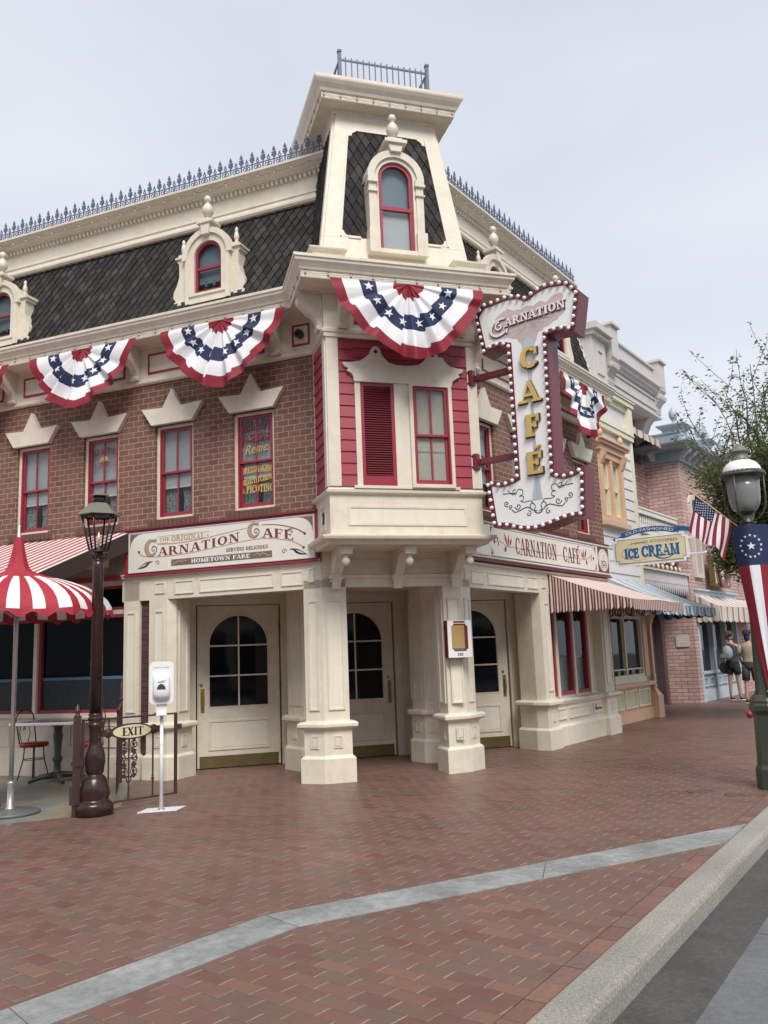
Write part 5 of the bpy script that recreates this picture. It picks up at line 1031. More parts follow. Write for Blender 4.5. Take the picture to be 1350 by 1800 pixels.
mb = MB(); mb.prism(outer, FY + .02, BY, 'maroon'); mb.ring(inset(ol, .022), outer, FY, FY + .03, 'maroon'); fin(mb, 'cabinet', bs, FS)
mb = MB(); mb.prism(inset(ol, .02), FY + .008, FY + .03, 'signwhite', back=False); fc = fin(mb, 'face', bs, FS)
# painted flower: ragged petals and stem
mb = MB(); Y = FY + .006; random.seed(11); P = []
top = [(.36, 5.36), (.39, 5.47), (.47, 5.60), (.55, 5.63), (.62, 5.665), (.70, 5.62), (.80, 5.60), (.88, 5.635), (.98, 5.61), (1.06, 5.65), (1.13, 5.60), (1.22, 5.66), (1.31, 5.68), (1.36, 5.60), (1.33, 5.50), (1.38, 5.44), (1.28, 5.38), (1.20, 5.33), (1.08, 5.30), (1.0, 5.24), (.95, 5.12), (.88, 5.20), (.80, 5.12), (.74, 5.24), (.62, 5.29), (.50, 5.31), (.40, 5.30)]
for i in range(len(top)):
    a, b = top[i], top[(i + 1) % len(top)]
    for k in range(4): t = k / 4; j = random.uniform(-.012, .018) if k else 0; cx_, cz_ = .87, 5.45; x, z = a[0] + (b[0] - a[0]) * t, a[1] + (b[1] - a[1]) * t; d = math.hypot(x - cx_, z - cz_); P.append((x + (x - cx_) / d * j, z + (z - cz_) / d * j))
c0 = (.87, 5.38)
for i in range(len(P)): mb.add([(c0[0], Y, c0[1]), (P[i][0], Y, P[i][1]), (P[(i + 1) % len(P)][0], Y, P[(i + 1) % len(P)][1])], [(0, 1, 2)], 'flowerpink')
for i in range(26):
    a = rad(random.uniform(0, 360)); r0 = random.uniform(.03, .12); r1 = r0 + random.uniform(.08, .2); b = a + random.uniform(-.25, .25); sx = 1.9
    mb.ribbon(smooth([(c0[0] + sx * r0 * math.cos(a) * .9, 5.44 + r0 * .8 * math.sin(a)), (c0[0] + sx * (r0 + r1) / 2 * math.cos((a + b) / 2 + .08), 5.44 + (r0 + r1) / 2 * .62 * math.sin(a)), (c0[0] + sx * r1 * .95 * math.cos(b) * .85, 5.44 + r1 * .62 * math.sin(b))], 5), .006, Y - .001, 'flowerdark', .002)
mb.prism([(.79, 5.18), (.87, 5.24), (.95, 5.18), (.945, 4.95), (.90, 4.80), (.885, 4.62), (.85, 4.62), (.84, 4.80), (.785, 4.95)], Y - .002, Y + .001, 'stemgrey')
mb.prism([(.85, 4.63), (.885, 4.63), (.887, 4.0), (.895, 3.5), (.92, 3.28), (.925, 3.235), (.79, 3.235), (.80, 3.30), (.835, 3.5), (.848, 4.0)], Y - .0022, Y + .001, 'stemgrey')
for x in (.845, .87, .895): mb.ribbon([(x, 3.24), (.867 + (x - .87) * .4, 3.5), (.868 + (x - .87) * .3, 4.5)], .004, Y - .003, 'flowerdark', .002)
mb.ribbon(smooth([(.81, 5.0), (.84, 4.9), (.87, 4.95), (.90, 4.9), (.92, 5.02)]), .005, Y - .003, 'flowerdark', .002)
def both(P, w, m='black'):
    for s in (1, -1): mb.ribbon([(.857 + s * (x - .857), z) for x, z in P], w, Y - .001, m, .002)
both(smooth([(.90, 3.13), (.90, 3.09), (.857, 3.07)]), .011); both(smooth([(.87, 3.10), (.935, 3.12), (.96, 3.17), (.93, 3.20), (.895, 3.17), (.905, 3.13)]), .009)
both(smooth([(.93, 3.12), (1.0, 3.16), (1.10, 3.13), (1.16, 3.12), (1.20, 3.155)]), .010); both(spiral(1.115, 3.185, .042, .006, 0, -430), .009); both(spiral(1.21, 3.19, .028, .005, -100, 330), .008); both(spiral(1.265, 3.235, .036, .005, -120, 330), .009); both(spiral(.985, 3.08, .038, .005, 90, 470), .009)
both(smooth([(.92, 3.20), (.95, 3.23), (1.03, 3.225), (1.08, 3.245)]), .008); both(smooth([(1.08, 3.245), (1.04, 3.26), (1.045, 3.30), (1.09, 3.305), (1.05, 3.32), (1.045, 3.37), (1.09, 3.39), (1.12, 3.36), (1.14, 3.33), (1.17, 3.35), (1.165, 3.39), (1.13, 3.385)]), .008); both(smooth([(1.13, 3.35), (1.22, 3.355), (1.31, 3.36)]), .009); both(smooth([(1.17, 3.33), (1.21, 3.36), (1.24, 3.40)]), .007)
fin(mb, 'painted_flower', fc, FS)
mb = MB(); sl = lambda X, Z: (X, Z + (X - .4) * .045)
text(mb, 'ARNATION', .585, 1.385, 5.425, .098, FY - .004, 'darkred', .012, lambda X, Z: sl(X + .004, Z - .006), .05, bold=.006); text(mb, 'ARNATION', .58, 1.38, 5.43, .098, FY - .010, 'white', .012, sl, .05, bold=.003)
for m, d, y, w in (('darkred', (.004, -.006), FY - .004, .034), ('white', (0, 0), FY - .010, .026)):
    C = smooth([(.60, 5.395), (.55, 5.36), (.47, 5.345), (.40, 5.38), (.385, 5.44), (.42, 5.51), (.49, 5.545), (.59, 5.545)]); mb.ribbon([(p[0] + d[0], p[1] + d[1]) for p in C], [w * (.55 + .75 * math.sin(math.pi * i / (len(C) - 1))) for i in range(len(C))], y, m, .012)
    C = spiral(.50, 5.46, .060, .012, 80, 480, 30); mb.ribbon([(p[0] + d[0], p[1] + d[1]) for p in C], w * .75, y - .0006, m, .012); C = [(.60, 5.35), (.61, 5.41)]; mb.ribbon([(p[0] + d[0], p[1] + d[1]) for p in C], w * .6, y - .001, m, .012)
fin(mb, 'script_lettering', fc, FS)
for ch, x0, x1, z in (('C', .755, .985, 4.84), ('A', .725, .985, 4.42), ('F', .775, .955, 4.0), ('E', .76, .965, 3.545)):
    mb = MB(); text(mb, ch, x0 - .012, x1 + .012, z - .010, .262, FY - .012, 'black', .014, bold=.011, sp=0); text(mb, ch, x0, x1, z, .245, FY - .035, 'gold', .036, bold=.010, sp=0)
    if ch == 'E': mb.prism([(x0 + .10, 3.835), (x0 + .13, 3.83), (x0 + .20, 3.865), (x0 + .185, 3.885)], FY - .035, FY, 'gold')
    fin(mb, 'gold_letter', bs, FS, .004)
# bulbs along the outline
def along(P, step):
    n = len(P); L = [math.hypot(P[(i + 1) % n][0] - P[i][0], P[(i + 1) % n][1] - P[i][1]) for i in range(n)]; tot = sum(L); k = round(tot / step); out_ = []
    for q in range(k):
        d = tot * q / k; i = 0
        while d > L[i]: d -= L[i]; i += 1
        t = d / L[i]; out_.append((P[i][0] + (P[(i + 1) % n][0] - P[i][0]) * t, P[i][1] + (P[(i + 1) % n][1] - P[i][1]) * t))
    return out_
_q = inset(ol, -.006); bp_ = along(_q, sum(math.hypot(_q[i][0] - _q[i - 1][0], _q[i][1] - _q[i - 1][1]) for i in range(len(_q))) / 99.6); mb = MB(); mb.ball((0, -.012, 0), .0235, 'bulb', 14); mb.lathe([(.018, 0), (.018, .02)], 0, 0, 'maroon', 10, T=Matrix.Translation((0, .012, 0)) @ Matrix.Rotation(rad(90), 4, 'X'))
b0 = None
for i, (x, z) in enumerate(bp_[:100]):
    Fb = FS @ Matrix.Translation((x, FY - .014, z))
    if b0 is None: b0 = fin(mb, 'bulb', bs, Fb)
    else: o = b0.copy(); COL.objects.link(o); WM[o] = Fb; o.parent = bs; o.matrix_basis = WM[bs].inverted() @ Fb
mb = MB()
for x, z in bp_: mb.ball((x, BY + .012, z), .027, 'bulb', 8)
fin(mb, 'far_side_bulbs', bs, FS)['kind'] = 'stuff'
for z in (4.93, 3.84):
    mb = MB(); mb.box(.0, .66, -.045, .045, z - .035, z + .035, 'maroon'); mb.box(-.08, .04, -.10, .10, z - .10, z + .10, 'maroon')
    for a in (-.07, .07):
        for b in (-.07, .07): mb.lathe([(.012, 0), (.012, .012)], 0, 0, 'iron', 8, T=Matrix.Translation((-.02, -.10, z + b)) @ Matrix.Rotation(rad(90), 4, 'X'))
    fin(mb, 'mounting_arm', bs, FS, .004)
# ================= BUNTINGS =================
def bunting(F, cx, z0, y, w, drop, label, seed, swing=0):
    rnd = random.Random(seed); k = 6.4 + rnd.random(); ph = rnd.random() * 6; ph2 = rnd.random() * 6
    bands = [(0, .20, 'clothred'), (.20, .43, 'clothwhite'), (.43, .64, 'navy'), (.64, .86, 'clothwhite'), (.86, 1.0, 'clothred')]; R = w / 2
    def pos(r, a):   # a 0..1 from left to right along the half circle
        th = math.pi * (1 + a); s = math.sin(math.pi * a) ; aw = a + .022 * math.sin(a * 13 + ph) + .012 * math.sin(a * 29 + ph2); plt = .5 + .5 * math.sin(2 * k * math.pi * aw + .5 * math.sin(2 * k * math.pi * aw)); plt = plt * (.75 + .25 * math.sin(a * 17 + ph2))
        amp = (.012 + .17 * r) * (s ** .6)
        rr = r * (1 + .05 * (plt - .5) * s * min(1, r * 1.5) + .018 * math.sin(5 * a * 3.1 + ph2) * s)
        rr *= 1 - .09 * abs(math.sin(2 * th)) * min(1, r * 1.3); x = cx + R * rr * math.cos(th) * (1 - .02 * s); z = z0 + drop * rr * math.sin(th) * (1 + .0 * s) - .012 * s
        yy = y - .015 - amp * plt + .02 * math.sin(r * 9 + a * 11 + ph) * s * r - .03 * s * r + swing * (-(z - z0))
        return Vector((x, yy, z))
    mb = MB(); NT_ = 150; rs = []
    for a, b, m in bands: n = 5 if b - a > .16 else 4; rs += [(a + (b - a) * i / n, m) for i in range(n)]
    rs.append((1.0, None)); vs = [pos(r + ((.010 * math.sin(a / NT_ * 23 + ph) + .055 * (((a / NT_ * k * 1.0 + ph) % 1) - .5) * math.sin(math.pi * a / NT_)) if .1 < r < .99 else 0), a / NT_) for r, m in rs for a in range(NT_ + 1)]
    for i in range(len(rs) - 1):
        mb_f = [(i * (NT_ + 1) + j, (i + 1) * (NT_ + 1) + j, (i + 1) * (NT_ + 1) + j + 1, i * (NT_ + 1) + j + 1) for j in range(NT_)]
        base_ = len(mb.v) if i == 0 else 0
        if i == 0: mb.v += [tuple(p) for p in vs]
        kk = mb._m(rs[i][1])
        for f in mb_f: mb.f.append(list(f)); mb.mi.append(kk); mb.sm.append(True)
    for i in range(8):
        a0 = .05 + .90 * i / 7; r0 = .535; sr = .048 / R; n = 10; c = []
        # star follows the cloth surface
        ctr = pos(r0, a0); e = .004; du = (pos(r0, a0 + e) - pos(r0, a0 - e)).normalized(); dv = (pos(r0 + e, a0) - pos(r0 - e, a0)).normalized(); nn = du.cross(dv).normalized()
        if nn.y > 0: nn = -nn
        for j in range(10):
            ang = rad(90 + 36 * j + rnd.uniform(-4, 4)); q = (.066 if j % 2 == 0 else .027); dr = -q * math.sin(ang) / drop; da = q * math.cos(ang) / (math.pi * R * r0); pt = pos(r0 + dr, a0 + da) + nn * .006; c.append(pt)
        cc = ctr + nn * .007; b = len(mb.v); mb.v += [tuple(cc)] + [tuple(p) for p in c]; kk = mb._m('clothwhite')
        for j in range(10): mb.f.append([b, b + 1 + j, b + 1 + (j + 1) % 10]); mb.mi.append(kk); mb.sm.append(False)
    me = fin(mb, 'bunting', None, F); return tag(me, label, 'bunting', 'star and stripe buntings hung under the cornice')
bunting(FC, .93, 5.955, BF - .385, 1.97, .99, 'pleated red, white and navy star bunting over the head of the red bay', 1)
bunting(FL, -1.175, 5.955, -.385, 1.93, .93, 'star bunting on the brick front, nearest to the left of the red bay', 2)
bunting(FL, -3.49, 5.955, -.385, 1.90, .90, 'star bunting on the brick front high above the brown lantern lamp', 3)
bunting(FL, -5.80, 5.955, -.385, 1.90, .90, 'star bunting only partly seen at the far left edge of the cornice', 4)
bunting(FR, 3.78, 5.955, -.385, 1.93, .95, 'star bunting seen from the side behind the tall vertical sign', 5, .10)
# ================= AWNINGS =================
def awning(F, x0, x1, zt, d, zf, vh, cols, nstr, name_label, side='L', sidecols=None, fringe=False, group=None, scal=.035, yb=0, topcols=None, nst_side=26):
    """sloping top from (yb, zt) to (yb-d, zf) with a scalloped valance vh deep and closed ends"""
    t = thing('awning', name_label, 'awning', F @ Matrix.Translation((x0, yb, zt)), group)
    def sag(u, v): return -.03 * math.sin(math.pi * v) - .008 * math.sin(u * 9)
    NX = nstr * 2; NV = 8; tc_ = topcols or cols; mb = MB(); vs = [(x0 + (x1 - x0) * i / NX, yb - d * j / NV, zt + (zf - zt) * j / NV + sag(i / NX, j / NV)) for j in range(NV + 1) for i in range(NX + 1)]
    mb.v += vs
    for j in range(NV):
        for i in range(NX): mb.f.append([j * (NX + 1) + i, j * (NX + 1) + i + 1, (j + 1) * (NX + 1) + i + 1, (j + 1) * (NX + 1) + i]); mb.mi.append(mb._m(tc_[i % len(tc_)])); mb.sm.append(True)
    fin(mb, 'top_cloth', t, F)
    def valance(P0, P1, n, colz, y_top=lambda u: zf, vh_=vh, wave=.012):
        mb = MB(); N = n * 6
        for i in range(N):
            for k in range(4):
                q = []
                for (ii, kk) in ((i, k), (i + 1, k), (i + 1, k + 1), (i, k + 1)):
                    u = ii / N; v = kk / 4; p = Vector(P0).lerp(Vector(P1), u); zt_ = y_top(u); zb = (zf - vh_) - scal * abs(math.sin(math.pi * u * n / 2)); z = zt_ + (zb - zt_) * v
                    nrm = Vector((P1[1] - P0[1], P0[0] - P1[0], 0)).normalized(); w_ = wave * math.sin(u * n * 1.7 + 1) * (.3 + v); q.append(tuple(Vector((p.x, p.y, z)) + nrm * w_))
                b = len(mb.v); mb.v += q; mb.f.append([b, b + 1, b + 2, b + 3]); mb.mi.append(mb._m(colz[int(i * n / N) % len(colz)])); mb.sm.append(False)
        return mb
    fin(valance((x0, yb - d, 0), (x1, yb - d, 0), NX, cols), 'valance', t, F)
    sc = sidecols or cols
    for xs in (x0, x1): fin(valance((xs, yb, 0), (xs, yb - d, 0), nst_side, sc, lambda u: zt + (zf - zt) * u - .03 * math.sin(math.pi * u)), 'side_cloth', t, F)
    if fringe:
        mb = MB(); n = 90
        for i in range(n): x = x0 + (x1 - x0) * (i + .5) / n; mb.box(x - .006, x + .006, yb - d - .02, yb - d - .014, zf - vh - .05 + random.uniform(-.01, .01), zf - .01, 'awnpink' if i % 3 else 'awnmaroon')
        fin(mb, 'fringe', t, F)['kind'] = 'stuff'
    mb = MB()
    for xs in (x0 + .03, x1 - .03): mb.tube([(xs, yb, zf - .02), (xs, yb - d + .02, zf - .02), (xs, yb - .02, zt - .06)], .012, 'iron', 6)
    mb.tube([(x0 + .03, yb - d + .02, zf - .02), (x1 - .03, yb - d + .02, zf - .02)], .012, 'iron', 6); fin(mb, 'frame', t, F); return t
awning(FR, 2.70, 5.18, 2.66, 1.31, 2.19, .11, ['awnpink', 'awnmaroon'], 42, 'maroon and pink striped awning with fringe over the shop window right of the piers', sidecols=['awnmaroon', 'awnpink'], fringe=True, topcols=['awnpink', 'awnpink'], nst_side=54)
awning(FR, 5.35, 8.75, 2.80, 1.30, 2.20, .15, ['awnpale', 'awnblue'], 14, 'pale blue striped awning over the peach shopfront', yb=.40, sidecols=['awnnavy', 'awnblue'], topcols=['awnpale', 'awnpale', 'awnpale', 'awnblue'], nst_side=12)
la = thing('awning', 'red and white striped sloping awning with dark brown end above the patio', 'awning', FL @ Matrix.Translation((-2.9, 0, 3.3)))
mb = MB(); x1a = -2.92; n = 70
for i in range(n):
    a, b = x1a - i * .075, x1a - (i + 1) * .075; q = [(a, 0, 3.32), (b, 0, 3.32), (b, -1.75, 2.60), (a, -1.75, 2.60)]; mb.add(q, [(0, 1, 2, 3)], 'awnwhite' if i % 2 == 0 else 'awnred')
fin(mb, 'top_cloth', la, FL); mb = MB(); mb.add([(x1a, .0, 3.315), (x1a, -1.75, 2.595), (x1a, -1.75, 2.40), (x1a, .0, 3.06), (x1a + .012, .0, 3.315), (x1a + .012, -1.75, 2.595), (x1a + .012, -1.75, 2.40), (x1a + .012, .0, 3.06)], [(0, 1, 2, 3), (7, 6, 5, 4), (0, 4, 5, 1), (1, 5, 6, 2), (2, 6, 7, 3)], 'awnbrown'); fin(mb, 'end_cloth', la, FL)
mb = MB(); mb.box(-8.2, x1a, -1.77, -1.75, 2.38, 2.60, 'awnbrown'); fin(mb, 'front_cloth', la, FL)
# ================= LAMP, POST, PARASOL, PATIO SET =================
BASE = [(.215, 0), (.215, .10), (.205, .115), (.19, .13), (.165, .14), (.16, .16), (.175, .20), (.165, .27), (.14, .34), (.115, .375), (.09, .39), (.085, .405), (.10, .42), (.105, .47), (.115, .52), (.115, .57), (.10, .63), (.078, .69), (.068, .74), (.072, .755), (.068, .77), (.07, .86), (.085, .885), (.08, .91), (.065, .925), (.083, .95), (.085, .97), (.07, .985), (.085, 1.005), (.06, 1.02)]
def brown_post(F, ztop, name='post'):
    mb = MB(); mb.lathe([(r_ * .91, z_) for r_, z_ in BASE], 0, 0, 'brown', 24); mb.lathe([(.063, 1.01), (.058, ztop - .06), (.052, ztop)], 0, 0, 'brown', 20); return mb
FLmp = frame((-3.087, 9.11, 0), 8)
lamp = thing('street_lamp', 'dark brown post lamp with glass lantern and grey tin roof beside the gate', 'street lamp', FLmp)
mb = brown_post(FLmp, 2.62); fin(mb, 'post', lamp, FLmp)
mb = MB(); mb.lathe([(.045, 2.60), (.055, 2.61), (.055, 2.625), (.035, 2.64), (.03, 2.66), (.09, 2.70), (.11, 2.705), (.11, 2.715), (.1, 2.72)], 0, 0, 'brown', 16)
for i in range(4): a = rad(45 + 90 * i); mb.tube([(.05 * math.cos(a), .05 * math.sin(a), 2.63), (.085 * math.cos(a), .085 * math.sin(a), 2.65), (.10 * math.cos(a), .10 * math.sin(a), 2.70)], .007, 'brown', 6)
fin(mb, 'collar', lamp, FLmp)
FLn = FLmp @ Matrix.Rotation(rad(22), 4, 'Z'); mb = MB(); b4 = [(.095 * math.cos(rad(a)), .095 * math.sin(rad(a))) for a in range(0, 360, 60)]; t4 = [(.185 * math.cos(rad(a)), .185 * math.sin(rad(a))) for a in range(0, 360, 60)]
for i in range(6): mb.tube([(*b4[i], 2.72), (*t4[i], 3.10)], .010, 'brown', 6); mb.tube([(*b4[i], 2.725), (*b4[(i + 1) % 6], 2.725)], .009, 'brown', 6); mb.tube([(*t4[i], 3.095), (*t4[(i + 1) % 6], 3.095)], .011, 'brown', 6)
lf_ = fin(mb, 'lantern_frame', lamp, FLn); mb = MB()
for i in range(6): j = (i + 1) % 6; mb.quad((*b4[i], 2.73), (*b4[j], 2.73), (*t4[j], 3.09), (*t4[i], 3.09), 'glass')
fin(mb, 'glass', lf_, FLn)
mb = MB(); mb.lathe([(.012, 2.72), (.012, 2.84), (.018, 2.85), (.01, 2.86)], 0, 0, 'enamel', 10); mb.lathe([(.002, 2.86), (.012, 2.88), (.006, 2.91), (.001, 2.925)], 0, 0, 'flame', 8); fin(mb, 'burner', lf_, FLn)
mb = MB(); mb.lathe([(.225, 3.10), (.23, 3.105), (.10, 3.235), (.075, 3.24)], 0, 0, 'lampcap', 6, sm=False); mb.lathe([(.072, 3.235), (.072, 3.32)], 0, 0, 'brown', 14); mb.lathe([(.105, 3.315), (.10, 3.325), (.03, 3.36), (.001, 3.365)], 0, 0, 'lampcap', 14); fin(mb, 'lantern_roof', lamp, FLn)
Fp = frame((-4.55, 9.75, 0), 0); mb = brown_post(Fp, 2.30); mb.lathe([(.06, 2.2), (.075, 2.22), (.06, 2.25), (.09, 2.32), (.10, 2.40)], 0, 0, 'brown', 20); tag(fin(mb, 'awning_post', None, Fp), 'dark brown turned post holding up the patio awning at the left edge', 'post')
Fu = frame((-4.03, 9.30, 0), 10)
um = thing('parasol', 'red and white striped patio parasol with tall red peak on a steel pole', 'parasol', Fu)
mb = MB(); mb.lathe([(.30, .006), (.30, .03), (.28, .04), (.06, .05), (.05, .055)], 0, 0, 'greybase', 40); mb.lathe([(.05, .05), (.05, .07), (.035, .08), (.033, .3), (.036, .32), (.03, .34)], 0, 0, 'steel', 20); fin(mb, 'base', um, Fu)
mb = MB(); mb.lathe([(.024, .3), (.024, 2.95), (.014, 2.96), (.014, 3.06), (.001, 3.07)], 0, 0, 'steel', 16); fin(mb, 'pole', um, Fu)
def umb_pt(r, a, z):   # eight panels: flat facets between ribs, slight sag
    k = 8; seg = 2 * math.pi / k; f = (a % seg) / seg; d = math.cos(seg / 2) / math.cos((f - .5) * seg); sag_ = 1 - (1 - d) * .85
    return (r * sag_ * math.cos(a), r * sag_ * math.sin(a), z - .02 * r * math.sin(f * math.pi))
mb = MB(); prof = [(.035, 2.93), (.05, 2.88), (.068, 2.78), (.09, 2.68), (.115, 2.60), (.14, 2.56), (.20, 2.53), (.28, 2.50), (.40, 2.47), (.56, 2.425), (.72, 2.365), (.86, 2.29), (.95, 2.21), (.995, 2.13), (1.0, 2.075)]; NA = 96
vs = [umb_pt(r, 2 * math.pi * i / NA, z) for r, z in prof for i in range(NA)]; mb.v += vs
for j in range(len(prof) - 1):
    for i in range(NA):
        r = prof[j][0]; red_ = r < .38 or ((i // 2) % 2 == 0); mb.f.append([j * NA + i, j * NA + (i + 1) % NA, (j + 1) * NA + (i + 1) % NA, (j + 1) * NA + i]); mb.mi.append(mb._m('umbred' if red_ else 'umbwhite')); mb.sm.append(True)
cn = fin(mb, 'canopy', um, Fu); mb = MB(); N2 = 288
for i in range(N2):
    q = []
    for ii, k in ((i, 0), (i + 1, 0), (i + 1, 1), (i, 1)):
        a = 2 * math.pi * ii / N2; s_ = .055 + .028 * math.cos(2 * math.pi * ii / 12.0) if k else 0; p = umb_pt(1.006 + (.01 if k else 0), a, 2.105 - s_); q.append(p)
    b = len(mb.v); mb.v += q; mb.f.append([b, b + 1, b + 2, b + 3]); mb.mi.append(mb._m('umbred')); mb.sm.append(False)
fin(mb, 'scalloped_edge', cn, Fu)
for i in range(8): a = 2 * math.pi * i / 8; mb = MB(); mb.tube([(.03 * math.cos(a), .03 * math.sin(a), 2.50), (.5 * math.cos(a), .5 * math.sin(a), 2.39), (.96 * math.cos(a), .96 * math.sin(a), 2.12)], .008, 'steel', 6); mb.tube([(.03 * math.cos(a), .03 * math.sin(a), 2.05), (.5 * math.cos(a), .5 * math.sin(a), 2.385)], .007, 'steel', 6); fin(mb, 'rib', um, Fu)
# table and chairs
Ft = frame((-4.47, 11.72, 0), -12)
tb = thing('cafe_table', 'square white edged table with maroon top on a black iron pedestal', 'table', Ft)
mb = MB(); mb.box(-.45, .45, -.42, .42, .765, .80, 'tablewhite'); tp = fin(mb, 'tabletop', tb, Ft, .006); mb = MB(); mb.box(-.37, .37, -.34, .34, .799, .803, 'tabletop'); fin(mb, 'inlay', tp, Ft)
mb = MB(); mb.lathe([(.07, .06), (.07, .10), (.05, .12), (.045, .25), (.07, .30), (.045, .35), (.05, .5), (.065, .60), (.05, .66), (.06, .72), (.12, .755), (.12, .766)], 0, 0, 'green', 16)
for i in range(4): a = rad(45 + 90 * i); mb.tube([(.03 * math.cos(a), .03 * math.sin(a), .10), (.2 * math.cos(a), .2 * math.sin(a), .085), (.36 * math.cos(a), .36 * math.sin(a), .035)], [.045, .035, .025], 'green', 8)
fin(mb, 'pedestal', tb, Ft)
def chair(F, label):
    t = thing('cafe_chair', label, 'chair', F, 'wire back chairs at the patio table'); mb = MB(); mb.lathe([(.17, .455), (.19, .465), (.195, .49), (.18, .505), (.01, .51)], 0, 0, 'redseat', 28); fin(mb, 'seat', t, F)
    mb = MB(); mb.tube([(.18 * math.cos(rad(a)), .18 * math.sin(rad(a)), .455) for a in range(0, 360, 15)], .008, 'iron', 6, closed=True)
    P = [(-.15, .10, .46)] + [(.0 + .17 * math.cos(rad(a)), .17, .80 + .14 * math.sin(rad(a))) for a in range(180, -1, -15)] + [(.15, .10, .46)]; mb.tube(P, .009, 'iron', 6)
    for s in (-1, 1): mb.tube([(s * .04, .16, .46), (s * .10, .165, .62), (s * .07, .17, .76), (0, .172, .72), (-s * .02, .172, .66)], .006, 'iron', 6)
    fin(mb, 'wire_back', t, F)
    for a in (45, 135, 225, 315): mb = MB(); c, s = math.cos(rad(a)), math.sin(rad(a)); mb.tube([(.12 * c, .12 * s, .46), (.13 * c, .13 * s, .3), (.20 * c, .20 * s, .012)], .009, 'iron', 6); fin(mb, 'leg', t, F)
    mb = MB(); mb.tube([(.13 * math.cos(rad(a)), .13 * math.sin(rad(a)), .28) for a in range(0, 360, 30)], .006, 'iron', 6, closed=True); fin(mb, 'leg_ring', t, F); return t
chair(frame((-4.90, 12.0, 0), 70), 'chair with round red seat at the left side of the patio table'); chair(frame((-4.06, 11.75, 0), -60), 'chair with round red seat behind the gate post, right of the patio table')
# ================= GATE AND RAILING =================
ga, gb = Vector((-3.235, 9.0)), Vector((-2.40, 9.77)); gd = gb - ga; GL = gd.length; Fg = frame((ga.x, ga.y, 0), math.degrees(math.atan2(gd.y, gd.x)))
gt = thing('iron_gate', 'low dark iron gate with scrollwork and rosettes at the end of the patio', 'gate', Fg)
mb = MB(); mb.box(-.03, .03, -.03, .03, 0, 1.0, 'iron'); mb.lathe([(.03, 1.0), (.02, 1.02), (.03, 1.05), (.015, 1.09), (.001, 1.12)], 0, 0, 'iron', 10); mb.box(-.045, .045, -.045, .045, .50, .54, 'iron'); mb.box(-.055, .0, -.04, .04, .12, .3, 'iron'); fin(mb, 'gate_post', gt, Fg, .003)
mb = MB(); zt, zb = .955, .10; mb.box(.05, GL, -.012, .012, zt - .018, zt, 'iron'); mb.box(.05, GL, -.012, .012, zb - .018, zb, 'iron'); mb.box(GL - .03, GL, -.014, .014, zb - .018, zt, 'iron'); mb.box(.05, .075, -.012, .012, zb, zt, 'iron'); mb.box(GL, GL + .055, -.012, .012, .77, .83, 'iron'); fin(mb, 'gate_frame', gt, Fg, .002)
for x in (.50 * GL, .745 * GL, .30 * GL):
    mb = MB(); top_ = .80 if x > .4 * GL else zt; mb.box(x - .007, x + .007, -.007, .007, zb, top_, 'iron')
    if x > .7 * GL: mb.lathe([(.007, -.03), (.016, -.02), (.009, -.008), (.022, .01), (.009, .025), (.016, .035), (.007, .045)], x, 0, 'iron', 10, .27)
    fin(mb, 'bar', gt, Fg)
mb = MB(); xc = .50 * GL
for s in (-1, 1):
    for z0_, r_ in ((.38, .038), (.66, .036)): C = [(xc + s * .055 + r_ * math.cos(rad(a)), 0, z0_ + r_ * math.sin(rad(a))) for a in range(0, 360, 24)]; mb.tube(C, .0045, 'iron', 5, closed=True); mb.prism(star(xc + s * .055, z0_, .022, 0, .55), -.004, .004, 'iron')
    C = arc(xc, .52, .09 * s, .11, -75, 75, 12); mb.tube([(p[0], 0, p[1]) for p in C], .0055, 'iron', 5); C = [(p[0], 0, p[1]) for p in spiral(xc + s * .045, .52, .034, .008, 0, 400 * s)]; mb.tube(C, .0045, 'iron', 5)
    for z0_ in (.46, .58): mb.prism([(xc + s * .03, z0_), (xc + s * .055, z0_ + .03), (xc + s * .075, z0_), (xc + s * .055, z0_ - .03)], -.005, .005, 'iron')
    C = smooth([(xc, .34), (xc + s * .025, .32), (xc + s * .02, .28), (xc, .27)]); mb.ribbon(C, .012, -.004, 'iron', .008); mb.ribbon(smooth([(xc, .72), (xc + s * .03, .735), (xc + s * .025, .77)]), .012, -.004, 'iron', .008)
for s in (-1, 1):
    for z0_ in (.38, .52, .66): C = [(p[0], -.004, p[1]) for p in spiral(xc + s * .075, z0_, .042, .010, 90, 90 + 380 * s, 20)]; mb.tube(C, .0062, 'iron', 5)
    for z0_, a0 in ((.44, 30), (.59, -30), (.72, 60), (.33, -60)): mb.prism([(xc + s * .02, z0_), (xc + s * .05, z0_ + .028), (xc + s * .095, z0_ + .01), (xc + s * .055, z0_ - .02)], -.006, .004, 'iron')
mb.box(xc - .08, xc + .08, -.004, .004, .515, .525, 'iron'); fin(mb, 'scrollwork', gt, Fg)
for x in (.29 * GL, .745 * GL):
    mb = MB(); mb.lathe([(.052, 0), (.05, .012), (.03, .02), (.015, .03)], 0, 0, 'iron', 16, T=Matrix.Translation((x, -.008, .80)) @ Matrix.Rotation(rad(90), 4, 'X'))
    for i in range(8): a = rad(45 * i); mb.ball((x + .034 * math.cos(a), -.018, .80 + .034 * math.sin(a)), .013, 'iron', 8)
    fin(mb, 'rosette', gt, Fg)
Fx = Fg @ Matrix.Translation((.515 * GL, -.03, .80)) @ Matrix.Diagonal((1.55, 1, 1.12, 1)); ex = thing('exit_sign', 'oval cream sign reading EXIT fixed on the iron gate', 'sign', Fx)
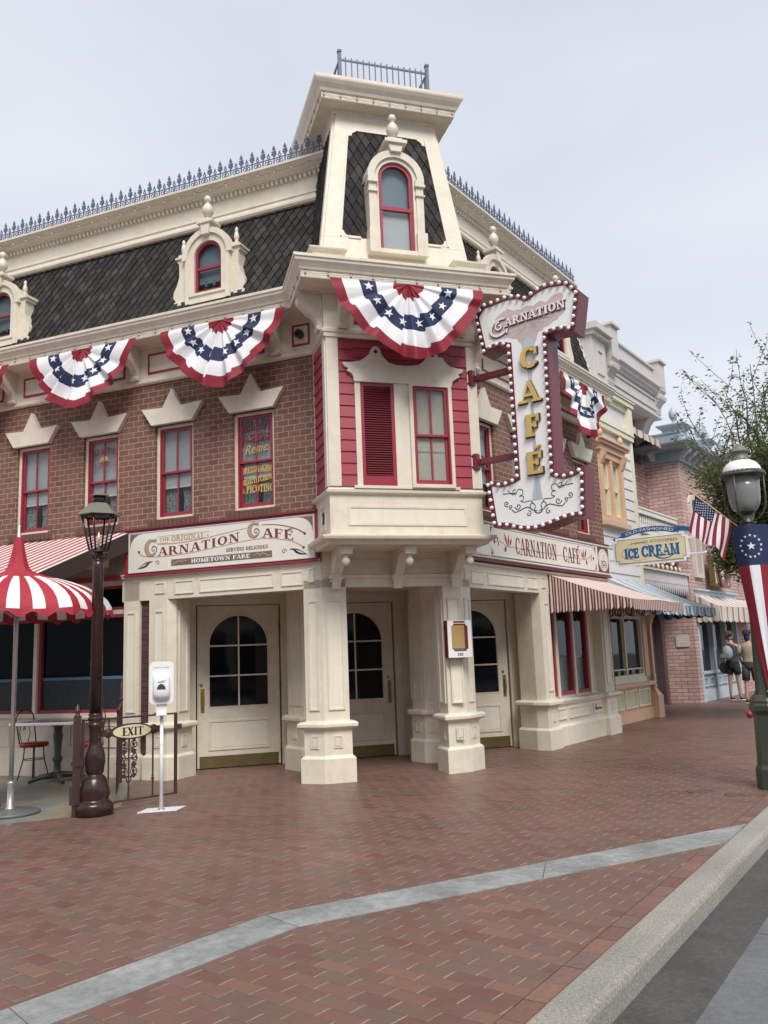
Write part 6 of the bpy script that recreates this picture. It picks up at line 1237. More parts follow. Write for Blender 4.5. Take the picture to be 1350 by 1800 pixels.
mb = MB(); mb.prism([(.155 * math.cos(rad(a)), .073 * math.sin(rad(a))) for a in range(0, 360, 10)], -.006, .02, 'iron'); mb.box(-.24, .24, .002, .018, -.03, .03, 'iron'); fin(mb, 'rim', ex, Fx, .002)
mb = MB(); mb.prism([(.140 * math.cos(rad(a)), .060 * math.sin(rad(a))) for a in range(0, 360, 10)], -.010, .0, 'signyellow'); pl_ = fin(mb, 'plate', ex, Fx); mb = MB()
bar = lambda x0, x1, z0, z1: mb.box(x0, x1, -.0125, -.009, z0, z1, 'black')
bar(-.068, -.054, -.038, .038); bar(-.075, -.035, .033, .038); bar(-.075, -.035, -.038, -.033); bar(-.068, -.040, -.003, .002)
mb.ribbon([(-.028, .038), (.002, -.038)], .014, -.0128, 'black', .003); mb.ribbon([(.002, .038), (-.028, -.038)], .006, -.0131, 'black', .003)
bar(-.035, -.020, -.038, -.034); bar(-.008, .008, -.038, -.034); bar(-.035, -.018, .034, .038); bar(-.006, .008, .034, .038)
bar(.018, .031, -.038, .038); bar(.012, .037, .034, .038); bar(.012, .037, -.038, -.034); bar(.054, .067, -.038, .038); bar(.040, .082, .033, .038); bar(.040, .043, .022, .038); bar(.079, .082, .022, .038); bar(.048, .073, -.038, -.034)
fin(mb, 'lettering', pl_, Fx)
ra, rb_ = Vector((-3.02, 9.62)), Vector(wp(FL, -2.80, -.30)[:2]); rd = rb_ - ra; RL_ = rd.length; Fr = frame((ra.x, ra.y, 0), math.degrees(math.atan2(rd.y, rd.x)))
rl = thing('iron_railing', 'dark iron railing with spear post running from the lamp back to the pilaster', 'railing', Fr)
mb = MB(); mb.box(0, RL_, -.014, .014, 1.0, 1.02, 'iron'); mb.box(0, RL_, -.010, .010, .12, .135, 'iron'); fin(mb, 'rail', rl, Fr, .002)
for i in range(15): mb = MB(); x = .06 + (RL_ - .1) * i / 14; mb.box(x - .007, x + .007, -.007, .007, .12, 1.0, 'iron'); (mb.lathe([(.007, -.02), (.018, 0), (.007, .02)], x, 0, 'iron', 8, .42) if i % 2 else None); fin(mb, 'bar', rl, Fr)
mb = MB(); mb.box(RL_ - .01, RL_ + .03, -.02, .02, 0, 1.04, 'iron'); mb.lathe([(.02, 1.04), (.028, 1.06), (.012, 1.08), (.018, 1.12), (.002, 1.32)], RL_ + .01, 0, 'iron', 8); fin(mb, 'spear_post', rl, Fr)
# ================= HAND SANITISER STAND, MENU CASE =================
Fz = frame((-2.42, 9.20, 0), 12); sz = thing('sanitiser_stand', 'white hand sanitiser dispenser on a slim white pole in front of the left pilaster', 'dispenser', Fz)
mb = MB(); mb.prismz([(-.235, -.10), (.16, -.10), (.245, .13), (-.15, .13)], .004, .012, 'plastic'); mb.lathe([(.04, .012), (.035, .02), (.02, .024)], 0, 0, 'steel', 14); fin(mb, 'base_plate', sz, Fz, .003)
mb = MB(); mb.lathe([(.0185, .012), (.0185, .98)], 0, 0, 'plastic', 16); mb.lathe([(.0195, .66), (.0195, .665)], 0, 0, 'steel', 16); fin(mb, 'pole', sz, Fz)
def rrect(x0, x1, z0, z1, r, n=6): return [(x1 - r + r * math.cos(rad(a)), z1 - r + r * math.sin(rad(a))) for a in [90 * i / n for i in range(n + 1)]] + [(x0 + r - r * math.sin(rad(a)), z1 - r + r * math.cos(rad(a))) for a in [90 * i / n for i in range(n + 1)]] + [(x0 + r - r * math.cos(rad(a)), z0 + r - r * math.sin(rad(a))) for a in [90 * i / n for i in range(n + 1)]] + [(x1 - r + r * math.sin(rad(a)), z0 + r - r * math.cos(rad(a))) for a in [90 * i / n for i in range(n + 1)]]
mb = MB(); mb.prism(rrect(-.125, .125, 1.08, 1.52, .05), -.055, -.012, 'plastic'); mb.prism([(-.05, .965), (.05, .965), (.055, 1.10), (-.055, 1.10)], -.03, -.015, 'plastic'); mb.prismx([(-.10, .965), (-.03, .958), (-.03, .97), (-.10, .975)], -.055, .055, 'plastic'); bk = fin(mb, 'back_plate', sz, Fz, .012)
mb = MB(); rows = []
for z, w, d in ((1.125, .045, .075), (1.14, .075, .105), (1.17, .088, .125), (1.22, .090, .13), (1.30, .088, .125), (1.36, .086, .11), (1.385, .08, .09), (1.392, .07, .062)):
    rows.append([(w * (1 if abs(math.cos(rad(a))) > .7 else 1) * math.copysign(abs(math.cos(rad(a))) ** .5, math.cos(rad(a))), -.05 - (d - .05) * max(0, math.sin(rad(a))) ** .6, z) for a in range(0, 181, 12)])
k = len(rows[0]); mb.v += [p for r in rows for p in r]; b = 0
for j in range(len(rows) - 1):
    for i in range(k - 1): mb.f.append([j * k + i, j * k + i + 1, (j + 1) * k + i + 1, (j + 1) * k + i]); mb.mi.append(mb._m('plastic')); mb.sm.append(True)
mb.f.append(list(range(k))); mb.mi.append(0); mb.sm.append(False); mb.f.append([(len(rows) - 1) * k + i for i in range(k)]); mb.mi.append(0); mb.sm.append(False); disp = fin(mb, 'dispenser', sz, Fz)
mb = MB(); mb.prism([(-.045, 1.235), (.045, 1.235), (.04, 1.26), (.02, 1.285), (0, 1.292), (-.02, 1.285), (-.04, 1.26)], -.134, -.12, 'charcoal'); fin(mb, 'sensor_window', disp, Fz, .002)
mb = MB(); sans(mb, 'PURELL', -.035, .035, 1.318, .020, -.130, 'signblue', shear=.1); mb.prism([(-.037, 1.308), (.03, 1.310), (.032, 1.314), (-.035, 1.313)], -.1305, -.125, 'signblue'); sans(mb, 'HEALTHY HANDS', -.075, .075, 1.452, .011, -.0565, 'charcoal'); fin(mb, 'lettering', disp, Fz)
Fm = frame(wp(FC, 1.60, -.12), 16.86); mc = thing('menu_case', 'white and maroon framed menu case numbered 201 on the right entrance pier', 'menu case', Fm)
mb = MB(); W_, Z0, Z1 = .335, 1.43, 1.905; mb.box(0, W_, .012, .115, Z0, Z1, 'maroon'); fin(mb, 'box', mc, Fm, .002)
def notch(x0, x1, z0, z1, r):
    P = []
    for cx, cz, a0 in ((x1, z1, 270), (x0, z1, 360), (x0, z0, 90), (x1, z0, 180)): P += [(cx + r * math.cos(rad(a0 - q)), cz + r * math.sin(rad(a0 - q))) for q in (0, 30, 60, 90)]
    return P
mb = MB(); mb.box(.006, .055, -.006, .013, Z0 + .003, Z1 - .003, 'white'); mb.box(.28, W_ - .006, -.006, .013, Z0 + .003, Z1 - .003, 'white'); mb.box(.055, .28, -.0055, .013, Z0 + .003, 1.51, 'white'); mb.box(.055, .28, -.0055, .013, 1.86, Z1 - .003, 'white')
for cx, cz in ((.055, 1.51), (.28, 1.51), (.055, 1.86), (.28, 1.86)): mb.prism([(cx + .03 * math.cos(rad(q)), cz + .03 * math.sin(rad(q))) for q in range(0, 360, 20)], -.0068, .004, 'white')
fr_ = fin(mb, 'front_frame', mc, Fm); mb = MB(); mb.box(.03, .305, .004, .0125, 1.49, 1.88, 'maroon'); mb.box(.055, .235, .001, .0045, 1.55, 1.84, 'parchment'); mb.box(.055, .235, .0005, .0045, 1.515, 1.55, 'floral'); fin(mb, 'menu_page', fr_, Fm)
mb = MB(); mb.prism(rrect(.085, .245, 1.872, 1.893, .008), -.010, -.004, 'maroon'); text(mb, '201', .125, .205, 1.458, .032, -.009, 'darkred', .004, bold=.001); fin(mb, 'lettering', fr_, Fm)
# ================= RIGHT STREET LAMP, BANNER, FLAG =================
LP = (3.915, 9.13); Fq = frame((*LP, 0), 22.5); Fq2 = Fq @ Matrix.Translation((0, 0, 2.87)) @ Matrix.Scale(.91, 4) @ Matrix.Translation((0, 0, -2.87)); sl_ = thing('street_lamp', 'green post lamp with white dome and clear glass globe at the right edge', 'street lamp', Fq)
mb = MB(); mb.lathe([(.178, 0), (.178, .20), (.165, .22), (.155, .24), (.147, .60), (.143, .74), (.155, .76), (.178, .79), (.182, .84), (.17, .86), (.172, .885), (.15, .92), (.12, .95)], 0, 0, 'green', 8, sm=False); mb.lathe([(.12, .93), (.10, 1.0), (.09, 1.4), (.075, 2.0), (.066, 2.74)], 0, 0, 'green', 20)
mb.lathe([(.062, 2.74), (.075, 2.76), (.06, 2.79), (.055, 2.84), (.10, 2.875), (.10, 2.885)], 0, 0, 'green', 20); fin(mb, 'post', sl_, Fq, .004)
mb = MB()
for i in range(4): a = rad(22 + 90 * i); c, s = math.cos(a), math.sin(a); mb.tube([(r * c, r * s, z) for r, z in ((.05, 2.76), (.12, 2.775), (.19, 2.83), (.235, 2.93), (.243, 3.05), (.243, 3.31))], .012, 'green', 8)
mb.lathe([(.235, 3.30), (.262, 3.305), (.265, 3.325), (.245, 3.34), (.19, 3.345)], 0, 0, 'green', 40)
for i in range(30): a = 2 * math.pi * i / 30; c, s = math.cos(a), math.sin(a); mb.lathe([(.026, 3.325), (.026, 3.345), (.018, 3.362), (.001, 3.366)], .228 * c, .228 * s, 'green', 8)
fin(mb, 'lantern_frame', sl_, Fq2); mb = MB(); mb.lathe([(.10, 2.885), (.13, 2.90), (.158, 2.95), (.175, 3.02), (.182, 3.12), (.185, 3.29)], 0, 0, 'lampglass', 32); fin(mb, 'globe', sl_, Fq2)
mb = MB(); mb.lathe([(.022, 2.885), (.018, 3.0), (.012, 3.04), (.02, 3.06), (.01, 3.09)], 0, 0, 'iron', 10); fin(mb, 'burner', sl_, Fq2)
mb = MB(); mb.lathe([(.225, 3.335), (.222, 3.37), (.205, 3.42), (.17, 3.465), (.12, 3.495), (.10, 3.50)], 0, 0, 'enamel', 36); fin(mb, 'dome', sl_, Fq2)
mb = MB(); mb.lathe([(.10, 3.49), (.10, 3.52), (.085, 3.54), (.08, 3.60), (.105, 3.605), (.108, 3.615), (.10, 3.62), (.06, 3.66), (.045, 3.69), (.035, 3.70), (.001, 3.705)], 0, 0, 'lampcap', 24); fin(mb, 'cap', sl_, Fq2)
Fb_ = frame((LP[0] + .005, LP[1] - .005, 0), -20)
mb = MB(); NZ, NX_ = 60, 24; vs = []
def ban(u, v):   # u -1..1, v 0 top .. 1 bottom
    z = 2.72 - v * 1.86; w = .160 * (1 - v) ** .8 + .028 + (.0 if v < .94 else (v - .94) * .75); f = math.sin(u * 9 + 1) * .010 * v + math.sin(u * 5 + v * 3) * .006
    return (u * w + .045 * v + .02 * v * v, -.13 - .05 * math.cos(u * 1.5) * (1 - .4 * v) + f + u * u * .10 * (1 - v), z - (.03 * u if v > .93 else 0))
for j in range(NZ + 1):
    for i in range(NX_ + 1): vs.append(ban(-1 + 2 * i / NX_, j / NZ))
mb.v += vs
for j in range(NZ):
    for i in range(NX_):
        v = (j + .5) / NZ; u = -1 + 2 * (i + .5) / NX_; m = 'navy' if v < .235 else ('clothwhite' if abs(u + .02) < .34 else 'clothred'); mb.f.append([j * (NX_ + 1) + i, j * (NX_ + 1) + i + 1, (j + 1) * (NX_ + 1) + i + 1, (j + 1) * (NX_ + 1) + i]); mb.mi.append(mb._m(m)); mb.sm.append(True)
def bstar(uc, vc, r):
    c = ban(uc, vc); b = len(mb.v); mb.v.append((c[0], c[1] - .006, c[2]))
    for x, z in star(0, 0, r): p = ban(uc + x / .175, vc - z / 1.86); mb.v.append((p[0], p[1] - .005, p[2]))
    for j in range(10): mb.f.append([b, b + 1 + j, b + 1 + (j + 1) % 10]); mb.mi.append(mb._m('clothwhite')); mb.sm.append(False)
bstar(-.05, .125, .045)
for i in range(13): a = 2 * math.pi * i / 13 + math.pi / 2; bstar(-.05 + .58 * math.cos(a), .125 - .062 * math.sin(a), .017)
mb.tube([(-.02 + .03 * math.cos(rad(a)) + .06, -.155 + .03 * math.sin(rad(a)), .985) for a in range(0, 360, 30)], .012, 'clothwhite', 6, closed=True)
tag(fin(mb, 'banner', None, Fb_), 'long tapering banner, navy star panel over red and white stripes, on the green lamp', 'banner')
tip = Vector((3.44, 9.32, 3.13)); flag_root = Vector((3.93, 9.13, 2.62)); pv_ = flag_root - tip
fp = thing('flag', 'small stars and stripes flag hanging from a slanting pole on the green lamp', 'flag', Matrix.Translation(flag_root))
mb = MB(); mb.tube([tip - pv_.normalized() * .04, flag_root], .008, 'goldpaint', 8); mb.ball(tip - pv_.normalized() * .05, .014, 'goldpaint', 8); fin(mb, 'flag_pole', fp)
def fl(s, t): p = tip + pv_ * (.02 + .66 * s); return p + Vector((-.10 * t + .012 * math.sin(s * 14 + t * 3), .03 * math.sin(s * 13 + t * 2.2) * (.4 + t), -.40 * t - .03 * t * math.sin(s * 7)))
mb = MB(); NS, NT2 = 39, 30; mb.v += [tuple(fl(i / NS, j / NT2)) for j in range(NT2 + 1) for i in range(NS + 1)]
for j in range(NT2):
    for i in range(NS): k = i // 3; m = 'navy' if (k < 7 and j < 12) else ('clothred' if k % 2 == 0 else 'clothwhite'); mb.f.append([j * (NS + 1) + i, j * (NS + 1) + i + 1, (j + 1) * (NS + 1) + i + 1, (j + 1) * (NS + 1) + i]); mb.mi.append(mb._m(m)); mb.sm.append(True)
for r in range(9):
    for c in range(6 if r % 2 == 0 else 5):
        s0 = (r + 1) * 7 / 13 / 10; t0 = (c + .5 + (.5 if r % 2 else 0)) * .4 / 6.2; ctr = fl(s0, t0); b = len(mb.v); n_ = Vector((-.3, -1, 0)).normalized() * .004
        for x, z in star(0, 0, .0085): mb.v.append(tuple(fl(s0, t0) + n_ + Vector((x, 0, z))))
        for j in range(5): mb.f.append([b + 2 * j, b + (2 * j + 1), b + (2 * j - 1) % 10]); mb.mi.append(mb._m('clothwhite')); mb.sm.append(False)
        mb.f.append([b + 2 * j + 1 for j in range(5)]); mb.mi.append(mb._m('clothwhite')); mb.sm.append(False)
fin(mb, 'flag_cloth', fp)
Fh = frame((4.17, 9.95, 0), -20); hy = thing('standpipe', 'small red standpipe valve half hidden behind the green lamp base', 'standpipe', Fh)
mb = MB(); mb.lathe([(.06, 0), (.06, .03), (.03, .04), (.028, .85), (.035, .86), (.03, .9), (.001, .91)], 0, 0, 'red', 14); fin(mb, 'pipe', hy, Fh); mb = MB(); mb.lathe([(.03, 0), (.03, .08), (.045, .085), (.045, .12), (.02, .14)], 0, 0, 'red', 12, T=Matrix.Translation((0, 0, .68)) @ Matrix.Rotation(rad(-90), 4, 'Y')); fin(mb, 'cap', hy, Fh)
mb = MB(); mb.box(-.13, .13, -.07, .07, .0, .008, 'iron2'); mb.rframe(0, 0.001, 0, .001, .0002, 0, .001, 'iron2'); 
mb = MB(); mb.box(-.13, .13, -.07, .07, -.004, .007, 'iron2'); tag(fin(mb, 'drain_cover', None, frame((3.13, 9.10, 0), 10), .002), 'small rectangular brown metal cover set in the brick paving', 'drain cover')
mb = MB(); mb.lathe([(.095, -.003), (.095, .006), (.085, .008), (.08, .006), (.001, .006)], 0, 0, 'iron2', 24); tag(fin(mb, 'manhole_cover', None, frame((3.37, 8.83, 0), 0)), 'small round dark metal cover set in the paving near the kerb', 'manhole cover')
# ================= NEIGHBOURING BUILDINGS =================
def body(t, F, x0, x1, y0, y1, z1, m, name='wall'):
    mb = MB(); mb.box(x0, x1, y0, y1, 0, z1, m); return fin(mb, name, t, F)
w1 = thing('clapboard_building', 'narrow white clapboard building with peach window and pale yellow trim', 'building', FR @ Matrix.Translation((6.8, .4, 0)))
body(w1, FR, 5.22, 8.27, .62, 7, 6.6, 'clap'); mb = MB()
for a, b, c, d in ((5.21, 8.2, 2.70, 3.9), (5.21, 6.28, 3.9, 5.45), (7.52, 8.2, 3.9, 5.45), (5.21, 8.2, 5.45, 5.87)): clap(mb, a, b, c, d, .43, 'clap', .235, .022); mb.box(a, b, .44, .62, c, d, 'clap')
fin(mb, 'clapboards', w1, FR); mb = MB()
mb.box(8.18, 8.29, .37, .7, 2.6, 5.9, 'yellow'); mb.box(5.21, 8.31, .34, .6, 5.87, 5.98, 'yellow'); mb.box(5.21, 8.33, .32, .6, 5.98, 6.01, 'yellow'); mb.box(5.21, 8.27, .43, .6, 6.01, 6.62, 'clap')
mb.rframe(6.35, 8.27, 6.03, 6.62, .12, .38, .44, 'yellow'); mb.box(8.05, 8.30, .33, .62, 6.01, 6.62, 'yellow'); mb.box(6.15, 6.4, .33, .62, 6.01, 6.75, 'yellow'); mb.box(6.1, 8.36, .30, .62, 6.62, 6.72, 'yellow'); mb.box(6.08, 8.40, .27, .62, 6.72, 6.75, 'yellow'); fin(mb, 'trim', w1, FR, .004)
mb = MB(); mb.prism([(5.25, 6.2), (6.15, 6.2), (6.15, 6.75), (5.7, 7.35), (5.25, 6.75)], .45, .9, 'yellow'); mb.ribbon([(5.15, 6.72), (5.7, 7.45), (6.25, 6.72)], .10, .36, 'yellow', .2); fin(mb, 'gable', w1, FR, .004)
mb = MB(); mb.rframe(6.28, 7.52, 3.95, 5.38, .13, .36, .50, 'peach'); mb.box(6.84, 6.96, .37, .50, 4.0, 5.3, 'peach'); mb.box(6.22, 7.58, .30, .5, 3.86, 3.97, 'peach'); mb.box(6.20, 7.60, .32, .5, 5.38, 5.50, 'peach'); mb.box(6.14, 7.66, .26, .5, 5.50, 5.56, 'peach'); mb.box(6.10, 7.70, .22, .5, 5.56, 5.60, 'peach')
for s in (6.34, 7.46): mb.prismx([(.37, 5.38), (.24, 5.38), (.28, 5.25), (.34, 5.12), (.37, 5.08)], s - .06, s + .06, 'peach')
pw = fin(mb, 'window', w1, FR, .004)
for s in (6.34, 7.46): mb = MB(); finial(mb, s, .36, 5.6, .85, 'peach'); fin(mb, 'finial', pw, FR)
for a, b in ((6.41, 6.84), (6.96, 7.39)):
    mb = MB(); mb.rframe(a, b, 4.08, 5.25, .05, .44, .52, 'yellow'); mb.box(a, b, .44, .5, 4.63, 4.68, 'yellow'); mb.box((a + b) / 2 - .012, (a + b) / 2 + .012, .45, .5, 4.1, 5.2, 'yellow'); fin(mb, 'sash', pw, FR)
    mb = MB(); mb.box(a, b, .51, .515, 4.08, 5.25, 'glass'); fin(mb, 'glass', pw, FR); mb = MB(); mb.box(a, b, .56, .565, 4.08, 5.25, 'shade')
    for i in range(16): mb.box(a + .05, b - .05, .525, .54, 4.10 + i * .034, 4.122 + i * .034, 'yellow')
    fin(mb, 'blind', pw, FR)
# peach shopfront
mb = MB(); mb.box(5.2, 8.45, .45, .7, 0, .22, 'peach'); mb.box(5.2, 8.45, .49, .7, .22, .70, 'peach'); mb.box(5.2, 8.5, .40, .7, .68, .76, 'peach'); mb.box(5.2, 8.45, .47, .7, .76, .86, 'yellow'); mb.box(5.2, 8.45, .47, .7, 2.1, 2.75, 'peach'); mb.box(5.2, 5.3, .45, .7, .7, 2.2, 'peach'); mb.box(8.2, 8.45, .47, .7, .7, 2.2, 'peach')
for i in range(4): mb.panel(5.35 + i * .76, 5.35 + i * .76 + .66, .27, .62, .485, 'yellow', 'palegreen', .03, .03)
ps = fin(mb, 'shopfront', w1, FR, .004)
mb = MB(); mb.prismz([(8.42, .33), (8.74, .33), (8.74, .62), (8.42, .62)], 0, .45, 'peach'); mb.stack([(8.45, .36), (8.68, .36), (8.68, .6), (8.45, .6)], [(.45, .03), (.55, -.03), (.6, -.06), (1.0, -.06), (1.9, -.06), (2.0, -.03), (2.15, .03), (2.6, .03)], 'peach')
for z in (.62, .72, .82): mb.box(8.53, 8.60, .405, .42, z, z + .06, 'yellow')
fin(mb, 'post', w1, FR, .006)
mb = MB(); mb.rframe(5.3, 8.2, .86, 2.1, .06, .50, .58, 'yellow')
for x in (6.1, 7.2): mb.box(x - .03, x + .03, .50, .58, .9, 2.1, 'yellow')
mb.box(5.3, 8.2, .52, .56, 1.02, 1.045, 'yellow')
for i in range(7): mb.box(5.6 + i * .4, 5.625 + i * .4, .52, .56, .9, 1.03, 'yellow')
psw = fin(mb, 'shop_window', ps, FR)
mb = MB(); mb.box(5.35, 8.15, .57, .575, .9, 2.05, 'glassdark'); fin(mb, 'glass', psw, FR)
# lilac-corniced brick building set back
g1 = thing('brick_building', 'set back mauve brick building with heavy grey lilac cornice on scroll brackets', 'building', FR @ Matrix.Translation((10.5, 1.55, 0)))
fin(wallgrid(8.25, 12.9, 0, 8.4, [(11.15, 12.35, 0, 2.35), (10.7, 11.6, 4.3, 5.35), (9.0, 10.2, 4.3, 5.35), (9.3, 12.3, 6.2, 7.0)], 'brickmauve', .25, 1.55), 'wall', g1, FR)
mb = MB(); mb.box(8.25, 12.9, 1.9, 9, 0, 8.3, 'brickmauve'); fin(mb, 'rear_block', g1, FR)
mb = MB(); mb.box(8.3, 12.65, .98, 1.6, 7.40, 7.46, 'lav'); mb.box(8.7, 12.5, 1.0, 1.6, 7.46, 7.95, 'lav'); mb.box(8.7, 12.5, .97, 1.0, 7.55, 7.60, 'lav'); mb.box(8.7, 12.5, .97, 1.0, 7.82, 7.87, 'lav')
mb.sweep([(8.75, 1.0), (12.45, 1.0)], [(-.3, 7.95), (.04, 7.95), (.06, 8.0), (.12, 8.04), (.13, 8.09), (.2, 8.14), (.2, 8.2), (-.3, 8.2)], 'lav'); mb.box(8.7, 12.5, .98, 1.6, 8.2, 8.66, 'lav'); mb.box(8.65, 12.55, .93, 1.6, 8.66, 8.72, 'lav'); fin(mb, 'cornice', g1, FR, .006)
for x in (8.95, 12.35):
    mb = MB(); mb.prismx([(1.6, 8.85), (.80, 8.85), (.80, 8.1), (.86, 8.02), (.80, 7.95), (.82, 7.85), (.92, 7.78), (.98, 7.68), (.98, 7.5), (1.12, 7.45), (1.28, 7.28), (1.38, 7.05), (1.42, 6.85), (1.6, 6.70)], x - .22, x + .22, 'lav'); mb.box(x - .27, x + .27, .74, 1.6, 8.85, 8.92, 'lav'); mb.lathe([(.06, -.24), (.06, .24)], 0, 0, 'lav', 14, T=Matrix.Translation((x, .87, 7.9)) @ Matrix.Rotation(rad(90), 4, 'Y')); fin(mb, 'scroll_bracket', g1, FR, .008)
mb = MB(); mb.box(7.75, 8.55, .9, 1.9, 7.3, 8.35, 'lav'); mb.box(7.68, 8.6, .8, 1.9, 8.35, 8.45, 'lav'); mb.box(7.62, 8.65, .72, 1.9, 8.45, 8.6, 'lav'); mb.rframe(7.95, 8.35, 7.5, 8.1, .06, .87, .91, 'lav'); mb.box(7.75, 8.55, 1.0, 1.9, 6.5, 7.3, 'lav'); fin(mb, 'pedestal', g1, FR, .006)
for (a, b) in ((10.7, 11.6), (9.0, 10.2)):
    c = (a + b) / 2; mb = MB(); mb.ring(arch_out(a + .07, b - .07, 4.3, 4.95, 12), arch_out(a - .05, b + .05, 4.25, 4.95, 12), 1.50, 1.7, 'lav'); wi = fin(mb, 'arched_window', g1, FR); mb = MB(); mb.box(a, b, 1.75, 1.755, 4.3, 5.4, 'glassdark'); fin(mb, 'glass', wi, FR)
mb = MB(); mb.box(9.3, 12.3, 1.72, 1.73, 6.2, 7.0, 'glassdark'); fin(mb, 'glass', g1, FR)
mb = MB(); mb.box(11.0, 11.22, 1.40, 1.6, 0, 2.5, 'darkmaroon'); mb.box(12.28, 12.5, 1.4, 1.6, 0, 2.5, 'darkmaroon'); mb.box(10.95, 12.5, 1.38, 1.6, 2.3, 2.55, 'darkmaroon'); mb.box(10.97, 11.25, 1.36, 1.6, 0, .62, 'darkmaroon'); mb.box(11.2, 12.3, 1.6, 1.65, 0, 2.3, 'darkmaroon'); mb.box(8.3, 10.95, 1.40, 1.55, 0, .8, 'palebluegrey'); fin(mb, 'entrance', g1, FR, .006)
mb = MB(); mb.box(8.35, 10.95, 1.48, 1.5, .8, 2.4, 'glassdark'); [mb.box(x, x + .06, 1.42, 1.5, .8, 2.4, 'palebluegrey') for x in (8.6, 9.4, 10.2, 10.9)]; fin(mb, 'shop_window', g1, FR)
# balcony fascia with hanging points, ornament above, balcony rail
mb = MB(); mb.box(8.4, 12.62, .72, .80, 2.95, 3.20, 'lav'); mb.box(8.4, 12.64, .66, .85, 3.20, 3.25, 'lav'); mb.box(8.4, 12.62, .74, 1.6, 3.0, 3.1, 'lav')
for i in range(26): x = 8.5 + i * .16; mb.prism([(x, 2.96), (x + .12, 2.96), (x + .12, 2.86), (x + .06, 2.68), (x, 2.86)], .725, .745, 'lav')
fin(mb, 'balcony_fascia', g1, FR, .003)
mb = MB(); mb.box(8.4, 12.6, .98, 1.0, 3.25, 3.62, 'maroon'); 
for i in range(12): x = 8.7 + i * .34; mb.prism(arc(x, 3.62, .17, .16, 180, 360, 8) + [], .90, .97, 'darkred' if i % 2 else 'signwhite'); mb.lathe([(.001, -.12), (.035, -.08), (.04, -.03), (.02, .02)], x + .17, .90, 'signyellow', 8, 3.42)
fin(mb, 'painted_ornament', g1, FR)
mb = MB(); mb.box(8.3, 12.6, .86, .98, 4.10, 4.18, 'yellow'); mb.box(8.3, 12.6, .84, 1.0, 4.55, 4.66, 'signcream'); mb.box(8.3, 12.6, .82, 1.02, 4.66, 4.70, 'signcream')
for i in range(30): mb.lathe([(.02, 4.18), (.04, 4.25), (.02, 4.36), (.04, 4.46), (.02, 4.55)], 8.4 + i * .14, .92, 'signcream', 8)
fin(mb, 'balcony_rail', g1, FR)
awning(FR, 9.6, 12.55, 7.05, .55, 6.72, .16, ['awncream', 'awncream', 'awntan'], 10, 'small tan striped awning high on the mauve brick building', yb=1.5, nst_side=8)
# pink brick building
p1 = thing('brick_building', 'pink brick building with blue grey cornice and urns beyond the set back entrance', 'building', FR @ Matrix.Translation((15, .7, 0)))
fin(wallgrid(12.65, 20.5, 0, 6.3, [(13.0, 17.0, 0, 2.75), (13.25, 13.75, 3.3, 5.3), (15.2, 16.4, 3.6, 5.2), (18.0, 19.4, 3.6, 5.2)], 'brickpink', .2, .7), 'front_wall', p1, FR)
mb = MB(); mb.box(12.66, 20.5, .95, 9, 0, 6.3, 'brickpink'); mb.box(12.655, 12.75, .702, .96, 0, 6.3, 'brickpink'); fin(mb, 'side_wall', p1, FR)
pyC = [(12.6, .66), (20.5, .66), (20.5, 4), (12.6, 4)]
mb = MB(); mb.stack(pyC, [(6.24, 0), (6.24, .04), (6.28, .05), (6.5, .05), (6.52, .30), (6.58, .33), (6.62, .40), (6.66, .42), (6.69, .42), (6.70, .1), (6.95, .1), (6.97, .13), (7.0, .13)], 'bluegrey')
fin(mb, 'cornice', p1, FR, .004)
for i in range(16): mb = MB(); x = 12.7 + i * .5; mb.prismx([(.62, 6.30), (.55, 6.30), (.48, 6.38), (.36, 6.44), (.32, 6.52), (.62, 6.52)], x - .06, x + .06, 'palebluegrey'); fin(mb, 'bracket', p1, FR)
for i in range(2): mb = MB(); y = 1.3 + i * .6; mb.prism([(12.56, 6.30), (12.49, 6.30), (12.42, 6.38), (12.30, 6.44), (12.26, 6.52), (12.56, 6.52)], y - .06, y + .06, 'palebluegrey'); fin(mb, 'bracket', p1, FR)
for x in (12.85, 15.2, 17.6):
    mb = MB(); mb.stack([(x - .26, .50), (x + .26, .50), (x + .26, 1.02), (x - .26, 1.02)], [(6.69, 0), (7.10, 0), (7.12, .04), (7.17, .10), (7.20, .12), (7.22, .12), (7.26, .0), (7.30, -.12)], 'palebluegrey'); mb.rframe(x - .16, x + .16, 6.80, 7.04, .03, .485, .505, 'palebluegrey'); q = fin(mb, 'parapet_pedestal', p1, FR, .004)
    mb = MB(); mb.lathe([(.07, 7.28), (.07, 7.31), (.03, 7.34), (.05, 7.38), (.10, 7.46), (.115, 7.56), (.10, 7.64), (.06, 7.68), (.06, 7.70), (.03, 7.73), (.012, 7.78), (.001, 7.80)], x, .76, 'palebluegrey', 16); fin(mb, 'urn', q, FR)
mb = MB(); mb.box(13.0, 15.0, .62, .75, 6.98, 7.10, 'palebluegrey'); mb.box(15.5, 17.4, .62, .75, 6.98, 7.10, 'palebluegrey')
mb.ring([(16.6 + .75 * math.cos(rad(a)), 7.1 + .75 * math.sin(rad(a))) for a in range(-20, 201, 10)], [(16.6 + 1.0 * math.cos(rad(a)), 7.1 + 1.0 * math.sin(rad(a))) for a in range(-20, 201, 10)], 1.0, 1.3, 'palebluegrey'); mb.prism([(16.6 + .76 * math.cos(rad(a)), 7.1 + .76 * math.sin(rad(a))) for a in range(-20, 201, 10)], 1.15, 1.25, 'bluegrey'); fin(mb, 'round_pediment', p1, FR, .004)
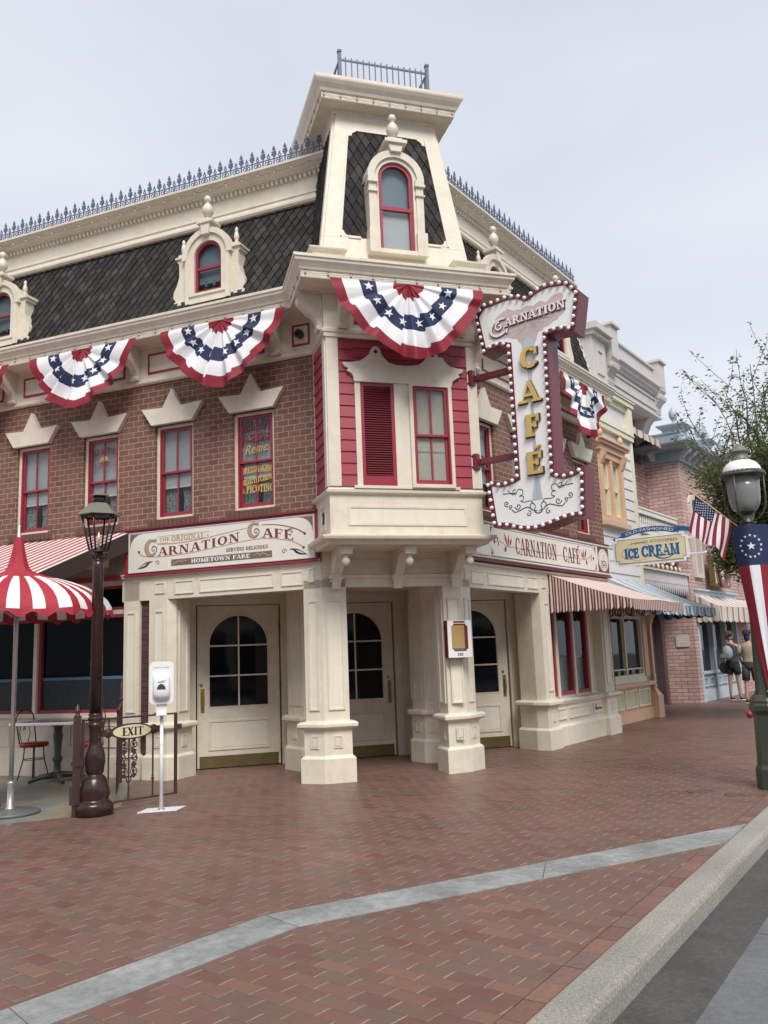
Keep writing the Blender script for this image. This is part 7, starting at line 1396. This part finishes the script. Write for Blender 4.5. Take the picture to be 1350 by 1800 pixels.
mb = MB(); mb.ring(arch_out(13.3, 13.7, 3.3, 5.1, 10), arch_out(13.15, 13.85, 3.2, 5.1, 10), .62, .85, 'awncream'); mb.box(13.3, 13.7, .86, .87, 3.3, 5.3, 'glassdark'); mb.box(13.3, 13.36, .78, .86, 3.3, 5.1, 'bluegrey'); mb.box(13.64, 13.7, .78, .86, 3.3, 5.1, 'bluegrey'); fin(mb, 'arched_window', p1, FR)
for a, b in ((15.2, 16.4), (18.0, 19.4)): mb = MB(); mb.rframe(a, b, 3.6, 5.2, .08, .66, .9, 'palebluegrey'); mb.box(a, b, .86, .87, 3.6, 5.2, 'glassdark'); mb.box((a + b) / 2 - .04, (a + b) / 2 + .04, .7, .86, 3.6, 5.2, 'palebluegrey'); fin(mb, 'window', p1, FR)
mb = MB(); mb.box(12.98, 17.02, .66, .9, 2.55, 2.85, 'palebluegrey'); mb.box(12.95, 17.05, .60, .9, 2.85, 2.9, 'palebluegrey'); mb.box(13.0, 17.0, .72, .9, 0, .30, 'palebluegrey'); mb.box(13.0, 17.0, .76, .9, .30, .70, 'bluegrey'); mb.box(12.98, 17.02, .68, .9, .70, .77, 'palebluegrey')
for x in (13.0, 14.3, 15.6, 16.85): mb.box(x, x + .12, .68, .9, 0, 2.6, 'palebluegrey')
for x in (13.2, 13.75, 14.5, 15.05, 15.8, 16.3): mb.panel(x, x + .45, .38, .62, .755, 'palebluegrey', 'bluegrey', .035, .03)
pf = fin(mb, 'shopfront', p1, FR, .004); mb = MB(); mb.box(13.05, 16.95, .82, .825, .77, 2.56, 'glassdark'); fin(mb, 'glass', pf, FR)
awning(FR, 12.95, 18.2, 2.74, .55, 2.42, .36, ['awncream', 'awntan', 'awncream', 'awncream'], 18, 'cream awning with brown stripes on the pink brick building', yb=.66, nst_side=8, scal=.05)
mb = MB(); mb.prism(rrect(-.17, .17, -.14, .14, .03), -.02, .0, 'lav'); 
for z in (.07, .03, -.01, -.05): mb.box(-.11, .11, -.023, -.019, z, z + .018, 'signcream')
tag(fin(mb, 'wall_plaque', None, frame(wp(FR, 12.65, 1.0, 1.56), 54.45 - 90)), 'small grey wall plaque on the pink brick pier below the awning', 'plaque')
ss = thing('scroll_sign', 'dark red scroll shaped shop sign half hidden by the tree leaves', 'sign', FR @ Matrix.Translation((14.6, .5, 3.6)))
mb = MB(); mb.box(14.1, 15.6, .44, .55, 3.05, 3.75, 'signyellow'); mb.rframe(14.05, 15.65, 3.0, 3.8, .07, .42, .56, 'brassdull'); fin(mb, 'board', ss, FR)
mb = MB(); cc = arc(14.75, 3.40, .42, .36, 0, 360, 24); mb.ribbon(cc, .13, .34, 'maroon', .06); cc = arc(14.55, 4.05, .34, .34, -60, 250, 20); mb.ribbon(cc, .13, .30, 'maroon', .06); fin(mb, 'scrolls', ss, FR)
tn = thing('far_building', 'tan building far down the street mostly hidden behind the tree and green lamp', 'building', FR @ Matrix.Translation((27, .6, 0)))
body(tn, FR, 20.6, 60, .6, 12, 6.8, 'awncream'); mb = MB(); mb.box(20.6, 60, .3, .7, 6.6, 7.0, 'peach'); mb.box(20.6, 60, .5, .6, 2.6, 3.0, 'peach'); fin(mb, 'cornice', tn, FR)
for i in range(8): mb = MB(); mb.box(21.5 + i * 2.4, 22.9 + i * 2.4, .57, .6, 3.8, 5.4, 'glassdark'); mb.rframe(21.4 + i * 2.4, 23.0 + i * 2.4, 3.7, 5.5, .1, .54, .62, 'yellow'); fin(mb, 'window', tn, FR)
mb = MB(); mb.box(21, 40, .5, .62, .5, 2.3, 'glassdark'); fin(mb, 'shop_window', tn, FR)
# the other side of the street, behind the viewer: seen only as reflections in the glass
op = thing('opposite_building', 'row of shop fronts across the street, seen as reflections in the door glass', 'building', frame((0, -17, 0), 180))
FO = frame((0, -17, 0), 180); body(op, FO, -45, 45, 0, 8, 8.2, 'brickmauve'); mb = MB(); mb.box(-45, 45, -.5, .1, 7.9, 8.4, 'lav'); mb.box(-45, 45, -.12, 0, 3.0, 3.6, 'signcream'); fin(mb, 'cornice', op, FO); mb = MB(); mb.box(-45, 45, -.04, 0, .5, 2.7, 'glassdark'); fin(mb, 'shop_window', op, FO)
mb = MB()
for i in range(24): mb.box(-44 + i * 3.8, -42.6 + i * 3.8, -.08, 0, 4.4, 6.3, 'white'); mb.box(-43.85 + i * 3.8, -42.75 + i * 3.8, -.085, -.07, 4.5, 6.2, 'glassdark'); mb.box(-44 + i * 3.8 - .9, -43.6 + i * 3.8 - .9, -.2, 0, 0, 3, 'cream')
fin(mb, 'upper_windows', op, FO)['kind'] = 'stuff'
# ice cream blade sign
Fi = frame(wp(FR, 5.72, .4), -35.55); ic = thing('ice_cream_sign', 'hanging cream and blue ice cream sign with blue ribbon on white brackets', 'sign', Fi @ Matrix.Translation((1.05, 0, 3.2)))
def cut(x0, x1, z0, z1, c): return [(x0 + c, z0), (x1 - c, z0), (x1 - c, z0 + c), (x1, z0 + c), (x1, z1 - c), (x1 - c, z1 - c), (x1 - c, z1), (x0 + c, z1), (x0 + c, z1 - c), (x0, z1 - c), (x0, z0 + c), (x0 + c, z0 + c)]
mb = MB(); mb.prism(inset(cut(.42, 1.72, 2.99, 3.44, .055), -.04), -.05, .05, 'white'); fin(mb, 'white_rim', ic, Fi, .012)
mb = MB(); mb.prism(cut(.42, 1.72, 2.99, 3.44, .055), -.058, -.04, 'signyellow'); pl_ = fin(mb, 'panel', ic, Fi); mb = MB()
for P in (inset(cut(.42, 1.72, 2.99, 3.44, .055), .008),): mb.ribbon(P + [P[0]], .007, -.060, 'signblue', .003)
text(mb, 'ICE', .60, .86, 3.085, .17, -.062, 'signblue', .005, bold=.008); text(mb, 'CREAM', .91, 1.60, 3.09, .19, -.062, 'signblue', .005, bold=.008)
mb.ribbon(smooth([(1.15, 3.10), (1.22, 3.05), (1.32, 3.03), (1.42, 3.05), (1.47, 3.08)]), fat([0] * 25, .03, .012), -.061, 'signblue', .004)
sans(mb, 'HAND SCOOPED', .74, 1.58, 3.325, .045, -.0615, 'taupe', warp=lambda X, Z: (X, Z + .015 * math.sin((X - .74) * 3.5)))
mb.ribbon(arc(.86, 3.20, .24, .165, 0, 360, 26), .006, -.0605, 'tan', .003); mb.ribbon(arc(.68, 3.17, .14, .10, 60, 300, 16), .006, -.0607, 'tan', .003); fin(mb, 'lettering', pl_, Fi)
mb = MB(); wv = lambda X, Z: (X, Z + .115 * (1 - ((X - 1.07) / .60) ** 2)); pp = [(.56 + 1.06 * i / 20, 3.475) for i in range(21)]; mb.ribbon([wv(*p) for p in pp], .095, -.05, 'signblue', .03)
mb.prism([(.36, 3.40), (.58, 3.455), (.60, 3.53), (.37, 3.47), (.41, 3.435)], -.03, -.01, 'signblue'); mb.prism([(1.56, 3.52), (1.58, 3.60), (1.86, 3.54), (1.82, 3.50), (1.84, 3.46)], -.03, -.01, 'signblue'); rb = fin(mb, 'blue_ribbon', ic, Fi)
mb = MB(); sans(mb, 'OLD-FASHIONED', .64, 1.52, 3.45, .052, -.055, 'white', warp=wv); fin(mb, 'lettering', rb, Fi)
mb = MB(); mb.box(.0, .03, -.05, .05, 2.92, 3.46, 'white')
for z in (3.36, 3.07): mb.box(.02, 2.02, -.014, .014, z - .014, z + .014, 'white'); mb.ball((2.03, 0, z), .022, 'white', 10)
fin(mb, 'bracket', ic, Fi, .003)
# ================= TREE =================
tr = thing('tree', 'slender green leaved street tree behind the green lamp with sprigs against the sky', 'tree', frame((7.45, 16.1, 0), 0)); TRF = frame((7.45, 16.1, 0), 0)
rnd = random.Random(5); segs = []; tips = []
def grow(p, d, L, r, lev):
    n = 5; q = p.copy(); pts = [q.copy()]; dd = d.copy()
    for i in range(n): dd = (dd + Vector((rnd.uniform(-.14, .14), rnd.uniform(-.14, .14), rnd.uniform(-.04, .12)))).normalized(); q = q + dd * L / n; pts.append(q.copy())
    segs.append((pts, [r * (1 - .55 * i / n) for i in range(n + 1)], lev))
    if lev >= 3: tips.append((pts, lev)); return
    k = (5, 5, 4)[lev]
    for j in range(k):
        t = rnd.uniform(.35, 1.0); i = min(n - 1, int(t * n)); b = pts[i].lerp(pts[i + 1], t * n - i if t < 1 else 1)
        a = rnd.uniform(0, 6.28); side = Vector((math.cos(a), math.sin(a), rnd.uniform(.1, .7))); grow(b, (dd * .65 + side * .75).normalized(), L * rnd.uniform(.48, .68), r * .45, lev + 1)
    if lev >= 1: tips.append((pts[2:], lev))
mb = MB(); trunk = [(0, 0, 0), (.03, .02, .8), (-.02, .05, 1.7), (.05, .0, 2.6)]; mb.tube(trunk, [.13, .11, .10, .09], 'bark', 10); fin(mb, 'trunk', tr, TRF)
for a, el, L in ((150, 45, 1.9), (200, 60, 2.2), (255, 50, 1.9), (30, 55, 2.2), (320, 50, 2.1), (100, 60, 2.0), (165, 72, 2.5), (60, 78, 2.6), (215, 38, 1.5), (185, 35, 1.3), (240, 75, 2.7), (350, 25, 1.8), (120, 65, 2.2), (280, 60, 2.2), (20, 70, 2.3)):
    grow(Vector((.04, .0, rnd.uniform(1.9, 2.7))), Vector((math.cos(rad(a)) * math.cos(rad(el)), math.sin(rad(a)) * math.cos(rad(el)), math.sin(rad(el)))), L, .05, 1)
for (P, L) in ((Vector((-.5, -.2, 4.1)), (( -.25, -.05, 1), 2.1)), (Vector((-.2, 0, 4.3)), ((-.02, 0, 1), 2.6)), (Vector((-.8, 0, 3.8)), ((-.5, 0, .9), 1.9)), (Vector((.2, 0, 4.2)), ((.25, 0, 1), 2.2)), (Vector((-.3, .1, 4.0)), ((-.35, .1, 1), 2.3))):
    d, l = L; grow(P, Vector(d).normalized(), l, .018, 2)
mb = MB()
for pts, rr, lev in segs: mb.tube(pts, [max(x, .003) for x in rr], 'bark', 5 if lev < 3 else 4)
fin(mb, 'branches', tr, TRF); mb = MB()
def leaf(p, s):
    a = rnd.uniform(0, 6.28); d = Vector((math.cos(a), math.sin(a), rnd.uniform(-.7, .3))).normalized(); n = Vector((rnd.uniform(-1, 1), rnd.uniform(-1, 1), rnd.uniform(.2, 1.4))).normalized(); w = d.cross(n).normalized()
    b = len(mb.v); f_ = n * s * .08; mb.v += [tuple(p), tuple(p + d * s * .45 + w * s * .21), tuple(p + d * s), tuple(p + d * s * .45 - w * s * .21)]; mb.f.append([b, b + 1, b + 2, b + 3]); mb.mi.append(mb._m('leaf')); mb.sm.append(False)
for pts, lev in tips:
    top_ = pts[-1].z
    for i in range(len(pts) - 1):
        n = 58 if lev >= 3 else 34
        if top_ > 4.9: n = 8
        for k in range(n): p = pts[i].lerp(pts[i + 1], rnd.random()); s = .05 if top_ > 4.9 else .12; leaf(p + Vector((rnd.gauss(0, s), rnd.gauss(0, s), rnd.gauss(0, s))), rnd.uniform(.06, .11))
fin(mb, 'crown', tr, TRF)
# ================= PEOPLE =================
def person(F, label, parts_fn): t = thing('person', label, 'person', F); parts_fn(t, F); return t
def skin_mesh(name, V, E, R, m, parent, F, sub=2):
    me = bpy.data.meshes.new(name); me.from_pydata(V, E, []); o = bpy.data.objects.new(name, me); COL.objects.link(o); me.materials.append(M[m]); WM[o] = F.copy(); o.parent = parent; o.matrix_basis = WM[parent].inverted() @ F
    md = o.modifiers.new('skin', 'SKIN'); md.use_smooth_shade = True
    for i, r in enumerate(R): me.skin_vertices[0].data[i].radius = (r, r) if not isinstance(r, tuple) else r
    me.skin_vertices[0].data[0].use_root = True; s = o.modifiers.new('sub', 'SUBSURF'); s.levels = sub; s.render_levels = sub; return o
def figure(F, label, arms, stride, top_m, bot_m, short_len, hair_long, cap=None, sleeveless=False):
    t = thing('person', label, 'person', F); lx, ly = stride
    V = [(0, 0, .97), (0, 0, 1.12), (0, .01, 1.30), (0, .015, 1.42), (0, .0, 1.50), (0, -.01, 1.56)]; R = [(.135, .10), (.115, .085), (.14, .095), (.10, .075), (.05, .05), (.05, .055)]; E = [(0, 1), (1, 2), (2, 3), (3, 4), (4, 5)]
    def chain(pts, rs, root):
        prev = root
        for p, r in zip(pts, rs): V.append(p); R.append(r); E.append((prev, len(V) - 1)); prev = len(V) - 1
        return prev
    for s in (-1, 1):
        dy = ly * s; chain([(s * .09, 0, .88), (s * .10, dy * .5, .50), (s * .105, dy, .10), (s * .105, dy - .10, .045)], [.085, .055, .036, .035], 0)
        a = arms[0 if s < 0 else 1]; sh = (s * .17, .01, 1.40); i = chain([sh, a[0], a[1]], [.05, .038, .027], 3)
        w = Vector(a[1]); d = (w - Vector(a[0])).normalized(); palm = w + d * .06; j = chain([tuple(palm)], [(.030, .018)], i)
        side = d.cross(Vector((0, 1, 0))).normalized() if abs(d.y) < .9 else Vector((1, 0, 0)); cur = Vector((0, -.02, 0))
        for k in range(4): o_ = side * (-.024 + .016 * k); l = (.06, .072, .068, .052)[k]; chain([tuple(palm + o_ + d * .02), tuple(palm + o_ + d * (.02 + l * .6) + cur * .5), tuple(palm + o_ + d * (.02 + l) + cur * 1.6)], [.0085, .008, .007], j)
        chain([tuple(palm - side * .035 - d * .01), tuple(palm - side * .052 + d * .025)], [.010, .008], j)
    body_ = skin_mesh('body', V, E, R, 'skin', t, F)
    # head
    mb = MB(); n = 20; prof = []
    for j in range(17):
        u = math.pi * j / 16; prof.append((u,))
    for j in range(17):
        u = math.pi * j / 16; zz = 1.665 - .118 * math.cos(u)
        for i in range(n):
            a = 2 * math.pi * i / n; r = .080 * math.sin(u) ** .8 + 1e-4; x = r * math.cos(a) * .92; y = r * math.sin(a) * 1.12
            if y < 0 and zz < 1.63: y *= .93
            if abs(x) < .016 and y < -.06 and 1.625 < zz < 1.675: y -= .018
            mb.v.append((x, y, zz))
    for j in range(16):
        for i in range(n): mb.f.append([j * n + i, j * n + (i + 1) % n, (j + 1) * n + (i + 1) % n, (j + 1) * n + i]); mb.mi.append(mb._m('skin')); mb.sm.append(True)
    for s in (-1, 1): mb.ball((s * .078, .005, 1.655), .02, 'skin', 8, 1.5); mb.ball((s * .03, -.083, 1.675), .010, 'black', 8); 
    mb.box(-.022, .022, -.085, -.078, 1.60, 1.606, 'darkred'); fin(mb, 'head', t, F)
    mb = MB(); mb.ball((0, .022, 1.70), .095, 'hair', 14, 1.0)
    if hair_long: mb.ball((0, .11, 1.74), .045, 'hair', 10); mb.tube([(0, .13, 1.74), (0, .16, 1.66), (0, .15, 1.54)], [.03, .032, .01], 'hair', 8)
    fin(mb, 'hair', t, F)
    if cap: mb = MB(); mb.ball((0, .012, 1.725), .102, cap, 16, .75); mb.prismz([(-.06, -.08), (.06, -.08), (.045, -.17), (-.045, -.17)], 1.715, 1.727, cap); mb.ball((0, .03, 1.60), .07, cap, 10, 1.6); fin(mb, 'cap', t, F)
    def ell(mb, rows, m, n=24):
        b = len(mb.v)
        for z, rx, ry, cy in rows:
            for i in range(n): a = 2 * math.pi * i / n; w = 1 + .02 * math.sin(a * 5 + z * 20); mb.v.append((rx * w * math.cos(a), cy + ry * w * math.sin(a), z))
        for j in range(len(rows) - 1):
            for i in range(n): mb.f.append([b + j * n + i, b + j * n + (i + 1) % n, b + (j + 1) * n + (i + 1) % n, b + (j + 1) * n + i]); mb.mi.append(mb._m(m)); mb.sm.append(True)
    mb = MB(); ell(mb, [(1.0, .165, .125, 0), (1.10, .145, .110, 0), (1.2, .155, .115, .005), (1.32, .175, .120, .01), (1.40, .185 if not sleeveless else .13, .10, .01), (1.455, .10, .075, .005), (1.47, .06, .06, 0)], top_m)
    if not sleeveless:
        for s, a in ((-1, arms[0]), (1, arms[1])): sh = Vector((s * .16, .01, 1.40)); e = Vector(a[0]); mb.tube([sh, sh.lerp(e, .5), sh.lerp(e, .9)], [.075, .07, .07], top_m, 12)
    fin(mb, 'shirt', t, F)
    mb = MB(); ell(mb, [(.86, .165, .13, 0), (.95, .175, .135, 0), (1.03, .15, .115, 0)], bot_m)
    for s in (-1, 1): dy = ly * s; mb.tube([(s * .085, 0, .92), (s * .10, dy * .25, .75), (s * .105, dy * .5, .97 - short_len)], [.10, .098, .092], bot_m, 14)
    fin(mb, 'shorts', t, F)
    for s in (-1, 1):
        dy = ly * s; mb = MB(); mb.ball((s * .105, dy - .05, .045), .05, 'blackcloth' if cap else 'navy', 12, .8); mb.ball((s * .105, dy - .13, .035), .042, 'blackcloth' if cap else 'navy', 12, .7); mb.box(s * .105 - .042, s * .105 + .042, dy - .17, dy, .0, .018, 'white'); fin(mb, 'shoe', t, F, .006)
    return t
FPa = frame((8.95, 22.7, 0), 128)
pa = figure(FPa, 'woman in dark teal top and black shorts standing by the shop window', [((-.24, -.05, 1.15), (-.22, -.22, 1.05)), ((.25, .02, 1.14), (.28, -.10, .95))], (.1, .05), 'teal', 'blackcloth', .30, True, sleeveless=True)
mb = MB(); mb.ball((0, .20, 1.22), .14, 'bag', 16, 1.35); mb.box(-.12, .12, .31, .335, 1.1, 1.2, 'bag')
for s in (-1, 1): mb.tube([(s * .10, .12, 1.38), (s * .12, .02, 1.46), (s * .13, -.09, 1.36), (s * .13, -.10, 1.2), (s * .12, .08, 1.1)], .015, 'charcoal', 6)
tag(fin(mb, 'backpack', None, FPa), 'grey backpack worn by the woman in the dark top', 'backpack')
mb = MB(); mb.ball((.32, -.12, .82), .13, 'floral', 14, 1.15); mb.tube([(.28, -.16, .93), (.285, -.13, 1.02), (.29, -.07, .93)], .01, 'black', 6); tag(fin(mb, 'shoulder_bag', None, FPa), 'black and white patterned bag held between the two people', 'bag')
figure(frame((8.90, 21.5, 0), 140), 'person in beige shirt, dark shorts and navy cap partly hidden behind the long banner', [((-.24, .03, 1.15), (-.24, -.1, .92)), ((.24, .03, 1.15), (.22, -.12, .95))], (.1, .14), 'beige', 'charcoal', .42, False, cap='navy')
